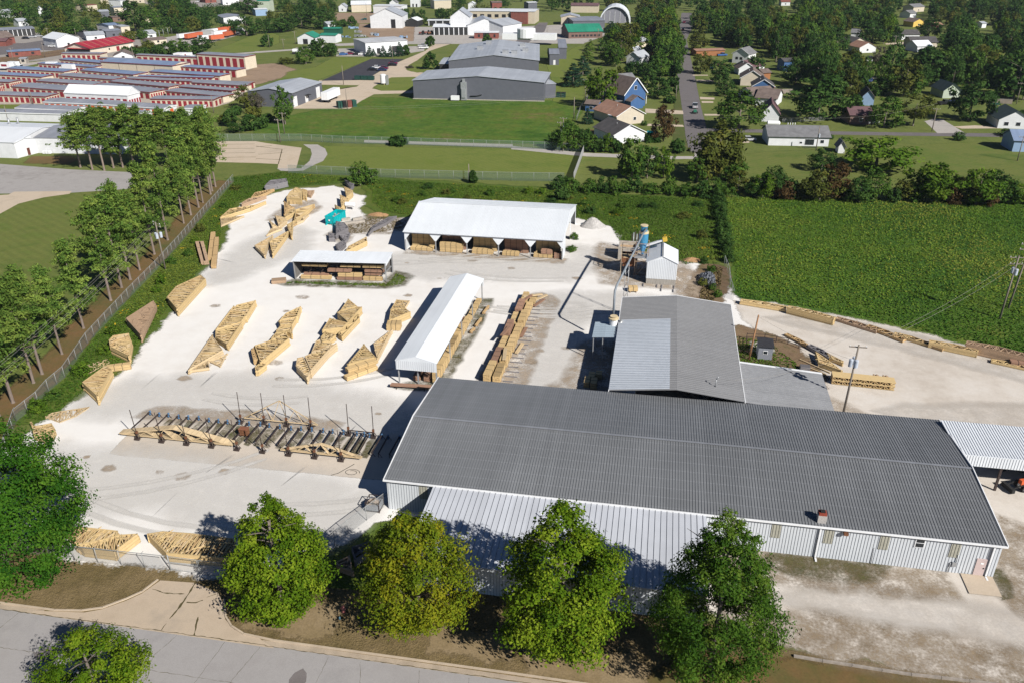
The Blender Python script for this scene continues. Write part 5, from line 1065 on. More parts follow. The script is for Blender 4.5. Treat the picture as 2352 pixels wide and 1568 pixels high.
for k in range(14): b.cbox((r3.uniform(.3, 1.3), r3.uniform(.3, 1.2), .9), r3.uniform(.2, .6), r3.uniform(.2, .5), r3.uniform(.1, .45), r3.uniform(0, 3))
b.build('cardboard', mat('cardboard mix', (.45, .36, .28), .9, .5, 2), T)
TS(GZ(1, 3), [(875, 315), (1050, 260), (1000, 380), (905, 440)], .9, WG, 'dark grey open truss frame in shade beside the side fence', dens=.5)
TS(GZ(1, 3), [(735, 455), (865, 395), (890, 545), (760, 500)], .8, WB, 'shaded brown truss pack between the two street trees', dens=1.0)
T = thing('fire_hydrant', 'small faded red fire hydrant on the verge between two street trees', 'hydrant', g(1, 3, 803, 915)); b = MB(); b.tube([(0, 0, 0), (0, 0, .08), (0, 0, .1), (0, 0, .62), (0, 0, .64), (0, 0, .7), (0, 0, .82)], [.2, .2, .14, .14, .18, .17, .05], 12); b.build('barrel', mat('faded red', (.45, .16, .14), .6, .2, 4), T)
for s in (-1, 1): b = MB(); b.tube([(s*.1, 0, .48), (s*.27, 0, .48)], .08, 8); b.build('outlet', MATS['faded red'], T)
T = thing('valve_marker', 'short blue valve cap by the hydrant', 'valve cap', g(1, 3, 770, 980)); MB().tube([(0, 0, 0), (0, 0, .28), (0, 0, .32)], [.11, .11, .06], 10).build('post', mat('dull blue', (.1, .2, .25), .6), T)
GK = 'edging timbers of the right car park'
pts = [g(3, 3, *p) for p in ((235, 1325), (500, 1370), (770, 1410), (1045, 1455), (1315, 1495), (1590, 1525), (1850, 1555), (2120, 1590))]
for i, (a, bb) in enumerate(zip(pts, pts[1:])):
    d = (bb-a)*.985; b = MB(); b.bar((0, 0, .12), (d.x, d.y, .12), .22, .2); o = b.build('edging_timber', mat('edging grey', (.27, .235, .20), .9, .25, 2)); o.location = a; tag(o, '%s edging timber from the street tree, along the gravel lot' % ordn[i], 'timber edging', GK)
# pipe-rail pen by the wing
T = thing('pipe_rail_fence', 'dark steel pipe-rail fence behind the little grey shed', 'fence', (42.8, 47.5, 0)); b = MB()
fp = [(42.8, 47.5), (43.2, 51.2), (46, 51.4), (49.5, 50.5), (52.5, 48.2)]
for a, bb in zip(fp, fp[1:]):
    for z in (.5, 1.0): b.bar((a[0]-42.8, a[1]-47.5, z), (bb[0]-42.8, bb[1]-47.5, z), .07)
b.build('rail', M_dsteel, T)
for a, bb in zip(fp, fp[1:]):
    n = max(1, int((Vector(bb)-Vector(a)).length/1.6))
    for k in range(n): q = Vector(a).lerp(Vector(bb), k/n); MB().box(q.x-42.85, q.y-47.55, 0, q.x-42.75, q.y-47.45, 1.15).build('post', M_dsteel, T)
sheet('concrete pad', [(43.3, 46.8), (47.2, 47.0), (47.4, 50.6), (43.6, 50.6)], .06, MATS['G_concg'])
T = thing('water_tank', 'small white round tank at the corner of the wing annex', 'tank', (40.9, 35.6, 0)); b = MB(); b.tube([(0, 0, 0), (0, 0, 1.5), (0, 0, 1.8)], [.75, .75, .2], 14); b.build('tank_shell', M_trim, T)
o = MB().box(-.7, -.5, 0, .7, .5, .7).build('timber_crate', M_woodg); o.location = g(3, 2, 335, 260); tag(o, 'small grey crate on the dead grass by the annex roof', 'crate')
for i, (a, bb) in enumerate([((290, 170), (570, 295)), ((380, 250), (535, 310))]):
    p, q = g(3, 2, *a), g(3, 2, *bb); b = MB(); b.bar((p.x, p.y, .15), (q.x, q.y, .15), .15); tag(b.build('loose_pole', M_woodp), ('longer', 'shorter')[i]+' pale pole lying on the grass behind the annex', 'pole')

# tractor under the canopy
T = thing('tractor', 'old red-orange farm tractor under the white canopy at the right edge', 'tractor', (72.6, 16.6, 0), None, R(20))
b = MB(); b.box(-1.3, -.25, .75, .9, .25, 1.3); b.build('hood', M_orange, T); b = MB(); b.box(.5, -.4, .6, 1.5, .4, 1.0); b.build('chassis', M_dark, T)
for x, y, r_ in ((1.2, -.75, .75), (1.2, .75, .75), (-1.0, -.55, .45), (-1.0, .55, .45)):
    b = MB(); b.tube([(x, y-.18, r_), (x, y+.18, r_)], r_, 18); wl = b.build('wheel', M_black, T); b = MB(); b.tube([(x, y-.2, r_), (x, y+.2, r_)], r_*.5, 14); b.build('rim', M_sign, wl)
MB().box(.9, -.25, 1.0, 1.3, .25, 1.5).build('seat', M_black, T); b = MB(); b.bar((.4, 0, 1.25), (.75, 0, 1.75), .05); b.build('steering_column', M_dark, T)
b = MB()
for s in (-.8, .8): b.bar((-1.2, s*.6, .9), (-2.6, s*.6, .5), .12)
b.box(-2.9, -.9, .2, -2.5, .9, .7); b.build('front_loader', M_dark, T)
T = thing('trailer_frame', 'dark flat trailer frame parked behind the tractor', 'trailer', (69.5, 19.8, 0)); b = MB(); b.box(0, 0, .6, 5, 1.8, .75); b.build('deck', M_dsteel, T)
for x in (1.5, 3.5): b = MB(); b.tube([(x, -.1, .38), (x, .15, .38)], .38, 12); b.build('wheel', M_black, T)

# ================================================================= POLES, WIRES, FENCES
def pole(loc, h, label, arms=((1.0, 2.4),), cans=0, lean=(0, 0), m=None, ang=0.0, guy=False, name='utility_pole', cat='utility pole'):
    T = thing(name, label, cat, loc, None, ang); b = MB(); b.tube([(0, 0, 0), (lean[0], lean[1], h)], [.17, .11], 8); b.build('pole', m or M_pole, T)
    for d, wd in arms:
        z = h-d*.5; x, y = lean[0]*z/h, lean[1]*z/h; a = MB().box(x-wd/2, y+.09, z-.06, x+wd/2, y+.2, z+.06).build('crossarm', M_pole, T)
        for k in (-.45, -.15, .45): b = MB(); b.tube([(x+k*wd, y+.15, z+.06), (x+k*wd, y+.15, z+.24)], .05, 6); b.build('insulator', M_trim, a)
    for k in range(cans):
        an = 2.4*k-1.1; x, y = .48*math.cos(an), .48*math.sin(an); z = h-3.1
        b = MB(); b.tube([(x, y, z), (x, y, z+1.0), (x, y, z+1.08)], [.27, .27, .12], 12); b.build('transformer', mat('transformer grey', (.42, .46, .52), .4, .06), T)
    return T
pole((53.9, 28.6, 0), 11.3, 'utility pole with three grey transformers behind the warehouse', ((.8, 2.2),), 3, (.15, -.2))
p1, p2 = g(3, 1, 2128, 1362), g(3, 1, 2205, 1270)
pole(p1, 11.2, 'nearer pole of the transformer pair in the meadow', ((.8, 2.6), (3.0, 2.0)), 2, (.35, .3), ang=.1)
pole(p2, 12.0, 'farther pole of the transformer pair in the meadow', ((.8, 3.0), (2.6, 3.0)), 0, (.9, .4), ang=.1)
pl = g(0, 1, 1520, 908)
pole(pl, 9.6, 'utility pole with white transformers at the pine-side fence', ((.6, 2.6), (1.6, 2.6)), 3, (-.1, 0), ang=-.5)
pole((43.0, 43.9, 0), 7.6, 'plain orange-brown pole beside the little grey shed', (), 0, (.5, 0), M_poleb)
PB = [((1, 0, 225, 1310), 1095, 'far pole by the tan concrete pad fence'), ((1, 0, 262, 1232), 1035, 'slim pole left of the tall tree at the weed field'), ((2, 0, 445, 1300), 1120, 'pole with white box at the weed field shrubs'), ((2, 0, 470, 1180), 1080, 'double-arm pole behind the weed field shrubs'),
      ((2, 0, 568, 1085), 895, 'pole between the weed field and the blue hut'), ((2, 0, 695, 890), 740, 'pole by the dark pines of the grey plant'), ((2, 0, 672, 920), 730, 'second pole by the dark pines of the grey plant'), ((2, 0, 815, 500), 435, 'tall pole in the wood behind the dark pines'),
      ((2, 0, 1048, 1310), 1155, 'pole standing before the low dark-roofed white house'), ((1, 1, 1958, 100), -60, 'pole at the lawn fence behind the pole barn'), ((3, 0, 440, 1385), 1165, 'pole before the long white ranch house'), ((3, 0, 1505, 1210), 995, 'tall pole at the grey turnout'),
      ((3, 0, 2290, 1480), 1250, 'leaning pole by the blue-and-white garage'), ((3, 0, 2280, 960), 760, 'pole by the board fence at the right edge'), ((3, 0, 1155, 455), 330, 'pole in the clearing before the dark-roofed houses'), ((2, 0, 1505, 905), 785, 'street lamp pole by the side street'),
      ((2, 0, 790, 370), 265, 'thin pole at the green-roofed office'), ((0, 1, -2, 0), -90, 'pole at the left frame edge'), ((0, 0, 1965, 1040), 880, 'pole at the right of the storage rows'), ((0, 0, 305, 960), 800, 'pole in front of the near left storage row'), ((0, 0, 75, 1110), 975, 'pole on the court grass left'),
      ((0, 0, 415, 530), 390, 'pole by the railway'), ((0, 0, 130, 580), 440, 'second pole by the railway'), ((0, 0, 1228, 540), 440, 'pole beside the red-roofed depot'), ((0, 0, 1650, 500), 385, 'pole on the lane by the trailer lot'), ((1, 0, 125, 440), 320, 'pole on the lane beside the green-roofed hut'),
      ((1, 0, 255, 455), 360, 'second pole on the lane left of the green-roofed hut'), ((1, 0, 365, 410), 290, 'third pole behind the green-roofed hut'), ((1, 0, 805, 780), 605, 'thin dark pole at the car park edge'), ((1, 0, 840, 1015), 820, 'thin dark pole behind the pallet stack'), ((1, 0, 1258, 570), 430, 'lamp pole at the far car park corner'), ((1, 0, 1018, 150), 30, 'pole behind the equipment yard'),
      ((2, 0, 460, 325), 220, 'pole by the industrial side road'), ((2, 0, 322, 300), 250, 'slim pole before the green-roofed office'), ((0, 0, 450, 360), 260, 'lamp pole by the dark carport'), ((0, 0, 702, 345), 260, 'pole at the town car park'), ((0, 0, 790, 345), 280, 'second pole at the town car park'), ((0, 0, 912, 310), 235, 'third pole at the town car park')]
for (i, j, x, y), ty, lb in PB:
    P = g(i, j, x, y); h = rise(P, 392*j+ty/4); pole(P, h, lb, ((.8, 2.4),) if ('double' in lb or 'pole' == lb.split()[1] or 'utility' in lb or 'far pole' in lb or 'white box' in lb or 'clearing' in lb or 'board' in lb) else (), 1 if ('white box' in lb or 'double' in lb or 'ranch' in lb) else 0)
for k, (x, y, ty) in enumerate([(1470, 350, 283), (1507, 340, 270), (1548, 325, 260), (1582, 315, 250)]):
    P = g(0, 0, x, y); pole(P, rise(P, ty/4), '%s flat-headed flood lamp mast by the trailer lot' % ('leftmost', 'second', 'third', 'rightmost')[k], ((.1, 2.6),), 0, name='lamp_mast', cat='lamp mast', m=M_steel)
def wire(p, q, sag, label, r=.013):
    p, q = Vector(p), Vector(q); b = MB(); pts = [p.lerp(q, t/12) - Vector((0, 0, sag*4*(t/12)*(1-t/12))) for t in range(13)]; b.tube(pts, r, 4); tag(b.build('power_line', mat('wire', (.32, .30, .27), .6)), label, 'power line', 'power lines')
top = pl + Vector((0, 0, 9.2))
for k, (dx, dz, lb) in enumerate([(-.9, 0, 'outer left power line running along the pines'), (-.3, .1, 'inner left power line running along the pines'), (.9, 0, 'right power line running along the pines'), (-.6, -1.0, 'lower left power line along the pines'), (.5, -1.0, 'lower right power line along the pines')]):
    wire(top+Vector((dx, 0, dz)), Vector((-50+dx*1.2, -12, 9.2+dz)), .9, lb, .014); 
for k in range(2): wire(p1+Vector((k*1.2, 0, 10.8)), Vector((53.9+k*.8, 28.6, 10.9)), 1.2, ('first', 'second')[k]+' power line from the warehouse pole to the meadow poles')
wire((53.9, 28.5, 10), (38.0, 25.5, 6.2), .8, 'service line sagging to the wing roof'); wire((53.9, 28.5, 9), (43.4, 43.9, 7.4), .5, 'service line to the orange-brown pole')
for k, z in enumerate((0, .6)): wire(g(1, 0, 225, 1310)+Vector((0, 0, 11-z)), g(2, 0, 470, 1180)+Vector((0, 0, 11-z)), 1.5, ('upper', 'lower')[k]+' power line over the weed field')
for k, z in enumerate((0, .7)): wire(g(2, 0, 470, 1180)+Vector((0, 0, 9-z)), g(3, 0, 440, 1385)+Vector((0, 0, 9.5-z)), 1.2, ('upper', 'lower')[k]+' power line across the side street')
wire(g(3, 0, 440, 1385)+Vector((0, 0, 9.5)), g(3, 0, 1505, 1210)+Vector((0, 0, 9)), 1.2, 'power line from the ranch house to the turnout pole')
M_mesh = meshmat('chain link cloth', (.33, .35, .36), .24); M_mesh2 = meshmat('green chain link cloth', (.16, .24, .20), .34); M_post = mat('fence post', (.28, .29, .29), .5, .1)
def fence(path, h, label, step=3.0, mm=None, name='chain_link_fence', arms=False, pr=.036):
    path = [Vector((p[0], p[1], 0)) for p in path]; T = thing(name, label, 'fence', path[0]); o = path[0]
    b = MB()
    for a, q in zip(path, path[1:]): b.face([a-o+Vector((0, 0, .04)), q-o+Vector((0, 0, .04)), q-o+Vector((0, 0, h)), a-o+Vector((0, 0, h))])
    b.build('wire_mesh', mm or M_mesh, T); b = MB()
    for a, q in zip(path, path[1:]): b.bar(a-o+Vector((0, 0, h)), q-o+Vector((0, 0, h)), .05)
    b.build('top_rail', M_post, T); k = 0
    tot = sum((q-a).length for a, q in zip(path, path[1:])); step = max(step, tot/90)
    for a, q in zip(path, path[1:]):
        n = max(1, round((q-a).length/step))
        for i in range(n):
            r_ = a.lerp(q, i/n)-o; b = MB(); b.tube([r_, r_+Vector((0, 0, h+.06))], pr, 6)
            if arms: b.bar(r_+Vector((0, 0, h)), r_+Vector((.3, .0, h+.35)), .05)
            b.build('post', M_post, T)
    return T
fence([(-55.2, 9.2), (-55.5, 13.9), (-56.4, 17.2), (-56.8, 21.2), (-60.6, 31.8), (-64.8, 49.2), (-67.8, 63), (-71.3, 77.3), (-75.9, 94.5), (-83.7, 125.3)], 1.9, 'long chain-link fence between the pines and the weedy yard edge', 2.6)
fence([(-55.2, 9.2), (-48, -3), (-43, -13.9), (-29.7, -13.8), (-19.2, -13.5)], 1.9, 'chain-link fence along the street verge left of the gate', 2.5, arms=True)
T = thing('yard_gate', 'double-leaf chain-link gate at the head of the concrete driveway', 'gate', (-19, -13.45, 0)); b = MB()
for s in range(2):
    b = MB(); x0, x1 = s*3.3+.05, s*3.3+3.2
    for z in (.1, 1.05, 1.85): b.bar((x0, 0, z), (x1, 0, z), .05)
    for x in (x0, x1): b.bar((x, 0, .1), (x, 0, 1.85), .05)
    lf = b.build('leaf', M_post, T); b = MB(); b.face([(x0, .01, .1), (x1, .01, .1), (x1, .01, 1.85), (x0, .01, 1.85)]); b.build('wire_mesh', M_mesh, lf)
for x in (0, 6.55): b = MB(); b.tube([(x, 0, 0), (x, 0, 2.0)], .06, 8); b.build('post', M_post, T)
fence([(-12.3, -13.4), (-6, -13.2), (-5.2, -11), (-3.0, -5), (-.6, .2)], 1.9, 'chain-link fence in tree shade running up to the warehouse corner', 2.4)
fence([(41.4, 84), (41.9, 78), (41.8, 72), (42.1, 66.5)], 2.0, 'leaning chain-link fence at the right of the sawdust shed', 2.4)
fence([g(0, 0, 1985, 1300), g(1, 0, 420, 1300)]+[g(1, 0, x, y) for x, y in ((800, 1320), (1400, 1335), (2000, 1355), (2351, 1365))]+[g(2, 0, x, y) for x, y in ((300, 1375), (660, 1400))], 2.3, 'far green chain-link fence along the narrow lane behind the lawn', 4.0, M_mesh2)
fence([g(1, 1, x, y) for x, y in ((300, 25), (830, 45), (1150, 65), (1950, 85), (2351, 95))]+[g(2, 1, x, y) for x, y in ((200, 98), (480, 102))], 2.3, 'green chain-link fence between the striped lawn and the weeds', 4.0, M_mesh2)
a, bb = g(2, 1, 565, 95), g(2, 0, 660, 1400)
fence([a, bb], 2.3, 'grey fence running straight back at the end of the striped lawn', 3.0, meshmat('dense grey cloth', (.5, .5, .52), .8))
fence([g(2, 0, x, y) for x, y in ((590, 1120), (630, 1010), (700, 900), (1040, 895))], 1.5, 'chain-link fence round the blue house garden', 3.5)
fence([g(3, 0, x, y) for x, y in ((1970, 945), (2240, 960))], 1.8, 'weathered board fence under the right-hand trees', 3, mat('grey board fence', (.26, .22, .18), .9, .2, 1), name='board_fence')
fence([g(3, 0, x, y) for x, y in ((20, 865), (220, 862))], 1.8, 'grey board fence behind the side street gardens', 3, MATS['grey board fence'], name='board_fence')
fence([g(3, 0, x, y) for x, y in ((130, 1130), (530, 1110))], 1.3, 'low wire fence beside the white cottage garden', 3)
# ================================================================= THE TOWN BEYOND
def plain(name, col, rough=.6, var=.08): return mat(name, col, rough, var, .6)
R_blue = roofmat('blue grey metal roof', (.20, .26, .38)); R_gray = roofmat('mid grey metal roof', (.26, .27, .30)); R_lgray = roofmat('light grey metal roof', (.40, .42, .45)); R_white = roofmat('bright white roof', (.72, .74, .76), dull=.04)
R_red = roofmat('red metal roof', (.36, .03, .045)); R_green = roofmat('green metal roof', (.03, .24, .15)); R_brown = plain('brown shingle', (.15, .115, .10), .9, .25); R_tan = plain('tan shingle', (.30, .17, .12), .9, .2); R_dk = plain('dark shingle', (.075, .07, .07), .9, .25); R_grs = plain('grey shingle', (.16, .16, .165), .9, .2); R_maroon = plain('maroon shingle', (.13, .075, .08), .9, .2)
W_cream = plain('cream siding', (.56, .49, .38)); W_white = plain('white siding', (.62, .63, .64)); W_beige = plain('beige siding', (.50, .44, .35)); W_grayb = plain('grey plant wall', (.105, .11, .13)); W_blue = plain('blue siding', (.045, .105, .235)); W_lblue = plain('pale blue siding', (.22, .32, .46)); W_brick = plain('red brick', (.20, .07, .055), .9, .2); W_tan = plain('tan block', (.48, .42, .32)); W_yel = plain('yellow siding', (.60, .42, .10)); W_bayshade = plain('dark carport', (.03, .03, .03)); W_green = plain('pale green siding', (.40, .45, .36)); W_brown = plain('brown siding', (.16, .10, .08))  # near-black carport colour stands in for the shade inside open bays
D_red = plain('red roll door', (.24, .025, .035), .5); D_orange = plain('orange roll door', (.55, .11, .03), .5); D_white = plain('white roll door', (.66, .66, .66), .5); D_dark = plain('dark opening', (.02, .02, .022))
SHARE = {}
def op(T, face, s, wd, z0, z1, m, name='door', sub=None):
    """an opening (door, window, roll door) set a little proud of a wall; equal ones share their mesh"""
    L, dp = T['_L'], T['_D']; key = (round(wd, 2), round(z1-z0, 2), m.name, name)
    if key not in SHARE: o = MB().box(-wd/2, -.05, 0, wd/2, .02, z1-z0).build(name, m); SHARE[key] = o.data
    else: o = bpy.data.objects.new(name, SHARE[key]); COL.objects.link(o)
    o.parent = T; o.location = {'f': (s, 0, z0), 'b': (L-s, dp, z0), 'r': (L, s, z0), 'l': (0, s, z0)}[face]; o.rotation_euler = (0, 0, {'f': 0, 'b': math.pi, 'r': math.pi/2, 'l': -math.pi/2}[face])
    if sub:
        k2 = (round(wd, 2), round(z1-z0, 2), 'pane')
        if k2 not in SHARE: p = MB().box(-wd/2+.09, -.08, .09, wd/2-.09, -.05, z1-z0-.09).build('pane', sub); SHARE[k2] = p.data
        else: p = bpy.data.objects.new('pane', SHARE[k2]); COL.objects.link(p)
        p.parent = o
    return o
def bld(name, label, cat, A, B, depth, he, rise_, axis, roof, wall, over=.35, group=None, walls=True, trim=None):
    A, B = Vector((A[0], A[1], 0)), Vector((B[0], B[1], 0)); d = B-A; L = d.length
    T = thing(name, label, cat, A, group, math.atan2(d.y, d.x)); T['_L'] = L; T['_D'] = depth; D_ = depth
    b = MB(); th = .12
    if walls:
        if axis == 'u': b.extr([(0, 0), (D_, 0), (D_, he), (D_/2, he+rise_), (0, he)], (0, 0, 0), (0, 1, 0), (0, 0, 1), (L, 0, 0))
        else: b.extr([(0, 0), (L, 0), (L, he), (L/2, he+rise_), (0, he)], (0, 0, 0), (1, 0, 0), (0, 0, 1), (0, D_, 0))
        b.build('wall', wall, T)
    b = MB(); o = over
    if axis == 'u':
        k = rise_/(D_/2)*o; slab(b, (-o, -o, he-k), (L+o, -o, he-k), (L+o, D_/2, he+rise_), (-o, D_/2, he+rise_), th); slab(b, (-o, D_+o, he-k), (L+o, D_+o, he-k), (L+o, D_/2, he+rise_), (-o, D_/2, he+rise_), th)
    else:
        k = rise_/(L/2)*o; slab(b, (-o, -o, he-k), (-o, D_+o, he-k), (L/2, D_+o, he+rise_), (L/2, -o, he+rise_), th); slab(b, (L+o, -o, he-k), (L+o, D_+o, he-k), (L/2, D_+o, he+rise_), (L/2, -o, he+rise_), th)
    b.build('roof', roof, T)
    if trim:
        b = MB(); b.box(-o-.05, -o-.1, he-.2, L+o+.05, -o, he+.12); b.build('eave_trim', trim, T); b = MB(); b.box(L+o, -o, he-.2, L+o+.08, D_+o, he+.12); b.build('end_trim', trim, T)
    return T
c00 = lambda x, y: g(0, 0, x, y); c10 = lambda x, y: g(1, 0, x, y); c20 = lambda x, y: g(2, 0, x, y); c30 = lambda x, y: g(3, 0, x, y)
def depth_to(A, B, Cc): d = (B-A).normalized(); n = Vector((-d.y, d.x, 0)); return max(3.0, abs((Cc-B).dot(n)))

# --- storage rows: long low sheds with roll doors
def storage(a, bb, c, he, label, roof=R_gray, door=D_red, nf=9, ne=4, rise_=.3, wall=W_cream, group='storage sheds with roll doors', trim=None, dw=2.0, dh=2.05):
    A, B, Cc = c00(*a), c00(*bb), c00(*c); dp = depth_to(A, B, Cc)*.78
    T = bld('storage_shed', label, 'storage shed', A, B, dp, he, rise_, 'u', roof, wall, .15, group, trim=trim or plain('maroon trim', (.16, .03, .035)))
    L = T['_L']
    for k in range(nf): op(T, 'f', L*(k+.5)/nf, min(dw, L/nf*.62), .1, min(dh, he-.35), door, 'roll_door')
    for k in range(ne): op(T, 'r', dp*(k+.6)/ne, min(1.8, dp/ne*.62), .1, min(2.0, he-.3), door, 'roll_door')
    return T
GD = [((-150, 935), (432, 955), (590, 915), 2.7, 'storage shed nearest the court grass at the left frame edge', dict(nf=12, ne=5)),
 ((118, 858), (603, 897), (797, 848), 2.7, 'storage shed behind the nearest left row, doors only on its end', dict(nf=9, ne=5)),
 ((-260, 838), (-15, 850), (102, 836), 2.7, 'storage shed cut by the left frame edge, lowest of two end-door ends', dict(nf=6, ne=4)),
 ((-260, 800), (100, 818), (290, 793), 2.7, 'storage shed at the left frame edge with an end of six doors', dict(nf=8, ne=6)),
 ((-120, 742), (395, 772), (527, 745), 2.9, 'storage shed at the left frame edge with a blank cream end', dict(nf=11, ne=0, roof=R_blue)),
 ((75, 690), (600, 722), (720, 692), 2.9, 'storage shed just right of the parked moving trucks, blue roof and end doors', dict(nf=12, ne=6, roof=R_blue)),
 ((345, 805), (862, 842), (960, 806), 2.7, 'grey-roofed storage shed in the middle left of the court', dict(nf=10, ne=6)),
 ((545, 755), (1045, 795), (1168, 760), 2.8, 'grey-roofed storage shed in the middle of the court, one end door open', dict(nf=10, ne=5)),
 ((750, 705), (1235, 748), (1343, 712), 2.8, 'storage shed in front of the tall blank cream hall', dict(nf=9, ne=5, roof=R_blue)),
 ((1025, 810), (1562, 862), (1650, 828), 2.7, 'storage shed right of centre with eight narrow end doors', dict(nf=10, ne=7)),
 ((850, 855), (1388, 915), (1510, 868), 2.7, 'storage shed directly behind the white-roofed shed', dict(nf=10, ne=7)),
 ((1393, 978), (1972, 985), (2025, 945), 2.7, 'storage shed nearest the pines on the right, row of twelve front doors', dict(nf=12, ne=2)),
 ((1530, 898), (2055, 948), (2130, 905), 2.5, 'second storage shed from the front on the right of the court', dict(nf=11, ne=0)),
 ((1655, 855), (2140, 895), (2205, 868), 2.5, 'third storage shed from the front on the right of the court', dict(nf=11, ne=0)),
 ((1765, 815), (2255, 848), (2300, 826), 2.5, 'fourth storage shed from the front on the right of the court', dict(nf=11, ne=0)),
 ((1160, 772), (2285, 825), (2318, 800), 2.3, 'very long thin storage shed crossing the court on the right', dict(nf=24, ne=1)),
 ((1280, 752), (1960, 768), (2010, 755), 2.4, 'thin storage shed with bright blue roof left of the long thin one', dict(nf=14, ne=0, roof=R_blue)),
 ((1383, 722), (2027, 765), (2120, 735), 3.0, 'blue-roofed storage shed with two tall doors and a blank end', dict(nf=11, ne=0, roof=R_blue)),
 ((1600, 680), (2178, 717), (2260, 690), 3.4, 'large blue-roofed storage shed at the far right of the court', dict(nf=11, ne=0, roof=R_blue, dw=3.5, dh=2.8)),
 ((560, 605), (945, 640), (1000, 612), 3.0, 'blue-roofed storage shed touching the tall blank hall from the left', dict(nf=9, ne=0, roof=R_blue)),
 ((362, 640), (862, 675), (922, 652), 2.8, 'blue-roofed storage shed behind the little white trucks', dict(nf=12, ne=5, roof=R_blue)),
 ((577, 572), (940, 575), (1012, 556), 4.2, 'tall storage shed at the back left of the court, nine big doors', dict(nf=8, ne=0, dw=4, dh=3.4)),
 ((915, 585), (1260, 598), (1285, 585), 2.6, 'low storage shed at the back centre of the court', dict(nf=7, ne=0)),
 ((1262, 585), (1830, 612), (1845, 595), 4.2, 'tall storage shed at the back of the court, middle right', dict(nf=10, ne=0, dw=4, dh=3.3)),
 ((1826, 614), (2262, 642), (2340, 612), 6.0, 'tallest storage shed at the back right of the court, one door open', dict(nf=7, ne=0, dw=5, dh=4.9))]
for a, bb, c, he, lb, kw in GD: storage(a, bb, c, he, lb, **kw)
storage((610, 947), (1187, 973), (1325, 932), 3.9, 'white-roofed storage shed with ten red doors, the brightest roof of the court', R_white, D_red, 10, 5, 2.6, W_white, trim=M_trim, dw=1.9, dh=2.4)
T = bld('storage_hall', 'tall blank cream hall with wide blue roof amid the storage sheds', 'storage hall', c00(945, 660), c00(1600, 700), depth_to(c00(945, 660), c00(1600, 700), c00(1692, 662)), 4.6, 1.0, 'u', R_blue, W_cream, .2, trim=plain('maroon trim', (.16, .03, .035)))
for k in range(3): op(T, 'f', T['_L']*(k+1)/4, .25, 0, 4.3, plain('joint shadow', (.2, .17, .13)), 'downspout_or_joint_shade')  # dark strips colour in the shadow of the wall joints; no spouts here
GO = 'white-trimmed sheds with orange doors'
storage((415, 1008), (1000, 1035), (1130, 985), 2.8, 'left of the two white-trimmed sheds with orange doors', R_gray, D_orange, 11, 0, .6, W_white, GO, M_trim, 3.0, 2.2)
storage((1000, 1035), (1512, 1072), (1605, 1025), 2.8, 'right of the two white-trimmed sheds with orange doors, behind the pines', R_gray, D_orange, 9, 1, .6, W_white, GO, M_trim, 3.0, 2.2)
storage((160, 1066), (700, 1090), (860, 1045), 2.8, 'white-trimmed shed with thin red doors left of the pines', R_gray, D_orange, 11, 0, .6, W_white, GO, M_trim, 3.0, 2.2)
storage((1130, 1105), (1300, 1120), (1350, 1080), 2.8, 'white-trimmed shed mostly hidden behind the pines', R_gray, D_orange, 4, 0, .5, W_white, GO, M_trim, 3.0, 2.2)
storage((-120, 1105), (600, 1125), (700, 1085), 2.8, 'white-trimmed flat shed touching the big white-roofed hall', R_gray, D_orange, 0, 0, .5, W_white, GO, M_trim)
storage((1690, 1068), (1815, 1072), (1938, 1030), 2.8, 'small white-walled shed with grey roof at the right of the pines', R_gray, D_white, 0, 0, .4, W_white, GO, M_trim)
# white halls at the left edge
T = bld('white_hall', 'huge white-roofed hall at the left frame edge behind the pines', 'hall', c00(-700, 1425), c00(165, 1457), 26, 4.6, 1.6, 'u', R_white, W_white, .2)
A, B = c00(165, 1457), c00(350, 1408)
T = bld('white_hall', 'gabled white hall end with a roll door and a brown door at the left edge', 'hall', A, B, 55, 4.4, .7, 'v', R_white, W_white, .2); L = T['_L']; op(T, 'f', L*.28, 3.4, .1, 3.1, D_white, 'roll_door'); op(T, 'f', L*.58, 1.0, .1, 2.2, plain('brown door', (.12, .04, .03)), 'door')
T = bld('white_hall', 'long pale hall with dark grey roof running behind the nearest pine group', 'hall', c00(350, 1408), c00(1120, 1420), 22, 4.6, 1.3, 'u', R_gray, W_white, .2)
b = MB()
for k in range(3): b.box(2.2+k*.9, -1.2, .1, 2.9+k*.9, -.4, .9)
b.build('condenser', M_trim, T)
for x, y in ((310, 1225), (387, 1215)):
    P = c00(x, y+20); o = MB(); o.tube([(0, 0, 4.6), (0, 0, 7.2)], .3, 8); ob = o.build('roof_vent', M_steel); ob.location = (P.x, P.y-9, 0); tag(ob, ('left' if x < 350 else 'right')+' dark vent pipe on the huge white roof', 'vent')

# --- grey plant
A, B = c10(1450, 912), c20(290, 936)
PL = bld('grey_plant_hall', 'front hall of the grey plant, low gable with a ladder tower of ducts', 'industrial hall', A, B, 26, 7.2, 2.0, 'v', R_lgray, W_grayb, .4); L = PL['_L']
MB().box(-.4, -.02, -.0, L+.4, .0, .35).build('base_course', M_conc, PL)
b = MB(); x = L*.375; b.box(x, -1.6, .2, x+2.2, -.05, 7.0); b.box(x+.3, -2.0, 1.2, x+1.8, -1.6, 4.6); b.box(x+.6, -1.3, 7.0, x+1.6, -.4, 8.2); b.build('duct_tower', M_steel, PL)
b = MB(); b.box(L*.30, -2.6, .3, L*.30+3.2, -.8, 1.9); b.build('dust_unit', M_trim, PL); b = MB(); b.tube([(L*.44, -.3, 1.6), (L*.49, -.3, 1.7), (L*.53, -.3, 2.2)], .15, 6); b.build('pipework', M_dark, PL)
T = bld('grey_plant_annex', 'grey lean-to block at the right end of the grey plant front hall', 'industrial hall', c20(300, 905), c20(400, 900), 12, 5.4, .2, 'u', R_lgray, W_grayb, .2)
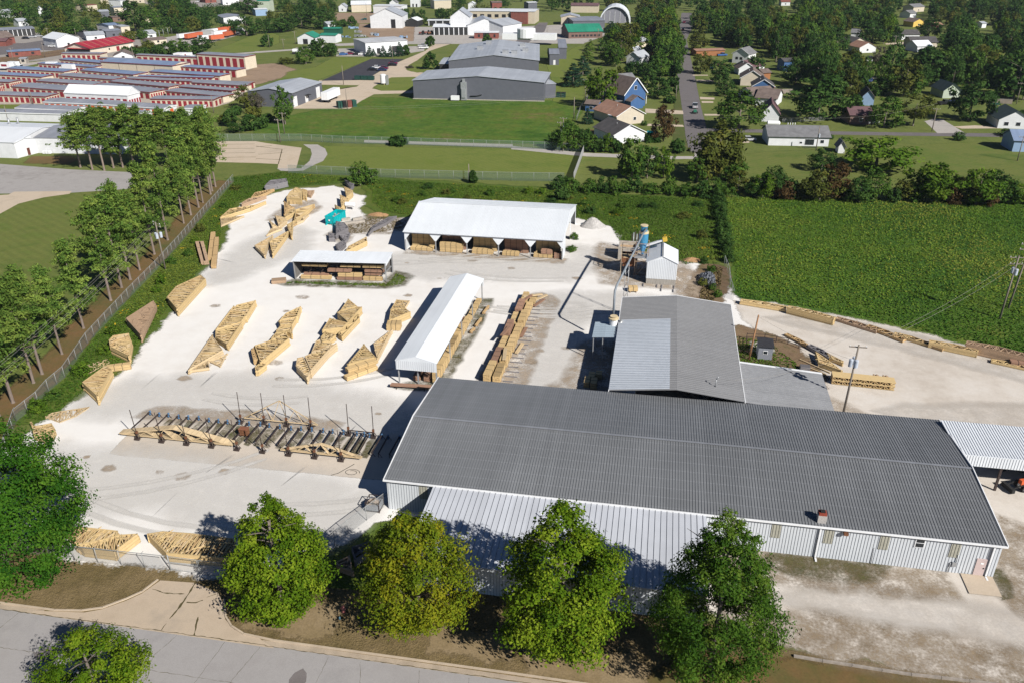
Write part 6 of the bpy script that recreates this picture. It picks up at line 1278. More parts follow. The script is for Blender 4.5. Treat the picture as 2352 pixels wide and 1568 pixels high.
T = bld('grey_plant_hall', 'wide low main hall of the grey plant with rooftop units', 'industrial hall', c10(1775, 700), c20(245, 700), 62, 6.8, 2.4, 'v', R_lgray, W_grayb, .4); L = T['_L']
for k, (fx, fy) in enumerate(((.38, .8), (.3, .5), (.62, .18), (.72, .22), (.8, .75), (.84, .45))):
    z = 6.8+2.4*(1-abs(fx-.5)*2)
    MB().box(L*fx-1.4, 62*fy-1.4, z, L*fx+1.4, 62*fy+1.4, z+1.5).build('rooftop_unit', M_steel, T)
op(T, 'f', L*.9, 2, .1, 2.6, D_dark, 'door')
T = bld('grey_plant_wing', 'small grey side block stepping down the right flank of the plant', 'industrial hall', c20(345, 600), c20(430, 600), 22, 5.2, .3, 'u', R_gray, W_grayb, .3)
op(T, 'f', 2.4, 1.1, .1, 2.4, D_white, 'door')
T = bld('grey_plant_wing', 'far right end block of the grey plant with an ivy-green edge', 'industrial hall', c20(430, 545), c20(500, 545), 40, 5.6, .3, 'u', R_gray, W_grayb, .3)
T = bld('grey_plant_wing', 'dark open dock on the left flank of the plant', 'industrial hall', c10(1690, 680), c10(1770, 680), 22, 4.4, .3, 'u', R_lgray, W_bayshade, .3)
# bright unit behind plant
T = thing('white_tank_unit', 'white drum-shaped cooling unit behind the plant roof', 'cooling unit', c20(130, 412)); b = MB(); b.tube([(0, 0, 4), (0, 0, 9), (0, 0, 9.4)], [5.5, 5.5, 4.5], 18); b.build('drum', M_trim, T); MB().box(-14, -3, 3, 18, 4, 6.4).build('plinth', M_trim, T)
# --- grey workshop with trailer
A, B = c10(-110, 985), c10(350, 985)
A = c10(70, 985); B = c10(345, 985)
T = bld('grey_workshop', 'grey metal workshop with white roll doors beside the white semi-trailer', 'workshop', c10(-60, 975), c10(345, 992), 26, 5.4, 1.4, 'v', R_lgray, W_grayb, .4); L = T['_L']
for s, wd, z1, nm in ((2.0, 3.2, 3.8, 'roll_door'), (11.5, 2.4, 2.6, 'door'), (22, 3.4, 4.2, 'roll_door')): op(T, 'r', s, wd, .1, z1, D_white, nm)
b = MB(); b.box(L+.02, 10.3, 2.8, L+1.6, 12.8, 2.95); b.build('door_canopy', M_dark, T)
def semi_trailer(P, ang, label, side, L=13.5, name='semi_trailer', group=None, roofm=None, wd=2.6):
    T = thing(name, label, 'trailer', P, group, ang); hb = 4.0 if name == 'semi_trailer' else 3.5; MB().box(0, 0, 1.1, L, wd, hb).build('box_body', side, T)
    MB().box(0, 0, hb, L, wd, hb+.03).build('roof_sheet', roofm or M_trim, T)
    for x in (1.0, 2.2): 
        b = MB(); b.tube([(x, -.02, .5), (x, .35, .5)], .5, 10); b.tube([(x, wd-.35, .5), (x, wd+.02, .5)], .5, 10); b.build('wheel_pair', M_black, T)
    b = MB(); b.box(L-3.2, .4, .0, L-3.05, .55, 1.1); b.box(L-3.2, wd-.55, 0, L-3.05, wd-.4, 1.1); b.build('landing_leg', M_dark, T); return T
P, Q = c10(662, 950), c10(808, 885); d = Q-P
semi_trailer(P, math.atan2(d.y, d.x), 'white semi-trailer parked by the grey workshop', M_trim, 12.5)
T = thing('pallet_stack', 'block of dark green stacked crates and pallets near the semi-trailer', 'pallets', c10(760, 1000), None, R(40)); r5 = random.Random(9)
for i in range(4):
    b = MB()
    for k in range(6): b.box(i*1.9, 0, k*.42, i*1.9+1.6, 2.6, k*.42+.3)
    b.build('crate_column', [plain('dark green crate', (.02, .08, .06)), M_dark, W_brick, plain('dark green crate', (.02, .08, .06))][i], T)
T = thing('storage_tank', 'tall white cylindrical tank on legs by the concrete access road', 'tank', c10(1172, 780)); b = MB(); b.tube([(0, 0, .7), (0, 0, 4.2), (0, 0, 4.5)], [1.3, 1.3, .5], 18); b.build('shell', M_trim, T)
for k in range(4): b = MB(); a = k*math.pi/2+.6; b.box(1.1*math.cos(a)-.1, 1.1*math.sin(a)-.1, 0, 1.1*math.cos(a)+.1, 1.1*math.sin(a)+.1, .9); b.build('leg', M_cream, T)
b = MB(); b.box(1.4, -.8, 0, 2.2, .8, 4.0); b.build('ladder_cage', M_steel, T)
T = thing('propane_tank', 'white propane cylinder on dark saddles beside the lane', 'tank', c10(375, 500)); b = MB(); b.tube([(-2.4, 0, 1.7), (-2.0, 0, 1.7), (2.0, 0, 1.7), (2.4, 0, 1.7)], [.4, 1.1, 1.1, .4], 16); b.build('shell', M_trim, T); MB().box(-2.2, -1, 0, 2.2, 1, 1.2).build('saddle', M_dark, T)
for k in range(3):
    P = c10(905, 738); T = thing('waste_skip', ('left', 'middle', 'right')[k]+'most of three dark green waste skips beside the car park' if k != 1 else 'middle one of three dark green waste skips beside the car park', 'skip', (P.x+k*3.1, P.y, 0), 'waste skips by the car park'); b = MB(); b.hexa((0, 0, .2), (2.8, 0, 0), (0, 1.8, 0), (0, 0, 1.5)); b.build('tub', plain('skip green', (.012, .05, .04)), T); MB().box(-.05, -.05, 1.7, 2.85, 1.85, 1.8).build('lid', plain('skip green', (.012, .05, .04)), T)
# --- vehicles
def car(P, ang, label, body, kind='car', group=None, name=None):
    T = thing(name or ('pickup_truck' if kind == 'pickup' else 'parked_car'), label, 'pickup truck' if kind == 'pickup' else 'car', P, group, ang); L, w2 = (5.4, 1.9) if kind == 'pickup' else (4.6, 1.8)
    if kind == 'pickup':
        pf = [(0, .45), (L, .45), (L, 1.0), (L-.2, 1.15), (L-1.5, 1.2), (0, 1.2)]; cab = [(1.9, 1.2), (4.0, 1.2), (3.5, 1.85), (2.15, 1.85)]
    else:
        pf = [(0, .4), (L, .4), (L, .85), (L-.9, 1.0), (.3, 1.05), (0, .95)]; cab = [(.5, 1.03), (3.6, 1.02), (2.8, 1.5), (1.0, 1.5)]
    b = MB(); b.extr(pf, (0, -w2/2, 0), (1, 0, 0), (0, 0, 1), (0, w2, 0)); b.build('body', body, T)
    b = MB(); b.extr(cab, (0, -w2/2+.08, 0), (1, 0, 0), (0, 0, 1), (0, w2-.16, 0)); gl = b.build('cabin_glass', M_glass, T)
    zt = cab[2][1]; MB().box(cab[3][0]+.02, -w2/2+.1, zt-.02, cab[2][0]-.02, w2/2-.1, zt+.05).build('cabin_roof', body, T)
    if kind == 'pickup': MB().box(.12, -w2/2+.15, 1.18, 1.75, w2/2-.15, 1.22).build('cargo_bed', M_dark, T)
    for x in (.85, L-.9):
        for s in (-1, 1): b = MB(); b.tube([(x, s*(w2/2-.2), .33), (x, s*(w2/2+.02), .33)], .33, 10); b.build('wheel', M_black, T)
    for s in (-.6, .6): MB().box(L-.02, s-.2, .65, L+.03, s+.2, .85).build('headlight', M_sign, T); MB().box(-.03, s-.2, .7, .02, s+.2, .9).build('tail_light', D_red, T)
    return T
C_w, C_s, C_k, C_n, C_r, C_b = plain('white car paint', (.7, .7, .7), .3), plain('silver car paint', (.42, .43, .45), .3), plain('black car paint', (.015, .015, .018), .25), plain('navy car paint', (.02, .03, .08), .25), plain('dark red car paint', (.14, .015, .04), .3), plain('blue car paint', (.05, .12, .3), .3)
GC = 'cars on the dark car park'
for x, y, m, lb in ((1030, 650, C_k, 'black car at the left of the car park cluster'), (1070, 632, C_w, 'white car behind the black one in the car park'), (1120, 655, C_n, 'dark navy car at the front right of the car park cluster'), (1135, 638, C_r, 'dark red car in the car park cluster'), (1215, 608, C_k, 'black car apart, farther back in the car park'), (1222, 592, C_r, 'dark red car farthest back in the car park')): car(c10(x, y), R(5), lb, m, 'car', GC)
car(c20(1683, 1005), R(92), 'silver pickup truck driving on the side street with a trailer', C_s, 'pickup')
T = thing('utility_trailer', 'small low trailer towed behind the silver pickup on the side street', 'trailer', c20(1680, 1045), None, R(92)); MB().box(-1.6, -.9, .5, 1.6, .9, .62).build('deck', M_dark, T); b = MB(); b.box(-1.0, -.55, .62, .9, .55, 1.25); b.build('load', mat('mower green', (.03, .16, .10), .5), T)
for s in (-1, 1): b = MB(); b.tube([(0, s*.95-.1, .33), (0, s*.95+.1, .33)], .33, 10); b.build('wheel', M_black, T)
CARS = [(c20(2105, 1298), 10, 'silver car parked before the left end of the white ranch house', C_s, 'car'), (c20(1825, 640), 80, 'light blue pickup parked on the grass across the side street', C_b, 'pickup'), (c20(1895, 610), 60, 'red car under trees across the side street', C_r, 'car'), (c20(1885, 520), 20, 'blue pickup in the shade by the red shed row', C_b, 'pickup'),
 (c20(1570, 285), 90, 'dark car coming down the far side street', C_k, 'car'), (c20(1580, 215), 85, 'red car at the far end of the side street', C_r, 'car'), (c30(855, 568), 0, 'silver pickup in the shaded clearing', C_s, 'pickup'), (c30(900, 545), 10, 'dark car in the shaded clearing', C_k, 'car'), (c30(930, 760), 70, 'blue car on the clearing lane', C_b, 'car'),
 (c30(1560, 965), 15, 'black pickup at the house with the pale green gable', C_k, 'pickup'), (c30(1640, 950), 15, 'navy pickup close to the pale green gable', C_n, 'pickup'), (c30(905, 1145), 30, 'grey car under the porch of the shaded purple-roofed house', C_s, 'car'),
 (c10(765, 512), 30, 'pale blue car at the showroom lot left end', C_b, 'car'), (c10(830, 505), 20, 'red-brown car at the showroom lot', C_r, 'car'), (c10(895, 508), 20, 'dark car at the middle of the showroom lot front', C_k, 'car'), (c10(940, 510), 20, 'white car at the right of the showroom lot front', C_w, 'car'), (c10(970, 478), 15, 'black pickup behind the showroom lot front', C_k, 'pickup'),
 (c10(1500, 450), 5, 'white pickup parked alone at the right of the showroom lot', C_w, 'pickup'), (c10(1490, 432), 5, 'silver pickup behind the lone white pickup', C_s, 'pickup'), (c10(1655, 318), 10, 'white car in the first bay of the open white garage', C_w, 'car'), (c10(1705, 318), 10, 'silver car in the second bay of the open white garage', C_s, 'car'), (c10(1750, 318), 10, 'grey car in the third bay of the open white garage', C_s, 'car'),
 (c00(450, 435), 5, 'white car on the road by the red brick hut', C_w, 'car'), (c00(500, 425), 5, 'dark red car by the white shed', C_r, 'car'), (c00(205, 362), 15, 'black car before the dark carport', C_k, 'car'), (c00(270, 350), 15, 'grey car before the dark carport', C_s, 'car'), (c00(330, 342), 15, 'silver car before the dark carport', C_s, 'car'), (c00(480, 348), 10, 'navy car right of the dark carport', C_n, 'car'),
 (c00(740, 298), 10, 'black car left in the town car park', C_k, 'car'), (c00(820, 285), 10, 'navy car right in the town car park', C_n, 'car'), (c00(880, 308), 30, 'white car leaving the town car park', C_w, 'car'), (c00(1360, 25), 5, 'black car at the far shop lot', C_k, 'car'), (c00(1430, 28), 5, 'blue car at the far shop lot', C_b, 'car'), (c00(1500, 35), 5, 'silver car at the far shop lot', C_s, 'car'), (c00(1650, 55), 5, 'red car at the far shop lot', C_r, 'car'), (c00(1800, 22), 5, 'white car at the far shop lot', C_w, 'car'), (c00(1080, 22), 5, 'grey car before the far long shop', C_s, 'car')]
for P, a, lb, m, kd in CARS: car(P, R(a), lb, m, kd)
def box_truck(P, ang, label, L=6.5):
    T = thing('moving_truck', label, 'moving truck', P, 'white moving trucks by the storage sheds', ang); MB().box(0, -1.2, .9, L, 1.2, 3.6).build('cargo_box', M_trim, T)
    MB().box(L*.2, -1.24, 1.9, L*.7, -1.2, 2.9).build('stripe', D_red, T); MB().box(L, -1.1, .5, L+1.9, 1.1, 2.3).build('cab', M_trim, T); MB().box(L+1.0, -1.0, 1.5, L+1.92, 1.0, 2.2).build('windshield', M_glass, T)
    for x in (1.2, L+1.0):
        for s in (-1.05, 1.05): b = MB(); b.tube([(x, s-.12, .45), (x, s+.12, .45)], .45, 10); b.build('wheel', M_black, T)
    return T
box_truck(c00(20, 645), R(-4), 'red-striped moving truck at the left frame edge'); box_truck(c00(100, 636), R(-4), 'moving truck right behind the red-striped one at the left edge', 5); box_truck(c00(690, 668), R(175), 'moving truck half hidden between two blue-roofed sheds', 6); box_truck(c00(445, 640), R(2), 'moving truck nose showing over a blue roof', 5)
box_truck(c00(1635, 550), R(5), 'larger moving truck with a red and blue side at the court back', 8); box_truck(c00(1610, 556), R(5), 'flat moving truck in front of the larger one at the court back', 5)
O_t = plain('orange trailer paint', (.50, .12, .055), .5); G_t = plain('grey trailer roof', (.30, .30, .29)); GT = 'box trailers on the trailer lot'
for k, (a, bb, m, lb) in enumerate([((1655, 370), (1800, 350), M_trim, 'white trailer at the left end of the trailer lot'), ((1730, 372), (1880, 345), O_t, 'orange trailer second from the left of the lot'), ((1800, 350), (1990, 325), G_t, 'grey trailer behind the left orange one'), ((1840, 385), (1960, 372), M_trim, 'white trailer half behind the lone lot tree'), ((1945, 385), (2065, 372), O_t, 'orange trailer nearest the mown bank'),
        ((1890, 330), (2020, 310), M_trim, 'white trailer in the middle rear of the lot'), ((1975, 345), (2090, 328), M_trim, 'white trailer in the middle of the lot'), ((2010, 312), (2150, 290), O_t, 'orange trailer in the rear right of the lot'), ((2085, 350), (2170, 330), O_t, 'orange trailer second from the right of the lot'), ((2165, 328), (2240, 308), M_trim, 'white trailer at the right end of the lot')]):
    P, Q = c00(*a), c00(*bb); d = Q-P; semi_trailer(P, math.atan2(d.y, d.x), lb, m, max(9, min(16, d.length)), 'box_trailer', GT, O_t if m is O_t else G_t)
# --- the red-roofed depot and neighbours
A, B = c00(840, 515), c00(1232, 445); T = bld('depot', 'white depot with a bright red metal roof and raised roof ribs', 'depot', A, B, 17, 4.0, 2.6, 'u', R_red, plain('peach wall', (.62, .54, .44)), 1.0); L = T['_L']
for k in range(6): x = L*(k+.5)/6; b = MB(); slab(b, (x-.12, -1, 3.75), (x+.12, -1, 3.75), (x+.12, 8.5, 6.72), (x-.12, 8.5, 6.72), .25); b.build('roof_rib', plain('dull red rib', (.34, .16, .12)), T)
op(T, 'f', L*.62, 2.4, .1, 2.6, D_red, 'door'); op(T, 'f', L*.42, 1.0, 1.4, 2.4, D_dark, 'window'); op(T, 'f', L*.92, 1.6, .1, 2.4, D_white, 'door'); op(T, 'l', 8.5, 9, .1, 3.0, D_dark, 'open_bay')
bld('depot_porch', 'flat red-roofed open porch at the left of the depot', 'porch', c00(640, 510), c00(835, 515), 15, 3.6, .8, 'u', R_red, W_bayshade, .8)
MISC = [('white_shed', 'white arched shed left behind the red-roofed depot', (530, 440), (740, 420), 18, 4.6, 2.6, 'v', R_white, W_white), ('house', 'pale grey-roofed shed right behind the depot roof', (800, 378), (970, 368), 14, 3.2, 1.6, 'u', R_lgray, W_white), ('shop', 'grey shop with dark front behind the depot', (980, 350), (1120, 340), 14, 4.0, .6, 'u', R_gray, W_grayb), ('shop', 'pale blue-roofed shop behind the depot', (1010, 300), (1120, 290), 16, 4.5, .8, 'u', R_blue, W_white),
 ('shop', 'cream low shop at the town car park', (1120, 305), (1200, 298), 14, 4.0, .6, 'u', R_lgray, W_cream), ('brick_hut', 'long low red brick hut with pale blue roof by the railway', (85, 530), (380, 510), 9, 2.8, .3, 'u', R_blue, W_brick), ('carport', 'wide dark open carport with grey roof at the left', (0, 345), (330, 325), 20, 4.2, .6, 'u', R_gray, W_bayshade), ('house', 'dark red gabled barn-like house at the left frame edge', (-60, 425), (145, 400), 12, 4.0, 3.0, 'u', R_brown, W_brick),
 ('house', 'low red-roofed porch house at the left frame edge', (-100, 430), (60, 428), 8, 3.0, 1.2, 'u', R_maroon, W_brick), ('house', 'tiny white cottage in the upper left trees', (178, 245), (268, 238), 9, 3.4, 1.8, 'u', R_lgray, W_white), ('house', 'white wall peeping from the trees at the top left', (78, 165), (155, 155), 9, 4.2, 1.8, 'u', R_lgray, W_white), ('house', 'narrow white house between trees at the top left', (365, 160), (410, 158), 8, 6.0, 2.0, 'v', R_lgray, W_white),
 ('house', 'grey house with a dark porch below the tall tree', (910, 165), (1010, 160), 12, 4.5, 1.0, 'u', R_lgray, W_grayb), ('shop', 'pink-red shop with flat roof at the top left', (780, 110), (900, 100), 12, 5.0, .3, 'u', W_brick, W_cream), ('shop', 'cream shop beside the tall dark tree at the top', (1060, 150), (1150, 145), 14, 6.5, .5, 'u', R_gray, W_cream), ('shop', 'very long white shop front at the top of the picture', (930, 40), (1330, 30), 30, 7, .4, 'u', R_lgray, W_tan), ('shop', 'tall white block beside the long shop front', (1120, 95), (1170, 90), 14, 8, .4, 'u', R_white, W_white),
 ('shop', 'red-fronted far shop at the top', (1890, 30), (1990, 25), 16, 6, .4, 'u', R_white, W_brick), ('shop', 'white far shop at the top beside the dark trees', (2050, 50), (2200, 45), 20, 5, .4, 'u', R_white, W_white), ('pavilion', 'grey-roofed white pavilion among the upper trees', (2060, 225), (2260, 215), 26, 4.5, .9, 'v', R_gray, W_white), ('house', 'pale cottage behind the near trailers', (1350, 360), (1440, 352), 10, 3.2, 1.6, 'u', R_lgray, W_white), ('house', 'low brown-roofed shack beside the trailer lot', (1380, 415), (1535, 400), 9, 2.6, 1.0, 'u', R_brown, W_cream),
 ('house', 'small brown-roofed cabin at the back of the storage court', (1050, 560), (1225, 552), 12, 2.4, 2.0, 'v', R_brown, W_white), ('kiosk', 'pale grey cabinet block by the railway grass', (190, 590), (245, 588), 5, 2.6, .2, 'u', R_lgray, M_conc), ('long_shed', 'long yellow-walled shed among the upper left trees', (1340, 210), (1460, 205), 10, 3.5, .5, 'u', R_brown, W_tan), ('shop', 'grey brick shop near the tall dark tree', (1040, 205), (1150, 198), 10, 3.5, .5, 'u', R_brown, W_brown)]
for nm, lb, a, bb, dp, he, rs, ax, rf, wl in MISC:
    T = bld(nm, lb, nm.replace('_', ' ').split()[-1] if nm != 'long_shed' else 'shed', c00(*a), c00(*bb), dp, he, rs, ax, rf, wl, .4); L = T['_L']
    if wl is not W_bayshade:
        for k in range(max(1, int(L/7))): op(T, 'f', L*(k+.5)/max(1, int(L/7)), 1.4, .9, 2.1, D_dark, 'window')
    else:
        for k in range(8): op(T, 'f', L*(k+.02)/8+.2, .3, 0, he, M_trim, 'post')
MI2 = [('white_barn', 'big white gabled barn with a tall dark doorway in the equipment yard', (1055, 262), (1345, 262), 26, 8.0, 5.0, 'v', R_lgray, W_white, [(.72, 3.2, 5.5)]), ('carport', 'small white-gabled carport with a black opening', (1380, 248), (1485, 250), 12, 4.2, 1.8, 'v', R_white, W_bayshade, []), ('machine_shed', 'long low white shed of black open bays behind the tractor yard', (1578, 240), (1900, 240), 10, 3.6, .4, 'u', R_white, W_bayshade, [(k/5+.02, .5, 3.4) for k in range(5)]),
 ('open_garage', 'white-roofed open garage with black bays holding cars', (1630, 325), (1945, 325), 16, 5.0, 1.2, 'u', R_white, W_bayshade, [(k/7+.01, .5, 4.6) for k in range(8)]), ('white_hall', 'white gabled loft rising behind the open garage', (1790, 320), (1965, 320), 22, 11.0, 4.4, 'v', R_lgray, W_white, []), ('white_hall', 'broad white hall with grey roof right of the loft', (1945, 325), (2265, 320), 24, 6.0, 4.0, 'v', R_lgray, W_white, []), ('brick_shop', 'low brick-fronted shop with three doors before the broad white hall', (2005, 358), (2225, 358), 10, 3.6, .4, 'u', R_white, W_brick, [(.2, 1.2, 2.2), (.5, 4, 3.0), (.85, 1.2, 2.2)]),
 ('white_hall', 'white hall farther right beside the broad one', (2270, 330), (2440, 300), 22, 6.0, 3.0, 'u', R_lgray, W_white, []), ('block_building', 'long cream block building with a row of small dark windows', (1930, 215), (2560, 222), 24, 8.5, .4, 'u', R_white, W_tan, [(.03+k*.105, 3.0, 5.5) for k in range(9)]), ('showroom', 'flat white showroom behind four dark conifers', (1012, 505), (1395, 480), 22, 6.2, .3, 'u', roofmat('ribbed white roof', (.6, .6, .6), streak=.5), W_white, [(.3, 2, 2.6), (.75, 6, 3.2)]),
 ('hut', 'white hut with a green roof and arched porch by the lane', (385, 408), (545, 410), 12, 3.8, 2.6, 'v', R_green, W_white, [(.45, 3, 2.6)]), ('hut', 'white cabin with a teal-green roof beside the arched hut', (590, 395), (735, 398), 9, 4.4, .8, 'u', R_green, W_white, []), ('shed', 'dark green open shed behind the teal-roofed cabin', (625, 318), (775, 318), 8, 3.6, .5, 'u', R_green, plain('dark green wall', (.01, .07, .045)), []),
 ('house', 'small white gabled house in the far centre', (762, 112), (828, 112), 9, 4.2, 2.4, 'v', R_lgray, W_white, [(.5, 1, 2)]), ('long_hall', 'cream hall with blue-white roof at the far centre', (880, 115), (1060, 112), 18, 6.0, 2.6, 'u', R_white, W_cream, []), ('long_hall', 'long white low hall with grey wall at the far centre', (1080, 125), (1340, 128), 16, 6.0, .4, 'u', R_white, W_white, []), ('house', 'white porch house far beyond the barn', (1230, 80), (1295, 80), 9, 5.0, 2.4, 'v', R_grs, W_white, [(.5, 1, 2)]), ('house', 'tall grey gabled house among far trees', (1420, 68), (1500, 68), 10, 8.0, 4.0, 'v', R_grs, W_white, [(.3, 1.4, 2.4), (.7, 1.4, 2.4)]),
 ('long_hall', 'cream brick far hall right of the gabled house', (1640, 85), (1795, 80), 14, 7.0, .4, 'u', R_white, W_tan, []), ('house', 'white-gabled garage at the far upper centre', (1950, 95), (2015, 95), 9, 5.0, 1.6, 'v', R_white, W_white, []), ('house', 'red brick far house at the upper centre', (2170, 82), (2260, 80), 9, 5, 1, 'u', R_brown, W_brick, []), ('house', 'grey two-storey far house at the top left of centre', (20, 112), (130, 112), 12, 9.0, .5, 'u', R_green, W_green, [(.3, 1.4, 2.4), (.7, 1.4, 2.4)]), ('long_hall', 'white glasshouse-like row at the top left of centre', (0, 150), (110, 145), 12, 5, .5, 'u', R_white, W_lblue, []), ('house', 'white caravan-like house in the trees left of the equipment yard', (665, 282), (750, 275), 8, 4, 1.4, 'u', R_lgray, W_white, [(.5, 1.4, 2.4)])]
for nm, lb, a, bb, dp, he, rs, ax, rf, wl, ops in MI2:
    T = bld(nm, lb, nm.replace('_', ' ').split()[-1], c10(*a), c10(*bb), dp, he, rs, ax, rf, wl, .4); L = T['_L']
    for fr, wd, z1 in ops:
        if nm in ('machine_shed', 'open_garage'): op(T, 'f', fr*L+.4, wd, 0, z1, M_trim, 'post')
        elif z1 > 5 and nm == 'block_building': op(T, 'f', fr*L, 3.0, 4.2, 6.4, D_dark, 'window')
        else: op(T, 'f', fr*L, wd, .1 if z1 > 2.3 else .9, z1+.4, D_dark, 'door' if z1 > 2.3 else 'window')
MI3 = [('garage', 'pale metal garage with one white roll door before the industrial street', (450, 232), (620, 232), 18, 5.4, 1.6, 'v', R_lgray, W_tan, [(.45, 4, 3.4, D_white)]), ('brick_shop', 'flat-roofed brick and cream block at the bend of the industrial street', (-10, 222), (140, 225), 20, 8.5, .3, 'u', R_white, W_brick, []), ('office', 'long brick office with bright green hipped roof', (520, 357), (830, 350), 22, 4.0, 3.6, 'u', R_green, W_brown, [(.12+.11*k, 1.6, 2.2, D_dark) for k in range(8)]), ('flat_hall', 'flat grey-roofed hall behind the green-roofed office', (560, 262), (850, 258), 34, 4.8, .5, 'u', R_gray, W_grayb, []),
 ('long_hall', 'long brown-roofed hall behind the arched shelter', (540, 118), (790, 120), 16, 5.5, 1.6, 'u', R_maroon, W_tan, []), ('shed', 'white hut roof far left above the block building', (150, 95), (230, 92), 10, 6, .4, 'u', R_white, W_grayb, []),
 ('house', 'small blue hut with brown roof in the blue house garden', (672, 1022), (782, 1030), 5.5, 2.7, 1.0, 'u', R_brown, W_blue, [(.5, 1.4, 1.9, M_trim)]),
 ('house', 'beige gabled house with a tan hipped roof and white porch', (960, 1158), (1208, 1130), 15, 3.2, 2.8, 'v', R_tan, W_beige, [(.66, 1.2, 2.4, M_trim)]), ('house', 'white house with a dark sagging roof nearest the lane, teal tarp beside it', (935, 1330), (1215, 1300), 13, 3.0, 2.6, 'v', R_dk, W_white, []), ('porch', 'white flat-roofed porch at the left of the beige house', (890, 1140), (950, 1150), 6, 3.0, .2, 'u', R_white, W_lblue, []),
 ('house', 'grey-roofed white house behind the blue house', (1020, 880), (1140, 870), 10, 5.4, 2.4, 'u', R_grs, W_white, []), ('house', 'white gabled roof half hidden in the middle wood', (1050, 590), (1170, 600), 11, 3.4, 2.6, 'v', R_lgray, W_white, []), ('house', 'cream-roofed house deep in the middle wood', (1140, 440), (1250, 430), 10, 3.2, 1.6, 'u', R_lgray, W_cream, []), ('house', 'pale gabled garage behind the hidden white roof', (1060, 525), (1130, 530), 8, 3.0, 1.8, 'v', R_lgray, W_beige, []),
 ('house', 'white two-window house at the far end of the street row', (2020, 578), (2165, 590), 10, 4.6, 2.6, 'v', R_grs, W_white, [(.28, 1.3, 3.0, D_dark), (.55, 1.3, 3.0, D_dark)]), ('house', 'white house with a maroon roof, second from the far end of the street row', (2040, 660), (2180, 680), 11, 3.0, 2.4, 'v', R_maroon, W_white, []), ('house', 'white house with a brown double roof in the middle of the street row', (2080, 690), (2225, 690), 10, 2.8, 2.4, 'v', R_brown, W_white, []), ('house', 'cream house with a broad grey-brown gable roof in the street row', (2095, 788), (2305, 795), 13, 3.2, 3.0, 'v', R_brown, W_beige, []),
 ('house', 'navy blue house with dark roof behind the big roadside maple', (2205, 862), (2400, 868), 11, 3.0, 2.6, 'v', R_dk, W_blue, []), ('house', 'tan-roofed house behind the big roadside maple', (2215, 960), (2420, 945), 11, 3.0, 2.4, 'u', R_brown, W_white, []), ('house', 'brown timber shed right of the cream house', (2300, 735), (2370, 730), 6, 3.0, 1.2, 'u', R_brown, plain('orange brown boards', (.28, .12, .05)), []), ('long_shed', 'low red shed row deep in shade across the street', (1690, 520), (1950, 512), 8, 2.8, .5, 'u', R_tan, plain('orange brown boards', (.28, .12, .05)), [])]
for nm, lb, a, bb, dp, he, rs, ax, rf, wl, ops in MI3:
    T = bld(nm, lb, nm.replace('_', ' ').split()[-1], c20(*a), c20(*bb), dp, he, rs, ax, rf, wl, .45); L = T['_L']
    for fr, wd, z1, m in ops: op(T, 'f', fr*L, wd, .1 if z1 > 3.1 else z1-1.2, z1, m, 'roll_door' if z1 > 3.1 else 'window', M_glass if m is M_trim else None)
    if ax == 'v' and nm == 'house':
        b = MB(); slab(b, (-.5, -.52, he-.25), (L/2, -.52, he+rs), (L/2, -.45, he+rs), (-.5, -.45, he-.25), .18); slab(b, (L+.5, -.52, he-.25), (L/2, -.52, he+rs), (L/2, -.45, he+rs), (L+.5, -.45, he-.25), .18); b.build('barge_board', M_trim, T)
        b = MB(); b.tube([(L*.35, dp*.4, he+rs*.6), (L*.35, dp*.4, he+rs*.75+.6)], .09, 6); b.build('vent_pipe', M_steel, T)
T = thing('arched_shelter', 'white arched shelter with a translucent grey end', 'shelter', c20(800, 215), None, R(2)); T['_L'] = 23.0; T['_D'] = 26.0; b = MB(); n = 12; rr_ = 11.5; L = 26
for k in range(n):
    a0, a1 = math.pi*k/n, math.pi*(k+1)/n; q = lambda a, y, r_=rr_: (rr_-r_*math.cos(a), y, r_*math.sin(a)*1.05)
    b.face([q(a0, 0), q(a0, L), q(a1, L), q(a1, 0)][::-1]); b.face([q(a0, 0), q(a1, 0), q(a1, 0, rr_-.8), q(a0, 0, rr_-.8)])
b.build('arch_cover', M_white, T); b = MB(); b.face([(rr_-10.7*math.cos(math.pi*k/n), 1.5, 10.7*math.sin(math.pi*k/n)*1.05) for k in range(n+1)][::-1]); b.build('end_curtain', plain('grey curtain', (.22, .22, .25)), T)
for k in range(1, 6): MB().box(k*3.8-.1, 1.3, 0, k*3.8+.1, 1.48, 8).build('end_post', M_trim, T)
# the blue house
A, B = c20(1030, 1000), c20(1220, 975); T = bld('blue_house', 'bright blue gabled house with white trim and a small front gable', 'house', A, B, 13, 5.2, 5.4, 'v', R_brown, W_blue, .5); L = T['_L']
b = MB(); slab(b, (-.6, -.6, 4.7), (L/2, -.6, 10.6), (L/2, -.5, 10.6), (-.6, -.5, 4.7), .3); slab(b, (L+.6, -.6, 4.7), (L/2, -.6, 10.6), (L/2, -.5, 10.6), (L+.6, -.5, 4.7), .3); b.build('barge_board', M_trim, T)
op(T, 'f', L/2, 1.3, 6.4, 7.9, M_trim, 'window', M_glass)
b = MB(); b.extr([(0, 0), (6, 0), (6, 3.0), (3, 4.6), (0, 3.0)], (.6, -3, 0), (1, 0, 0), (0, 0, 1), (0, 3, 0)); b.build('front_wing', W_blue, T); b = MB(); slab(b, (.2, -3.4, 2.85), (.2, 0, 2.85), (3.6, 0, 4.75), (3.6, -3.4, 4.75), .15); slab(b, (7.0, -3.4, 2.85), (7.0, 0, 2.85), (3.6, 0, 4.75), (3.6, -3.4, 4.75), .15); b.build('front_roof', R_brown, T)
b = MB(); b.box(L, 3, 3.1, L+3.6, 10, 3.35); b.build('porch_roof', R_brown, T)
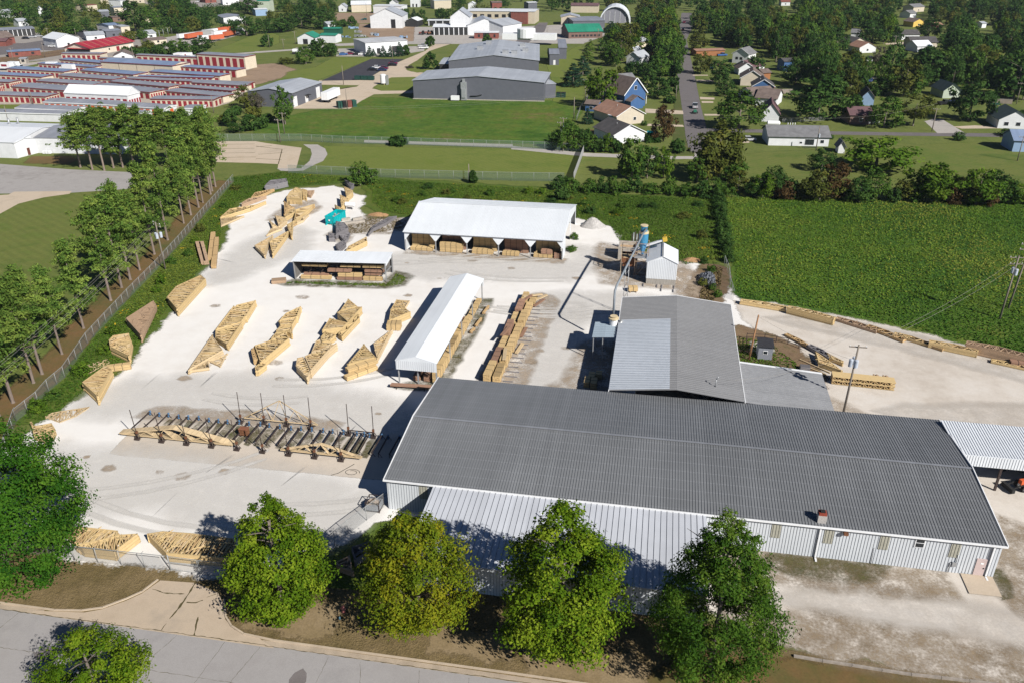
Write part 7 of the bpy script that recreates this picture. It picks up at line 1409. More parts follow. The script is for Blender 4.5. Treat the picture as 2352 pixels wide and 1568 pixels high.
for y in (3.2, 6.5, 9.7): MB().box(L+3.2, y, 0, L+3.4, y+.2, 3.1).build('porch_post', M_trim, T)
MB().box(-3.4, 1, 2.6, 0, 8, 2.8).build('side_porch_roof', R_grs, T)
for y in (1.1, 4.3, 7.7): MB().box(-3.3, y, 0, -3.1, y+.2, 2.6).build('porch_post', M_trim, T)
o = MB(); o.hexa((0, 0, 0), (2.8, 0, 0), (0, 2.4, 0), (.3, .2, 2.0)); ob = o.build('tarp_heap', plain('teal tarp', (.0, .33, .33))); ob.location = c20(1225, 1275); tag(ob, 'teal tarp-covered pile beside the dark-roofed white house', 'tarp heap')
# right-hand houses
T = bld('ranch_house', 'long white ranch house with a grey shingle roof on the cross street', 'house', c30(0, 1338), c30(552, 1348), 11, 2.9, 2.2, 'u', R_grs, W_white, .5); L = T['_L']
for s, wd, z0, z1 in ((L*.54, .9, .7, 1.4), (L*.645, 1.5, .3, 2.2), (L*.72, 1.5, .3, 2.2), (L*.89, 1.2, .9, 2.0)): op(T, 'f', s, wd, z0, z1, M_trim, 'window', M_glass)
for k in range(4): b = MB(); b.tube([(L*(.35+.04*k), 5.5, 5.0), (L*(.35+.04*k), 5.5, 5.9)], .1, 6); b.build('vent_pipe', M_trim, T)
MB().box(L*.55, -2.6, 0, L*.78, -.05, .35).build('patio_slab', MATS['G_conc2'], T)
MI4 = [('house', 'small barn-shaped grey shed behind the round yard tree', (640, 1410), (700, 1412), 4, 2.2, 1.4, 'v', R_grs, W_white), ('house', 'white cottage with a maroon roof left of the big dark trees', (-60, 1118), (95, 1125), 12, 3.0, 3.2, 'v', R_maroon, W_white), ('house', 'tan-roofed white house behind the maroon cottage', (-120, 970), (70, 985), 12, 3.0, 2.6, 'u', R_brown, W_white), ('house', 'shaded house with a purple-brown roof on the cross street', (745, 1145), (950, 1148), 11, 3.2, 1.8, 'u', R_maroon, W_brown), ('house', 'green-roofed white house at the right edge of the cross street', (2105, 1180), (2400, 1190), 12, 3.0, 2.8, 'v', plain('dark green shingle', (.045, .07, .075), .9, .2), W_white),
 ('garage', 'blue and white garage at the right frame edge', (2240, 1395), (2400, 1400), 9, 3.4, 2.2, 'u', R_blue, W_lblue), ('house', 'house with a pale green gable behind the black pickups', (1600, 905), (1755, 905), 11, 3.0, 2.6, 'v', plain('dark green shingle', (.045, .07, .075), .9, .2), W_green), ('house', 'white house glimpsed with dark roof behind the yellow maple', (850, 970), (965, 975), 10, 3.2, 2.4, 'v', R_dk, W_lblue), ('house', 'beige house with dark shingles in the clearing', (760, 445), (905, 440), 11, 3.2, 2.2, 'v', R_dk, W_beige), ('house', 'white-gabled house with a red-brown roof in the clearing', (835, 490), (985, 485), 11, 3.0, 2.4, 'v', R_tan, W_white),
 ('house', 'white house behind the beige one in the clearing', (755, 365), (830, 368), 9, 4.0, 1.8, 'u', R_grs, W_white), ('house', 'white house with dark shutters at the upper clearing', (1225, 370), (1385, 368), 10, 3.2, 2.2, 'u', R_dk, W_white), ('house', 'dark-roofed grey house right of the clearing', (1310, 440), (1550, 440), 11, 3.0, 2.4, 'u', R_dk, W_beige), ('house', 'house with a bright white metal gable right of the clearing', (1365, 480), (1500, 475), 10, 3.0, 2.4, 'u', R_white, W_white), ('house', 'yellow house in the far upper clearing', (1330, 252), (1430, 248), 10, 3.4, 2.0, 'v', R_brown, W_yel),
 ('house', 'orange brick far house right of the yellow one', (1540, 278), (1600, 275), 8, 3.0, 1.4, 'u', R_tan, W_brick), ('house', 'white far house above the yellow one', (1300, 170), (1360, 165), 9, 3.4, 2.0, 'u', R_grs, W_white), ('house', 'far grey house with white trim at the top right', (1330, 115), (1430, 108), 10, 4.0, 2.0, 'u', R_grs, W_beige), ('house', 'red far roof at the top of the right wood', (120, 55), (200, 55), 10, 3.4, 1.8, 'u', W_brick, W_white), ('house', 'blue house corner far left of the right wood', (80, 640), (140, 660), 5, 4.6, 1.0, 'v', R_dk, W_blue), ('house', 'white wall far in the right wood', (1960, 260), (2000, 258), 6, 3, 1, 'u', R_lgray, W_white)]
for nm, lb, a, bb, dp, he, rs, ax, rf, wl in MI4:
    T = bld(nm, lb, 'house' if nm == 'house' else nm, c30(*a), c30(*bb), dp, he, rs, ax, rf, wl, .45); L = T['_L']
    if 'shutters' in lb or 'right edge of the cross' in lb:
        for fr in (.25, .62): op(T, 'f', fr*L, 1.5, .9, 2.2, M_trim, 'window', M_glass)
    elif L > 6: op(T, 'f', .5*L, 1.2, .9, 2.1, M_trim, 'window', M_glass)
T = thing('propane_tank', 'small white horizontal tank behind the long white ranch house', 'tank', c30(45, 1168)); b = MB(); b.tube([(-2.2, 0, 1.3), (-1.9, 0, 1.3), (1.9, 0, 1.3), (2.2, 0, 1.3)], [.3, .75, .75, .3], 14); b.build('shell', M_trim, T); MB().box(-1.4, -.4, 0, 1.4, .4, .7).build('saddle', M_dark, T)
T = thing('trampoline', 'round dark trampoline in the right-hand garden', 'trampoline', c30(2080, 975)); b = MB(); b.tube([(0, 0, .8), (0, 0, .86)], 2.0, 18); b.build('mat', plain('dark teal mat', (.01, .06, .06)), T)
for k in range(4): a = k*math.pi/2; MB().box(1.7*math.cos(a)-.06, 1.7*math.sin(a)-.06, 0, 1.7*math.cos(a)+.06, 1.7*math.sin(a)+.06, .8).build('leg', M_steel, T)
T = thing('patio_umbrella', 'pink garden umbrella at the back of the maroon cottage', 'umbrella', c30(20, 850)); b = MB(); b.tube([(0, 0, 2.0), (0, 0, 2.8)], [1.6, .05], 10); b.build('canopy', plain('pink canvas', (.6, .12, .2)), T); b = MB(); b.tube([(0, 0, 0), (0, 0, 2.1)], .05, 6); b.build('pole', M_steel, T)
for k in range(2):
    P = c20(405, 898); T = thing('dark_bin', ('left', 'right')[k]+' one of two dark bins beside the grey plant annex', 'bin', (P.x+k*2, P.y, 0), 'bins by the plant'); MB().box(0, 0, 0, 1.7, 1.6, 1.8).build('tub', plain('bin green', (.01, .04, .03)), T); MB().box(-.04, -.04, 1.8, 1.74, 1.64, 2.0).build('lid', M_dark, T)
# tractors and gear
def digger(P, ang, m, label):
    T = thing('old_tractor', label, 'tractor', P, 'old tractors in the tractor yard', ang); MB().box(-1.6, -.5, .9, 1.2, .5, 1.8).build('hood', m, T); MB().box(.6, -.8, 1.6, 1.8, .8, 2.6).build('cab', M_dark, T)
    for x, r_ in ((1.1, .9), (-1.2, .5)):
        for s in (-.9, .9): b = MB(); b.tube([(x, s-.2, r_), (x, s+.2, r_)], r_, 12); b.build('wheel', M_black, T)
for k, (x, y, m, lb) in enumerate([(1520, 322, W_brick, 'dull red tractor at the left of the tractor yard'), (1570, 318, W_brick, 'dull red tractor second in the tractor yard'), (1600, 322, M_rust, 'rusty tractor third in the tractor yard'), (1828, 322, M_yel, 'yellow loader in the fourth bay of the open garage')]): digger(c10(x, y), R(20*k), m, lb)
for k, (x, y, w_, m, lb) in enumerate([(1075, 325, 5, M_steel, 'grey farm implement heap before the big white barn'), (1110, 330, 4, W_lblue, 'pale blue farm implement before the big white barn'), (1345, 352, 6, W_lblue, 'teal machine row right of the equipment yard track'), (900, 265, 7, W_lblue, 'pale blue machinery heap left of the equipment yard'), (935, 300, 4, M_steel, 'grey machinery left of the equipment yard track'), (960, 342, 6, M_steel, 'low flat trailer row beside the equipment yard track'), (985, 375, 7, M_dark, 'dark flat trailer row near the showroom lane'), (1000, 185, 6, plain('dark teal pipe', (.02, .10, .10)), 'dark teal pipes beside the big white barn'), (1075, 160, 4, M_yel, 'yellow excavator arm behind the big white barn'), (830, 345, 7, W_lblue, 'pale blue beam stack near the teal-roofed cabin')]):
    P = c10(x, y); T = thing('farm_implement', lb, 'machinery', P, None, rnd.uniform(-.4, .4)); rr = random.Random(k)
    b = MB()
    for q in range(6): b.cbox((rr.uniform(-w_/2, w_/2), rr.uniform(-1.2, 1.2), 0), rr.uniform(.8, 2.4), rr.uniform(.4, 1.2), rr.uniform(.4, 1.6), rr.uniform(-.5, .5))
    b.build('frame', m, T); b = MB()
    for q in range(3): x_ = rr.uniform(-w_/2, w_/2); b.tube([(x_, -1.3, .4), (x_, -1.0, .4)], .4, 8)
    b.build('wheel', M_black, T)
# ================================================================= VEGETATION
def leafmesh(name, Cn, N, size, asp, tint, mats):
    """many small leaf faces: centres, normals, sizes, tints -> one mesh"""
    n = len(Cn); rs = np.random.default_rng(n)
    a = rs.normal(size=(n, 3)); a -= (a*N).sum(1)[:, None]*N; a /= np.linalg.norm(a, axis=1)[:, None]+1e-9; b = np.cross(N, a)
    s = np.asarray(size)[:, None] if np.ndim(size) else size
    V = np.stack([Cn+a*s*.5, Cn+b*s*.5*asp+a*s*.05, Cn-a*s*.5, Cn-b*s*.5*asp+a*s*.05], 1).reshape(-1, 3).astype(np.float32)
    me = bpy.data.meshes.new(name); me.vertices.add(4*n); me.vertices.foreach_set('co', V.ravel()); me.loops.add(4*n); me.loops.foreach_set('vertex_index', np.arange(4*n, dtype=np.int32))
    me.polygons.add(n); me.polygons.foreach_set('loop_start', np.arange(0, 4*n, 4, dtype=np.int32))
    me.update(calc_edges=True); at_ = me.attributes.new('tint', 'FLOAT', 'FACE'); at_.data.foreach_set('value', np.clip(tint, 0, 1).astype(np.float32))
    for m in (mats if isinstance(mats, list) else [mats]): me.materials.append(m)
    return me
def unit(v): return v/(np.linalg.norm(v, axis=1)[:, None]+1e-9)
def crown(name, R_, z0, z1, prof, nc, nl, leaf, seed, m, cr=.17, flat=.8, lump=.22, asp=.55):
    """clumps of leaves spread through an uneven envelope; some gaps left open"""
    rs = np.random.default_rng(seed); H = z1-z0
    t = rs.uniform(0, 1, nc*3); pr = np.interp(t, np.linspace(0, 1, len(prof)), prof); keep = rs.uniform(0, 1, nc*3) < (pr/max(prof))**1.3; t, pr = t[keep][:nc], pr[keep][:nc]; nc = len(t)
    th = rs.uniform(0, 2*np.pi, nc); lob = 1+lump*np.sin(th*3+seed)*np.sin(t*7+seed*1.3)+lump*.7*np.sin(th*5-seed)
    rad = pr*R_*lob*np.sqrt(rs.uniform(.25, 1.0, nc))*.92
    cc = np.stack([rad*np.cos(th), rad*np.sin(th), z0+t*H], 1); cs = cr*R_*rs.uniform(.6, 1.25, nc)*(.6+.5*pr)
    ct = rs.uniform(.15, .85, nc)
    idx = np.repeat(np.arange(nc), nl); d = unit(rs.normal(size=(nc*nl, 3))); d[:, 2] = d[:, 2]*.85+.15
    r = cs[idx]*rs.uniform(.35, 1.1, nc*nl); P = cc[idx]+d*r[:, None]*np.array([1, 1, flat])
    P[:, 2] = np.maximum(P[:, 2], .3)
    out = unit(np.stack([P[:, 0], P[:, 1], (P[:, 2]-z0-H*.4)*.8], 1)); N = unit(d*.6+out*.45+rs.normal(size=(nc*nl, 3))*.5+np.array([0, 0, .35]))
    tint = ct[idx]+rs.normal(0, .12, nc*nl)
    return leafmesh(name, P, N, leaf*rs.uniform(.6, 1.3, nc*nl), asp, tint, m)
def trunk_mesh(name, h, r, seed, limbs=5, reach=2.0, m=None, lean=.0, low=.35):
    rr = random.Random(seed); b = MB(); b.tube([(0, 0, -.05), (0, 0, .25), (lean*.3, 0, h*.35), (lean, rr.uniform(-.1, .1)*r, h*.8)], [r*1.35, r, r*.75, r*.25], 8)
    for k in range(limbs):
        z = h*rr.uniform(low, .75); a = rr.uniform(0, 6.28); L = reach*rr.uniform(.6, 1.1)
        b.tube([(lean*z/h, 0, z), (L*.5*math.cos(a), L*.5*math.sin(a), z+L*.35), (L*math.cos(a), L*math.sin(a), z+L*.6)], [r*.35, r*.22, r*.06], 5)
    me = bpy.data.meshes.new(name); me.from_pydata(b.v, [], b.f); me.materials.append(m or M_bark); me.polygons.foreach_set('use_smooth', [True]*len(b.f)); return me
M_bark = mat('bark', (.15, .125, .105), .95, .3, 2, stretch=(5, 5, .6), objvar=.2); M_pinebark = mat('pine bark', (.19, .15, .125), .95, .25, 2, stretch=(5, 5, .5), objvar=.2)
def leafm(name, a, b_, c, trans=.32, ov=.3): return tintmat(name, [(0.0, a), (.5, b_), (1.0, c)], trans=trans, objvar=ov)
L_dark = leafm('leaves dark', (.022, .058, .012), (.046, .098, .02), (.082, .14, .03)); L_mid = leafm('leaves mid', (.034, .082, .014), (.07, .138, .02), (.12, .185, .03))
L_olive = leafm('leaves olive', (.05, .068, .012), (.09, .108, .02), (.15, .145, .03)); L_bright = leafm('leaves bright', (.04, .09, .008), (.085, .155, .014), (.15, .21, .024)); L_rust = leafm('leaves rust', (.04, .03, .012), (.075, .045, .018), (.11, .07, .025))
L_yel = leafm('leaves yellow', (.06, .105, .006), (.15, .195, .010), (.26, .235, .012), ov=.05); L_lime = leafm('leaves lime', (.035, .085, .004), (.105, .18, .008), (.22, .28, .02), ov=.05); L_deep = leafm('leaves deep', (.022, .062, .006), (.055, .12, .012), (.12, .18, .022), ov=.05); L_big = leafm('leaves corner', (.014, .06, .005), (.038, .115, .009), (.09, .18, .016), ov=.05)
L_pine = tintmat('needles', [(0, (.042, .092, .016)), (.5, (.105, .175, .03)), (1, (.19, .25, .046))], trans=.2, objvar=.25); L_fir = tintmat('fir needles', [(0, (.012, .038, .02)), (.5, (.024, .06, .03)), (1, (.042, .085, .04))], trans=.12, objvar=.25)
L_gray = leafm('leaves thin grey', (.07, .06, .045), (.11, .10, .075), (.15, .13, .10))
def plant(name, label, cat, loc, cm, tm, group=None, s=(1, 1, 1), rz=0.0, m=None, cname='crown'):
    T = thing(name, label, cat, loc, group, rz); T.scale = s
    if tm: o = bpy.data.objects.new('trunk', tm); COL.objects.link(o); o.parent = T
    o = bpy.data.objects.new(cname, cm); COL.objects.link(o); o.parent = T
    if m: o.material_slots[0].link = 'OBJECT'; o.material_slots[0].material = m
    return T
# --- street trees, each of its own shape
OV = [.5, .85, 1.0, .97, .88, .74, .55, .34, .10]; PYR = [.45, .8, 1.0, .9, .8, .68, .5, .32, .08]
for k, (P, ty, R_, prof, m, nc, nl, leaf, cr, asp, lb) in enumerate([
    ((-5.4, -16.3), 1142, 5.3, OV, L_lime, 210, 150, .28, .20, .6, 'bright green oval street tree right of the concrete driveway'),
    ((8.6, -17.0), 1175, 6.0, PYR, L_yel, 230, 140, .27, .19, .55, 'yellowing street tree turning orange, in front of the lean-to left end'),
    ((21.8, -16.9), 1165, 6.3, PYR, L_lime, 210, 180, .30, .20, .6, 'full bright green street tree before the middle of the lean-to'),
    ((35.0, -17.2), 1180, 6.1, PYR, L_deep, 330, 140, .30, .16, .42, 'darker feathery street tree at the right end of the lean-to'),
    ((-35.6, -16.2), 968, 9.2, [.6, .9, 1.0, .98, .92, .84, .7, .48, .15], L_big, 420, 165, .31, .155, .58, 'huge dark green corner tree cut by the left frame edge'),
    ((-14.9, -30.4), 1462, 5.0, OV, L_lime, 170, 110, .26, .18, .5, 'thin yellow-green tree top across the street at the bottom left'),
    ((-31.7, -28.4), 1484, 4.2, OV, L_deep, 330, 66, .27, .15, .5, 'sprig of a green tree at the very bottom left corner')]):
    P = Vector((P[0], P[1], 0)); h = min(rise(P, ty), 18 if k < 6 else 11); z0 = (.5, 2.0, 1.5, 1.2, .3, 1.5, 1.5)[k]*1.2
    cm = crown('crown', R_, z0, h, prof, nc, nl, leaf, 11+k, m, cr, .85, .10 if k < 4 else .14, asp); plant('street_tree', lb, 'tree', P, cm, trunk_mesh('trunk', h, .26+.05*(k == 4), k, 9, R_*.55, low=.2))
# --- pines
def pine_crown(name, h, seed, R_=3.0, base=.42):
    rs = np.random.default_rng(seed); Ps, Ns, Ts, Ss = [], [], [], []
    nb = 42
    for k in range(nb):
        t = (k+rs.uniform(0, 1))/nb; z = h*(base+(1-base)*t**.9); L = R_*np.interp(t, [0, .15, .55, 1], [.7, 1, .78, .2])*rs.uniform(.35, 1.3); a = rs.uniform(0, 6.283); tn = rs.uniform(.15, .85)
        for q in range(6):
            f = .25+.75*q/5; c = np.array([L*f*np.cos(a), L*f*np.sin(a), z+L*f*(.12 if t < .6 else .45)-.12*q]) + rs.normal(0, .34, 3)
            n = 26; d = unit(rs.normal(size=(n, 3))); Ps.append(c+d*np.array([.7, .7, .42])*rs.uniform(.4, 1, n)[:, None]); Ns.append(unit(d*.5+rs.normal(size=(n, 3))*.6+np.array([0, 0, .45]))); Ts.append(tn+rs.normal(0, .12, n)+.1*(q-2)/2); Ss.append(rs.uniform(.3, .62, n))
    return leafmesh(name, np.concatenate(Ps), np.concatenate(Ns), np.concatenate(Ss), .42, np.concatenate(Ts), L_pine)
def pine_trunk(h, seed):
    rr = random.Random(seed); b = MB(); l = rr.uniform(-.4, .4); b.tube([(0, 0, -.05), (0, 0, .3), (l*.5, 0, h*.5), (l, 0, h*.93)], [.27, .2, .15, .04], 8)
    for k in range(16):
        z = h*rr.uniform(.3, .9); a = rr.uniform(0, 6.28); L = rr.uniform(.6, 2.4)*(1-.5*z/h); b.tube([(l*z/h, 0, z), (l*z/h+L*math.cos(a), L*math.sin(a), z+L*.15)], [.05, .015], 4)
    me = bpy.data.meshes.new('trunk'); me.from_pydata(b.v, [], b.f); me.materials.append(M_pinebark); return me
PC = [(pine_crown('crown', 16, 40+k, 2.6+.45*(k % 3), .27+.06*(k % 4)), pine_trunk(16, 40+k)) for k in range(6)]
GPN = 'pines in the row along the chain-link fence'
row = [(-57.0, 4.0), (-58.3, 9.8), (-59.2, 13.5), (-60.3, 19.0), (-60.9, 21.6), (-62.3, 27.9), (-64.9, 36.8), (-67.5, 48.0), (-69.2, 53.8), (-69.9, 57.6), (-71.0, 62.4), (-73.2, 71.0), (-75.3, 79.4), (-78.0, 90.5), (-79.6, 96.4), (-80.9, 102.2), (-81.9, 106.0), (-83.7, 113.0), (-84.8, 115.8), (-85.9, 119.6)]
ORD = ['first', 'second', 'third', 'fourth', 'fifth', 'sixth', 'seventh', 'eighth', 'ninth', 'tenth', 'eleventh', 'twelfth', 'thirteenth', 'fourteenth', 'fifteenth', 'sixteenth', 'seventeenth', 'eighteenth', 'nineteenth', 'twentieth', 'twenty-first', 'twenty-second', 'twenty-third', 'twenty-fourth', 'twenty-fifth', 'twenty-sixth', 'twenty-seventh', 'twenty-eighth', 'twenty-ninth', 'thirtieth']
for k, (x, y) in enumerate(row):
    c, t_ = PC[(k*5) % 6]; s = 1.0+.14*math.sin(k*2.3+k*k); plant('pine_tree', '%s bare-trunked pine from the near end of the row along the fence' % ORD[k], 'pine', (x, y, 0), c, t_, GPN, (1.05*s, 1.05*s, s*(1.02 if k < 12 else 1.15)), k*1.3)
GP2 = 'pines of the group before the white halls'
for k, (x, y, ty) in enumerate([(850, 1560, 1030), (960, 1568, 1000), (1045, 1545, 980), (1130, 1540, 1020), (1240, 1560, 970), (1330, 1530, 985), (1440, 1568, 1050), (1560, 1560, 1010), (1650, 1540, 1020), (1760, 1540, 1010), (1850, 1560, 1090), (1400, 1480, 1060), (740, 1540, 1060)]):
    P = c00(x, y); h = rise(P, ty/4); c, t_ = PC[(k*7+2) % 6]; plant('pine_tree', '%s pine from the left in the dense group before the white halls' % ORD[k], 'pine', P, c, t_, GP2, (1.35, 1.35, h/16), k*2.1)
# --- stock of crowns for the wooded town
ROUND = [.55, .85, 1, 1, .93, .78, .55, .2]; TALL = [.5, .8, .95, 1, .95, .85, .65, .3]; SPR = [.35, .7, .95, 1, .95, .75, .4]; CON = [1, .95, .82, .68, .52, .36, .2, .05]
STK = {'r': [crown('crown', 5, 1.2, 10, ROUND, 62, 34, .82, 60+k, L_mid, .26, .85, .2) for k in range(3)], 't': [crown('crown', 4, 1.5, 10, TALL, 62, 32, .75, 70+k, L_mid, .27, .9, .22) for k in range(3)], 's': [crown('crown', 5.5, 2.6, 10, SPR, 56, 32, .8, 80+k, L_mid, .24, .7, .3) for k in range(2)],
       'c': [crown('crown', 3.4, .3, 10, CON, 130, 28, .62, 90+k, L_fir, .24, .5, .1, .4) for k in range(2)], 'b': [crown('crown', 1.6, .0, 2.2, [.8, 1, .95, .75, .35], 34, 34, .36, 95+k, L_mid, .34, .8, .25) for k in range(3)]}
TRK = [trunk_mesh('trunk', 9, .24, 50+k, 6, 3.2) for k in range(3)]
TONE = {'d': (L_dark, 'dark green'), 'm': (L_mid, 'mid-green'), 'o': (L_olive, 'olive'), 'l': (L_bright, 'light green'), 'u': (L_rust, 'rusty brown'), 'g': (L_gray, 'bare greyish')}
VEG = []; AREA = {}
def veg(i, j, x, yb, yt, wpx, kd='r', tone='m', nm=None, P=None, h=None):
    P = P or g(i, j, x, yb); h = h or max(.8, rise(P, 392*j+yt/4)); P.z = 0
    mpp = (Vector((P.x, P.y, 0))-Vector((27.1, -70.1, HC))).length/F
    w_ = wpx/4*mpp if wpx else h*(.75 if kd == 'r' else .5); VEG.append([P, h, w_, kd, tone, nm])
def V(i, j, *rows):
    for r_ in rows: veg(i, j, *r_)
V(0, 0, (1250, 290, 0, 200, 't', 'd'), (520, 345, 210, 190, 'r', 'o'), (440, 330, 220, 130, 'r', 'd'), (620, 335, 200, 200, 'r', 'm'), (690, 300, 215, 120, 'r', 'u'), (800, 290, 170, 170, 'r', 'm'), (990, 280, 170, 110, 'r', 'd'), (320, 245, 90, 150, 'r', 'd'), (210, 200, 20, 170, 'r', 'm'), (60, 240, 110, 150, 'r', 'd'), (480, 210, 40, 160, 't', 'd'), (560, 200, 30, 190, 'r', 'm'), (640, 210, 50, 120, 'r', 'd'), (740, 150, 0, 130, 't', 'd'), (860, 200, 80, 140, 'r', 'o'), (1085, 180, 80, 90, 'c', 'd'), (980, 120, 10, 100, 'r', 'o'), (20, 140, 10, 170, 'r', 'm'), (130, 110, 0, 150, 'r', 'd'), (300, 110, 0, 170, 'r', 'm'), (420, 120, 0, 140, 'r', 'o'), (640, 110, 0, 110, 'r', 'd'),
  (1190, 375, 290, 130, 'r', 'o'), (1310, 360, 285, 110, 'r', 'm'), (1430, 330, 200, 190, 'r', 'd'), (1400, 250, 60, 170, 'r', 'm'), (1530, 230, 80, 190, 'r', 'd'), (1640, 200, 60, 190, 'r', 'm'), (1560, 310, 170, 150, 'r', 'm'), (1660, 310, 180, 130, 'r', 'd'), (1780, 290, 170, 160, 'r', 'o'), (1880, 280, 190, 130, 'r', 'u'), (1930, 240, 110, 190, 'r', 'm'), (1780, 180, 60, 190, 'r', 'd'), (1960, 140, 50, 190, 'r', 'd'), (2060, 130, 60, 150, 'r', 'm'), (2270, 330, 130, 220, 'r', 'd'), (2280, 130, 0, 210, 't', 'd'), (2160, 90, 40, 120, 'r', 'm'), (2120, 290, 190, 130, 'r', 'm'), (1260, 470, 420, 80, 'b', 'u'),
  (1190, 520, 440, 130, 'r', 'm'), (1250, 525, 450, 110, 'r', 'd'), (1370, 500, 370, 130, 'r', 'o'), (1480, 515, 420, 130, 'r', 'd'), (1550, 515, 390, 140, 'r', 'm'), (1650, 510, 360, 170, 'r', 'm'), (1750, 515, 400, 140, 'r', 'd'), (1870, 500, 330, 160, 't', 'd'), (1330, 520, 450, 100, 'r', 'm'),
  (2250, 1000, 790, 190, 's', 'o'), (2120, 1160, 1020, 130, 'r', 'd'), (2200, 1215, 1080, 180, 'r', 'd'), (2310, 1200, 1060, 130, 'r', 'm'), (2170, 1060, 990, 120, 'r', 'm'), (2330, 1090, 980, 120, 'r', 'o'), (2060, 1120, 1060, 120, 'b', 'o'), (2330, 1000, 900, 120, 's', 'o'))
V(1, 0, (270, 1145, 800, 170, 't', 'm'), (20, 1060, 860, 130, 's', 'g'), (50, 1180, 1090, 120, 'r', 'd'), (110, 1120, 1060, 110, 'r', 'd'), (460, 590, 430, 170, 'r', 'm'), (600, 520, 370, 150, 'r', 'd'), (690, 520, 410, 140, 'r', 'm'), (540, 510, 370, 110, 't', 'm'), (110, 430, 330, 110, 'r', 'd'), (280, 590, 530, 140, 'b', 'o'),
  (1045, 520, 420, 75, 'c', 'd'), (1082, 515, 445, 55, 'c', 'd'), (1170, 525, 415, 85, 'c', 'd'), (1240, 525, 415, 75, 'c', 'd'), (1322, 520, 378, 80, 'c', 'd'), (1380, 510, 420, 70, 's', 'g'), (1602, 428, 338, 75, 'r', 'd'), (2125, 408, 325, 80, 'r', 'd'), (1605, 640, 490, 120, 'r', 'd'), (1415, 628, 605, 70, 'b', 'g'), (1300, 1335, 1275, 190, 's', 'm'),
  (200, 300, 160, 220, 'r', 'd'), (60, 310, 190, 190, 'r', 'd'), (150, 190, 110, 120, 'r', 'l'), (290, 290, 120, 200, 'r', 'd'), (330, 180, 40, 150, 't', 'l'), (420, 250, 110, 200, 'r', 'd'), (560, 270, 80, 220, 'r', 'd'), (660, 230, 60, 170, 'r', 'd'), (500, 150, 60, 180, 'r', 'm'), (610, 120, 40, 150, 'r', 'o'), (700, 110, 20, 110, 'r', 'm'), (430, 90, 0, 150, 'r', 'd'), (260, 110, 20, 130, 'r', 'm'), (740, 290, 200, 120, 's', 'g'), (885, 245, 155, 75, 'r', 'm'), (800, 250, 190, 90, 's', 'g'), (1372, 165, 80, 90, 'r', 'm'), (1453, 165, 75, 60, 'c', 'd'), (1530, 225, 95, 100, 'r', 'd'), (1700, 180, 80, 110, 'r', 'd'), (1790, 190, 90, 130, 'r', 'd'), (1880, 190, 70, 130, 'r', 'm'),
  (2060, 145, 30, 170, 'r', 'l'), (2200, 145, 75, 60, 't', 'd'), (2250, 145, 75, 60, 't', 'd'), (2300, 145, 75, 60, 't', 'd'), (1250, 70, 0, 120, 'r', 'd'), (900, 60, 0, 110, 'r', 'd'), (1000, 45, 0, 110, 'r', 'm'), (1580, 60, 0, 120, 'r', 'd'), (1880, 70, 0, 150, 'r', 'd'), (2260, 60, 0, 150, 'r', 'm'))
V(2, 0, (560, 795, 570, 220, 'c', 'd'), (650, 690, 500, 160, 'c', 'd'), (690, 560, 420, 130, 'c', 'm'), (715, 470, 355, 110, 'c', 'm'), (905, 300, 190, 150, 'c', 'd'), (830, 990, 620, 320, 'r', 'l'), (960, 850, 620, 170, 'r', 'o'), (1240, 780, 560, 200, 'r', 'd'), (1340, 910, 720, 220, 'r', 'd'), (1455, 880, 720, 140, 'r', 'd'), (1500, 760, 570, 120, 'r', 'm'), (1400, 700, 580, 160, 'r', 'm'), (1320, 640, 450, 150, 'r', 'u'), (1440, 590, 400, 120, 't', 'd'), (1480, 310, 180, 100, 'r', 'o'), (1380, 470, 290, 190, 'r', 'm'), (1120, 690, 560, 160, 's', 'g'), (1000, 560, 300, 210, 'r', 'o'), (900, 600, 380, 200, 'r', 'm'), (1180, 480, 280, 210, 'r', 'l'), (1080, 430, 200, 200, 'r', 'o'), (1330, 380, 200, 160, 'r', 'u'), (1240, 240, 110, 200, 'r', 'd'), (860, 470, 330, 160, 'r', 'd'), (1270, 520, 420, 130, 'r', 'd'),
  (1730, 680, 480, 190, 'r', 'o'), (1700, 460, 300, 190, 'r', 'o'), (1900, 775, 540, 210, 'r', 'd'), (1955, 880, 730, 190, 'r', 'd'), (2080, 1190, 840, 420, 'r', 'm'), (1390, 1300, 975, 230, 'r', 'u'), (1515, 1405, 1290, 120, 'r', 'u'), (690, 1140, 985, 110, 'c', 'd'), (782, 1072, 1010, 62, 'r', 'd'), (1212, 1155, 1112, 62, 'b', 'd'), (1450, 950, 890, 90, 's', 'g'), (2220, 660, 510, 150, 's', 'g'), (2160, 850, 790, 60, 'c', 'd'), (2190, 850, 790, 60, 'c', 'd'),
  (400, 1370, 1190, 130, 'r', 'd'), (470, 1390, 1130, 160, 'r', 'm'), (560, 1380, 1140, 200, 'r', 'm'), (640, 1390, 1190, 150, 'r', 'd'), (720, 1395, 1230, 150, 'r', 'm'), (800, 1400, 1260, 130, 'r', 'm'), (870, 1400, 1220, 120, 'r', 'l'), (940, 1405, 1290, 110, 'r', 'm'), (520, 1340, 1110, 120, 's', 'm'), (690, 1340, 1190, 80, 'r', 'm'),
  (1100, 1640, 1255, 300, 'r', 'm'), (1240, 1640, 1330, 220, 'r', 'd'), (1390, 1640, 1350, 170, 'r', 'l'), (1040, 1640, 1400, 150, 'r', 'm'), (1880, 1640, 1135, 420, 't', 'o'), (1790, 1660, 1330, 300, 'r', 'o'), (1960, 1650, 1250, 260, 't', 'o'), (2010, 1660, 1450, 260, 'r', 'm'), (1700, 1680, 1440, 200, 'r', 'm'), (1290, 1300, 1250, 160, 's', 'g'))
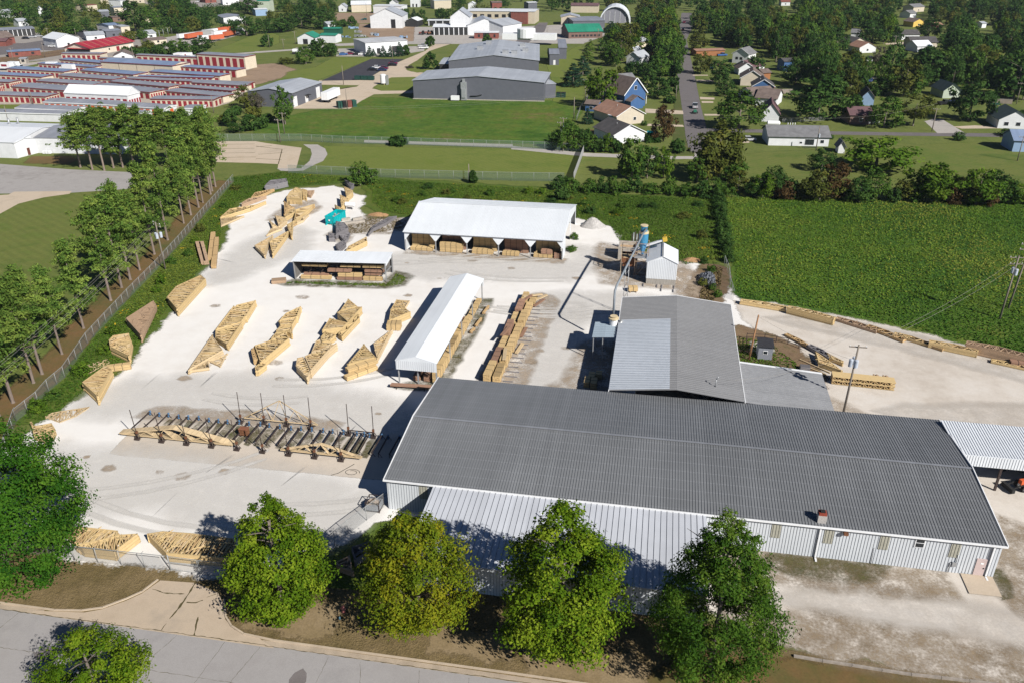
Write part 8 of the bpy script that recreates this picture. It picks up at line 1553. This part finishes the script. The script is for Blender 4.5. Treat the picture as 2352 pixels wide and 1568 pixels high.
V(3, 0, (450, 1110, 700, 520, 'r', 'd'), (250, 780, 530, 230, 'r', 'd'), (620, 720, 500, 360, 'r', 'o'), (560, 860, 640, 240, 'r', 'o'), (1240, 890, 545, 260, 't', 'o'), (1060, 1175, 890, 280, 'r', 'm'), (1330, 1160, 870, 310, 's', 'o'), (850, 870, 700, 120, 'r', 'd'), (790, 1000, 880, 150, 'r', 'd'), (1000, 880, 720, 150, 'r', 'd'), (1420, 780, 450, 330, 'r', 'd'), (1600, 740, 440, 260, 'r', 'm'), (1950, 760, 420, 330, 'r', 'o'), (1840, 1110, 730, 330, 'r', 'd'), (2250, 920, 480, 420, 'r', 'd'), (2120, 880, 560, 260, 'r', 'd'), (1000, 650, 430, 120, 's', 'g'), (985, 1560, 1250, 560, 'r', 'l'), (490, 1568, 1370, 220, 'r', 'd'), (1750, 1292, 1215, 95, 'b', 'd'), (2200, 1250, 1190, 150, 'b', 'd'), (770, 560, 460, 130, 'r', 'o'), (430, 530, 280, 220, 'r', 'd'), (620, 500, 260, 200, 'r', 'd'), (950, 400, 200, 270, 'r', 'd'), (1150, 390, 250, 130, 'r', 'm'), (1470, 350, 180, 180, 'r', 'd'), (880, 250, 90, 200, 'r', 'o'), (1700, 520, 250, 260, 'r', 'd'), (1480, 520, 440, 150, 'r', 'm'), (330, 480, 300, 150, 'r', 'd'), (150, 500, 330, 200, 'r', 'd'), (1780, 640, 480, 170, 'r', 'm'), (575, 1280, 1240, 50, 'b', 'd'), (685, 1280, 1255, 35, 'b', 'd'), (2310, 1120, 1020, 110, 's', 'd'))
V(1, 1, (960, 135, -80, 210, 'r', 'm'), (1060, 125, -20, 170, 'r', 'm'), (1995, 115, 10, 60, 'r', 'm'), (2150, 225, 170, 90, 'b', 'm'))
V(2, 1, (460, 270, 160, 110, 'r', 'u'), (545, 740, 690, 100, 'b', 'm'), (570, 630, 570, 80, 'b', 'm'), (1290, 340, 290, 90, 'b', 'd'), (1740, 620, 540, 90, 'b', 'o'))
# hedgerow along the far edge of the meadow
for k in range(44):
    f = k/43; x = 42+f*118+rnd.uniform(-1, 1); y = 132.5+f*7.5+rnd.uniform(-2, 2.5); h = rnd.choice([3.2, 4, 5, 6, 7.5, 9]); P = Vector((x, y, 0)); VEG.append([P, h, h*rnd.uniform(.75, 1.1)+1.2, 'r' if h > 4.2 else 'b', rnd.choice('ddmmooul'), 'hedgerow'])
for k in range(10): x = 2+k*4+rnd.uniform(-1, 1); VEG.append([Vector((x, 131.5+rnd.uniform(-1, 1.5), 0)), rnd.uniform(2.5, 4.5), rnd.uniform(4, 6), 'b', rnd.choice('dmm'), 'hedgerow'])
for k in range(14): VEG.append([Vector((42.2+rnd.uniform(-.5, .5), 86+k*3.3, 0)), rnd.uniform(1.8, 3.4), rnd.uniform(2.2, 3.4), 'b', rnd.choice('ddd'), 'line'])
for k in range(14):
    f = (k+rnd.random()*.6)/14; q = [(-55.0, 11), (-56, 20), (-60, 32), (-64, 49), (-67, 63), (-70.5, 77), (-75, 94), (-83, 125)]; s_ = f*7; i_ = min(6, int(s_)); a = Vector(q[i_]).lerp(Vector(q[i_+1]), s_-i_)
    VEG.append([Vector((a.x+rnd.uniform(.2, 3.5), a.y, 0)), rnd.uniform(.9, 2.2), rnd.uniform(1.4, 2.8), 'b', rnd.choice('mmmlol'), 'bank'])
for k in range(24): VEG.append([Vector((rnd.uniform(-42, 38), rnd.uniform(109, 128), 0)), rnd.uniform(.8, 1.7), rnd.uniform(1.6, 3.2), 'b', rnd.choice('mmldo'), 'weeds'])
for q in ((37.5, 84.5), (38.8, 80), (38.6, 71), (39.4, 67.8), (36.9, 73)): VEG.append([Vector((*q, 0)), rnd.uniform(1, 1.9), rnd.uniform(1.4, 2.4), 'b', rnd.choice('omd'), 'fence'])
# woods filled between the houses: keep every building the photo shows in view
def bbox(T):
    L, dp = T['_L'], T['_D']; ca, sa = math.cos(T.rotation_euler.z), math.sin(T.rotation_euler.z); qs = []
    for u in (0, L):
        for v in (0, dp):
            for z in (0, 5): qs.append(pix((T.location.x+u*ca-v*sa, T.location.y+u*sa+v*ca, z)))
    return min(q[0] for q in qs), min(q[1] for q in qs), max(q[0] for q in qs), max(q[1] for q in qs)
BB = [bbox(o) for o in COL.objects if '_L' in o]
PXS = [(pix(v[0])[0], pix(v[0])[1]) for v in VEG]
def fill(poly, n, tones, hs=(10, 17), sp=4.6, kinds='rrrt'):
    xs = [p[0] for p in poly]; ys = [p[1] for p in poly]; tries = 0; made = 0
    def inside(x, y):
        c = False; j = len(poly)-1
        for i in range(len(poly)):
            if (poly[i][1] > y) != (poly[j][1] > y) and x < (poly[j][0]-poly[i][0])*(y-poly[i][1])/(poly[j][1]-poly[i][1])+poly[i][0]: c = not c
            j = i
        return c
    while made < n and tries < n*60:
        tries += 1; x, y = rnd.uniform(min(xs), max(xs)), rnd.uniform(min(ys), max(ys))
        if not inside(x, y): continue
        k = .45+.55*max(0, y)/160
        if any(abs(x-a)/1.5 < sp*k and abs(y-b_) < sp*k*.7 for a, b_ in PXS): continue
        P = at(x, y); h = rnd.uniform(*hs); mpp = (P-Vector((27, -70, HC))).length/F; tw = h*.36/mpp; ty = pix((P.x, P.y, h))[1]
        if any(x+tw > b0 and x-tw < b2 and y > b1+1 and ty < b3-1 and y > (b1+b3)/2-2 for b0, b1, b2, b3 in BB): continue
        PXS.append((x, y)); made += 1; VEG.append([P, h, 0, rnd.choice(kinds), rnd.choice(tones), None]); VEG[-1][2] = h*rnd.uniform(.65, .85) if VEG[-1][3] == 'r' else h*.55
    return made
fill([(700, 2), (1180, 2), (1180, 26), (960, 24), (700, 20)], 12, 'dddm'); fill([(0, 2), (280, 2), (260, 48), (120, 60), (0, 62)], 22, 'ddmmo'); fill([(335, 14), (590, 18), (590, 80), (420, 75), (335, 50)], 26, 'ddmmo'); fill([(590, 5), (770, 10), (760, 70), (600, 75)], 8, 'ddm')
fill([(1176, 4), (1560, 2), (1555, 40), (1300, 30), (1176, 26)], 30, 'dddmmo'); fill([(1385, 45), (1550, 35), (1548, 190), (1440, 190), (1385, 130)], 60, 'ddmmol'); fill([(1580, 4), (1764, 2), (1764, 115), (1660, 115), (1590, 70)], 80, 'dddmmo')
fill([(1764, 2), (2352, 2), (2352, 130), (1764, 120)], 240, 'ddddmmool'); fill([(1764, 120), (2352, 130), (2352, 235), (2210, 230), (1900, 240), (1790, 180)], 70, 'ddddmmo')
fill([(1176, -60), (2352, -60), (2352, 2), (1176, 2)], 16, 'dddm', (10, 15), 12)
# far woods that read as one mass beyond the counted trees
def mass(name, poly, n, seed, m):
    rs = random.Random(seed); Ps = []
    for _ in range(n):
        P = at(rs.uniform(poly[0], poly[2]), rs.uniform(poly[1], poly[3])); h = rs.uniform(8, 14); Ps.append((P.x, P.y, h))
    rg = np.random.default_rng(seed); A_ = np.array(Ps); q = 260; idx = np.repeat(np.arange(n), q); d = unit(rg.normal(size=(n*q, 3))); R2 = A_[idx, 2]*.42
    lump = 1+.25*np.sin(d[:, 0]*7+idx)*np.sin(d[:, 1]*6+idx*1.7); C_ = np.stack([A_[idx, 0], A_[idx, 1], A_[idx, 2]*.58], 1)+d*(R2*lump*rg.uniform(.7, 1.0, n*q))[:, None]
    N_ = unit(d+rg.normal(size=(n*q, 3))*.5+np.array([0, 0, .3])); o = bpy.data.objects.new(name, leafmesh(name, C_, N_, rg.uniform(1.1, 2.0, n*q), .7, rg.uniform(.1, .9, n)[idx]+rg.normal(0, .1, n*q), m)); COL.objects.link(o); o['kind'] = 'stuff'
mass('far woods', (1176, -55, 2500, 2), 150, 3, L_dark); mass('far woods', (-150, -60, 1176, 1), 110, 4, L_dark)
LM = [('the red-roofed depot', c00(950, 500)), ('the box trailers', c00(1950, 380)), ('the storage sheds', c00(1000, 800)), ('the upper town car park', c00(820, 320)), ('the dark carport', c00(160, 340)), ('the long top shop front', c00(1130, 40)), ('the white pavilion', c00(2160, 225)), ('the grey workshop', c10(200, 980)), ('the green-roofed lane hut', c10(460, 410)), ('the flat white showroom', c10(1200, 490)), ('the big white barn', c10(1200, 262)), ('the open white garage', c10(1790, 325)), ('the grey plant', c10(2100, 700)),
      ('the cream block building', c10(2250, 220)), ('the arched shelter', c20(890, 215)), ('the green-roofed office', c20(680, 355)), ('the blue house', c20(1130, 985)), ('the beige house', c20(1090, 1140)), ('the dark-roofed white house', c20(1080, 1310)), ('the cream street-row house', c20(2200, 790)), ('the far end of the side street', c20(1560, 250)), ('the silver pickup', c20(1683, 1005)), ('the long ranch house', c30(280, 1340)), ('the maroon-roofed cottage', c30(20, 1120)), ('the shaded purple-roofed house', c30(850, 1146)), ('the pale green gable', c30(1680, 905)), ('the green-roofed right house', c30(2200, 1185)), ('the yellow house', c30(1380, 250)), ('the clearing houses', c30(910, 480)), ('the blue and white garage', c30(2300, 1398)), ('the pole barn', Vector((-6, 95, 0))), ('the turquoise dumpster', Vector((-45, 97, 0))), ('the sawdust shed', Vector((29, 75, 0))), ('the meadow right end', Vector((110, 120, 0))), ('the meadow left end', Vector((46, 125, 0))), ('the meadow middle', Vector((78, 130, 0))), ('the rack shed', Vector((-30, 65, 0))), ('the leftmost truss row', Vector((-36, 38, 0))), ('the transformer pole by the pines', Vector(pl))]
dec = sorted((v for v in VEG if v[3] in 'rts'), key=lambda v: -v[1]*v[2]/((v[0]-Vector((27, -70, HC))).length**2)); keep = {id(v) for v in dec[:290]}
rest = [v for v in dec[290:]]; VEG = [v for v in VEG if v[3] not in 'rts' or id(v) in keep]
def merge(name, vs, m):
    if not vs: return
    Cs, Ns, Ts, Ss = [], [], [], []; rg = np.random.default_rng(5)
    for P, h, w_, *_ in vs:
        n = 900; t = rg.uniform(0, 1, 30); th = rg.uniform(0, 6.283, 30); rad = w_*.5*np.interp(t, np.linspace(0, 1, 8), ROUND)*np.sqrt(rg.uniform(.2, 1, 30)); cc = np.stack([rad*np.cos(th), rad*np.sin(th), h*(.14+.82*t)], 1)
        i_ = np.repeat(np.arange(30), 30); d = unit(rg.normal(size=(n, 3))); Cs.append(cc[i_]+d*(w_*.15*rg.uniform(.4, 1.1, n))[:, None]+np.array(P)); Ns.append(unit(d*.7+rg.normal(size=(n, 3))*.5+np.array([0, 0, .35]))); Ts.append(rg.uniform(.1, .9, 30)[i_]*.6+rg.uniform(0, .4)+rg.normal(0, .1, n)); Ss.append(rg.uniform(.7, 1.5, n))
    o = bpy.data.objects.new(name, leafmesh(name, np.concatenate(Cs), np.concatenate(Ns), np.concatenate(Ss), .6, np.concatenate(Ts), m)); COL.objects.link(o); o['kind'] = 'stuff'
merge('distant trees', [v for v in rest if v[4] in 'dmug'], L_dark); merge('distant trees', [v for v in rest if v[4] in 'ol'], L_olive)
buck = {}
for v in VEG:
    P, h, w_, kd, tone, nm = v; d, ph, q = min(((P-q).length, ph, q) for ph, q in LM); x, y = pix(P); qx, qy = pix(q)
    side = ('left of' if x < qx else 'right of') if abs(x-qx) > abs(y-qy)*1.3 else ('behind' if y < qy else 'in front of')
    sz = ('big' if h > 12 else 'mid-sized' if h > 7 else 'small') if kd != 'b' else ('tall' if h > 2.2 else 'low')
    kind = 'bush' if kd == 'b' else 'conifer' if kd == 'c' else 'tree'; v += [f'{sz} {TONE[tone][1]} {kind} {side} {ph}', d, kind]; buck.setdefault(v[6], []).append(v)
for base, vs in buck.items():
    vs.sort(key=lambda v: v[7])
    for k, (P, h, w_, kd, tone, nm, lb, d, kind) in enumerate(vs):
        if len(vs) > 1: lb = base + (', nearest' if k == 0 else ', %s nearest' % ORD[min(k, 29)])
        cms = STK[kd]; cm = cms[rnd.randrange(len(cms))]; R0, H0 = {'r': (5, 10), 't': (4, 10), 's': (5.5, 10), 'c': (3.4, 10), 'b': (1.6, 2.2)}[kd]
        m = TONE[tone][0]
        if kd == 'c': m = L_fir if tone == 'd' else L_pine
        s = w_/2/(R0*.98)
        plant({'tree': 'deciduous_tree', 'conifer': 'conifer_tree', 'bush': 'bush'}[kind], lb, kind, P, cm, None if kd == 'b' else TRK[rnd.randrange(3)], {'tree': 'trees about the wooded town and hedges', 'conifer': 'conifers about the town', 'bush': 'bushes along banks and hedges'}[kind], (s, s, h/H0), rnd.uniform(0, 6.28), m, 'foliage' if kd == 'b' else 'crown')
# --- weeds and meadow growth: uncountable
def tufts(name, poly, n, size, m, seed, tilt=.5, hmax=.5, yel=0.0):
    rs = np.random.default_rng(seed); p = np.array([q[:2] for q in poly]); lo, hi = p.min(0), p.max(0); pts = np.zeros((0, 2))
    while len(pts) < n:
        q = rs.uniform(lo, hi, (n*2, 2)); c = np.zeros(len(q), bool); j = len(p)-1
        for i in range(len(p)):
            cond = ((p[i, 1] > q[:, 1]) != (p[j, 1] > q[:, 1])); xi = (p[j, 0]-p[i, 0])*(q[:, 1]-p[i, 1])/(p[j, 1]-p[i, 1]+1e-9)+p[i, 0]; c ^= cond & (q[:, 0] < xi); j = i
        pts = np.concatenate([pts, q[c]])
    pts = pts[:n];
    wv = lambda lo_, hi_: sum(np.sin(pts@(rs.uniform(lo_, hi_)*np.array([np.cos(a_), np.sin(a_)]))+rs.uniform(0, 6.283)) for a_ in rs.uniform(0, 6.283, 7))/7*1.3
    f1 = np.clip(.5+.5*wv(.03, .16)*1.4, 0, 1); f2 = np.clip(.5+.5*wv(.3, 1.4)*1.3, 0, 1)
    hh = hmax*(.35+.65*f2)*rs.uniform(.4, 1, n); P = np.stack([pts[:, 0], pts[:, 1], hh], 1); N = unit(rs.normal(size=(n, 3))*tilt+np.array([0, 0, .8])); t = .05+.7*f1+.2*f2+rs.normal(0, .13, n)
    if yel: t = np.where((f2 > .9) & (rs.uniform(0, 1, n) < yel), 1.0, np.minimum(t, .85))
    o = bpy.data.objects.new(name, leafmesh(name, P, N, size*rs.uniform(.5, 1.3, n), .6, t, m)); COL.objects.link(o); o['kind'] = 'stuff'
M_mead = tintmat('meadow growth', [(0, (.032, .085, .009)), (.35, (.058, .13, .013)), (.62, (.12, .185, .02)), (.85, (.19, .215, .035)), (1, (.24, .23, .05))], trans=.2, objvar=0)
M_weedg = tintmat('weed growth', [(0, (.035, .08, .010)), (.45, (.07, .13, .015)), (.85, (.13, .165, .025)), (.93, (.16, .17, .03)), (1, (.50, .33, .02))], trans=.2, objvar=0)
M_dry = tintmat('dry grass', [(0, (.07, .065, .022)), (.5, (.13, .10, .045)), (1, (.22, .165, .08))], trans=.15, objvar=0)
tufts('meadow weeds', [(43, 68), (43.5, 100), (42.6, 131), (75, 135), (120, 139), (150, 140), (150, 34), (110, 41), (84, 53), (66, 62), (52, 67)], 95000, .42, M_mead, 1, .45, .3)
tufts('tall weeds', [(-51, 133), (-20, 132), (20, 129), (41, 129), (41.6, 100), (41.6, 88), (34, 83), (26, 93), (20, 95), (17, 108), (10, 109), (-22, 108.5), (-30, 104), (-36, 107), (-41, 113), (-44, 122)], 44000, .36, M_weedg, 2, .45, .34, .3)
tufts('bank weeds', [(-86, 128), (-75, 136), (-52, 133), (-57, 128), (-69, 122), (-74, 108), (-68, 90), (-63, 78), (-59, 62), (-56, 48), (-53, 36), (-51.2, 22), (-51.5, 10), (-55.0, 10), (-56.2, 20), (-60.2, 32), (-64.3, 49), (-67.3, 63), (-75.3, 95), (-83.3, 125)], 22000, .36, M_weedg, 3, .5, .3, .15)
tufts('bin weeds', [(41.5, 36), (51, 36.2), (50, 44), (47, 50), (41.6, 52)], 2200, .4, M_weedg, 10, .7, .25)
tufts('shed weeds', [(-40, 60.8), (-21, 62.3), (-18.4, 64), (-18.4, 67.5), (-20.8, 69), (-21, 63.6), (-39, 61.8)], 1500, .3, M_weedg, 12, .7, .25); tufts('scrub grass', [(-38, 90), (-31, 92), (-25, 99), (-31, 101), (-36, 104), (-40, 98), (-41.5, 90)], 1500, .35, M_dry, 13, .7, .2); tufts('fence scrub', [(36, 64), (38.6, 65), (40, 72), (41, 82), (38.5, 84), (37, 74)], 1400, .45, M_dry, 14, .7, .3)

for o in COL.objects:
    for k in ('_L', '_D'):
        if k in o: del o[k]
# --- thin summer air over the whole valley
hz = MB(); hz.box(-2600, -900, -1, 2600, 3400, 62); ho = hz.build('haze', None); ho['kind'] = 'stuff'; ho.data.materials.clear()
hm = bpy.data.materials.new('thin haze'); hm.use_nodes = True; ht = hm.node_tree; ht.nodes.remove(ht.nodes['Principled BSDF']); pv = ht.nodes.new('ShaderNodeVolumePrincipled'); pv.inputs['Color'].default_value = (.72, .84, 1, 1); pv.inputs['Density'].default_value = .00006; pv.inputs['Anisotropy'].default_value = .2
ht.links.new(pv.outputs[0], ht.nodes['Material Output'].inputs['Volume']); ho.data.materials.append(hm)
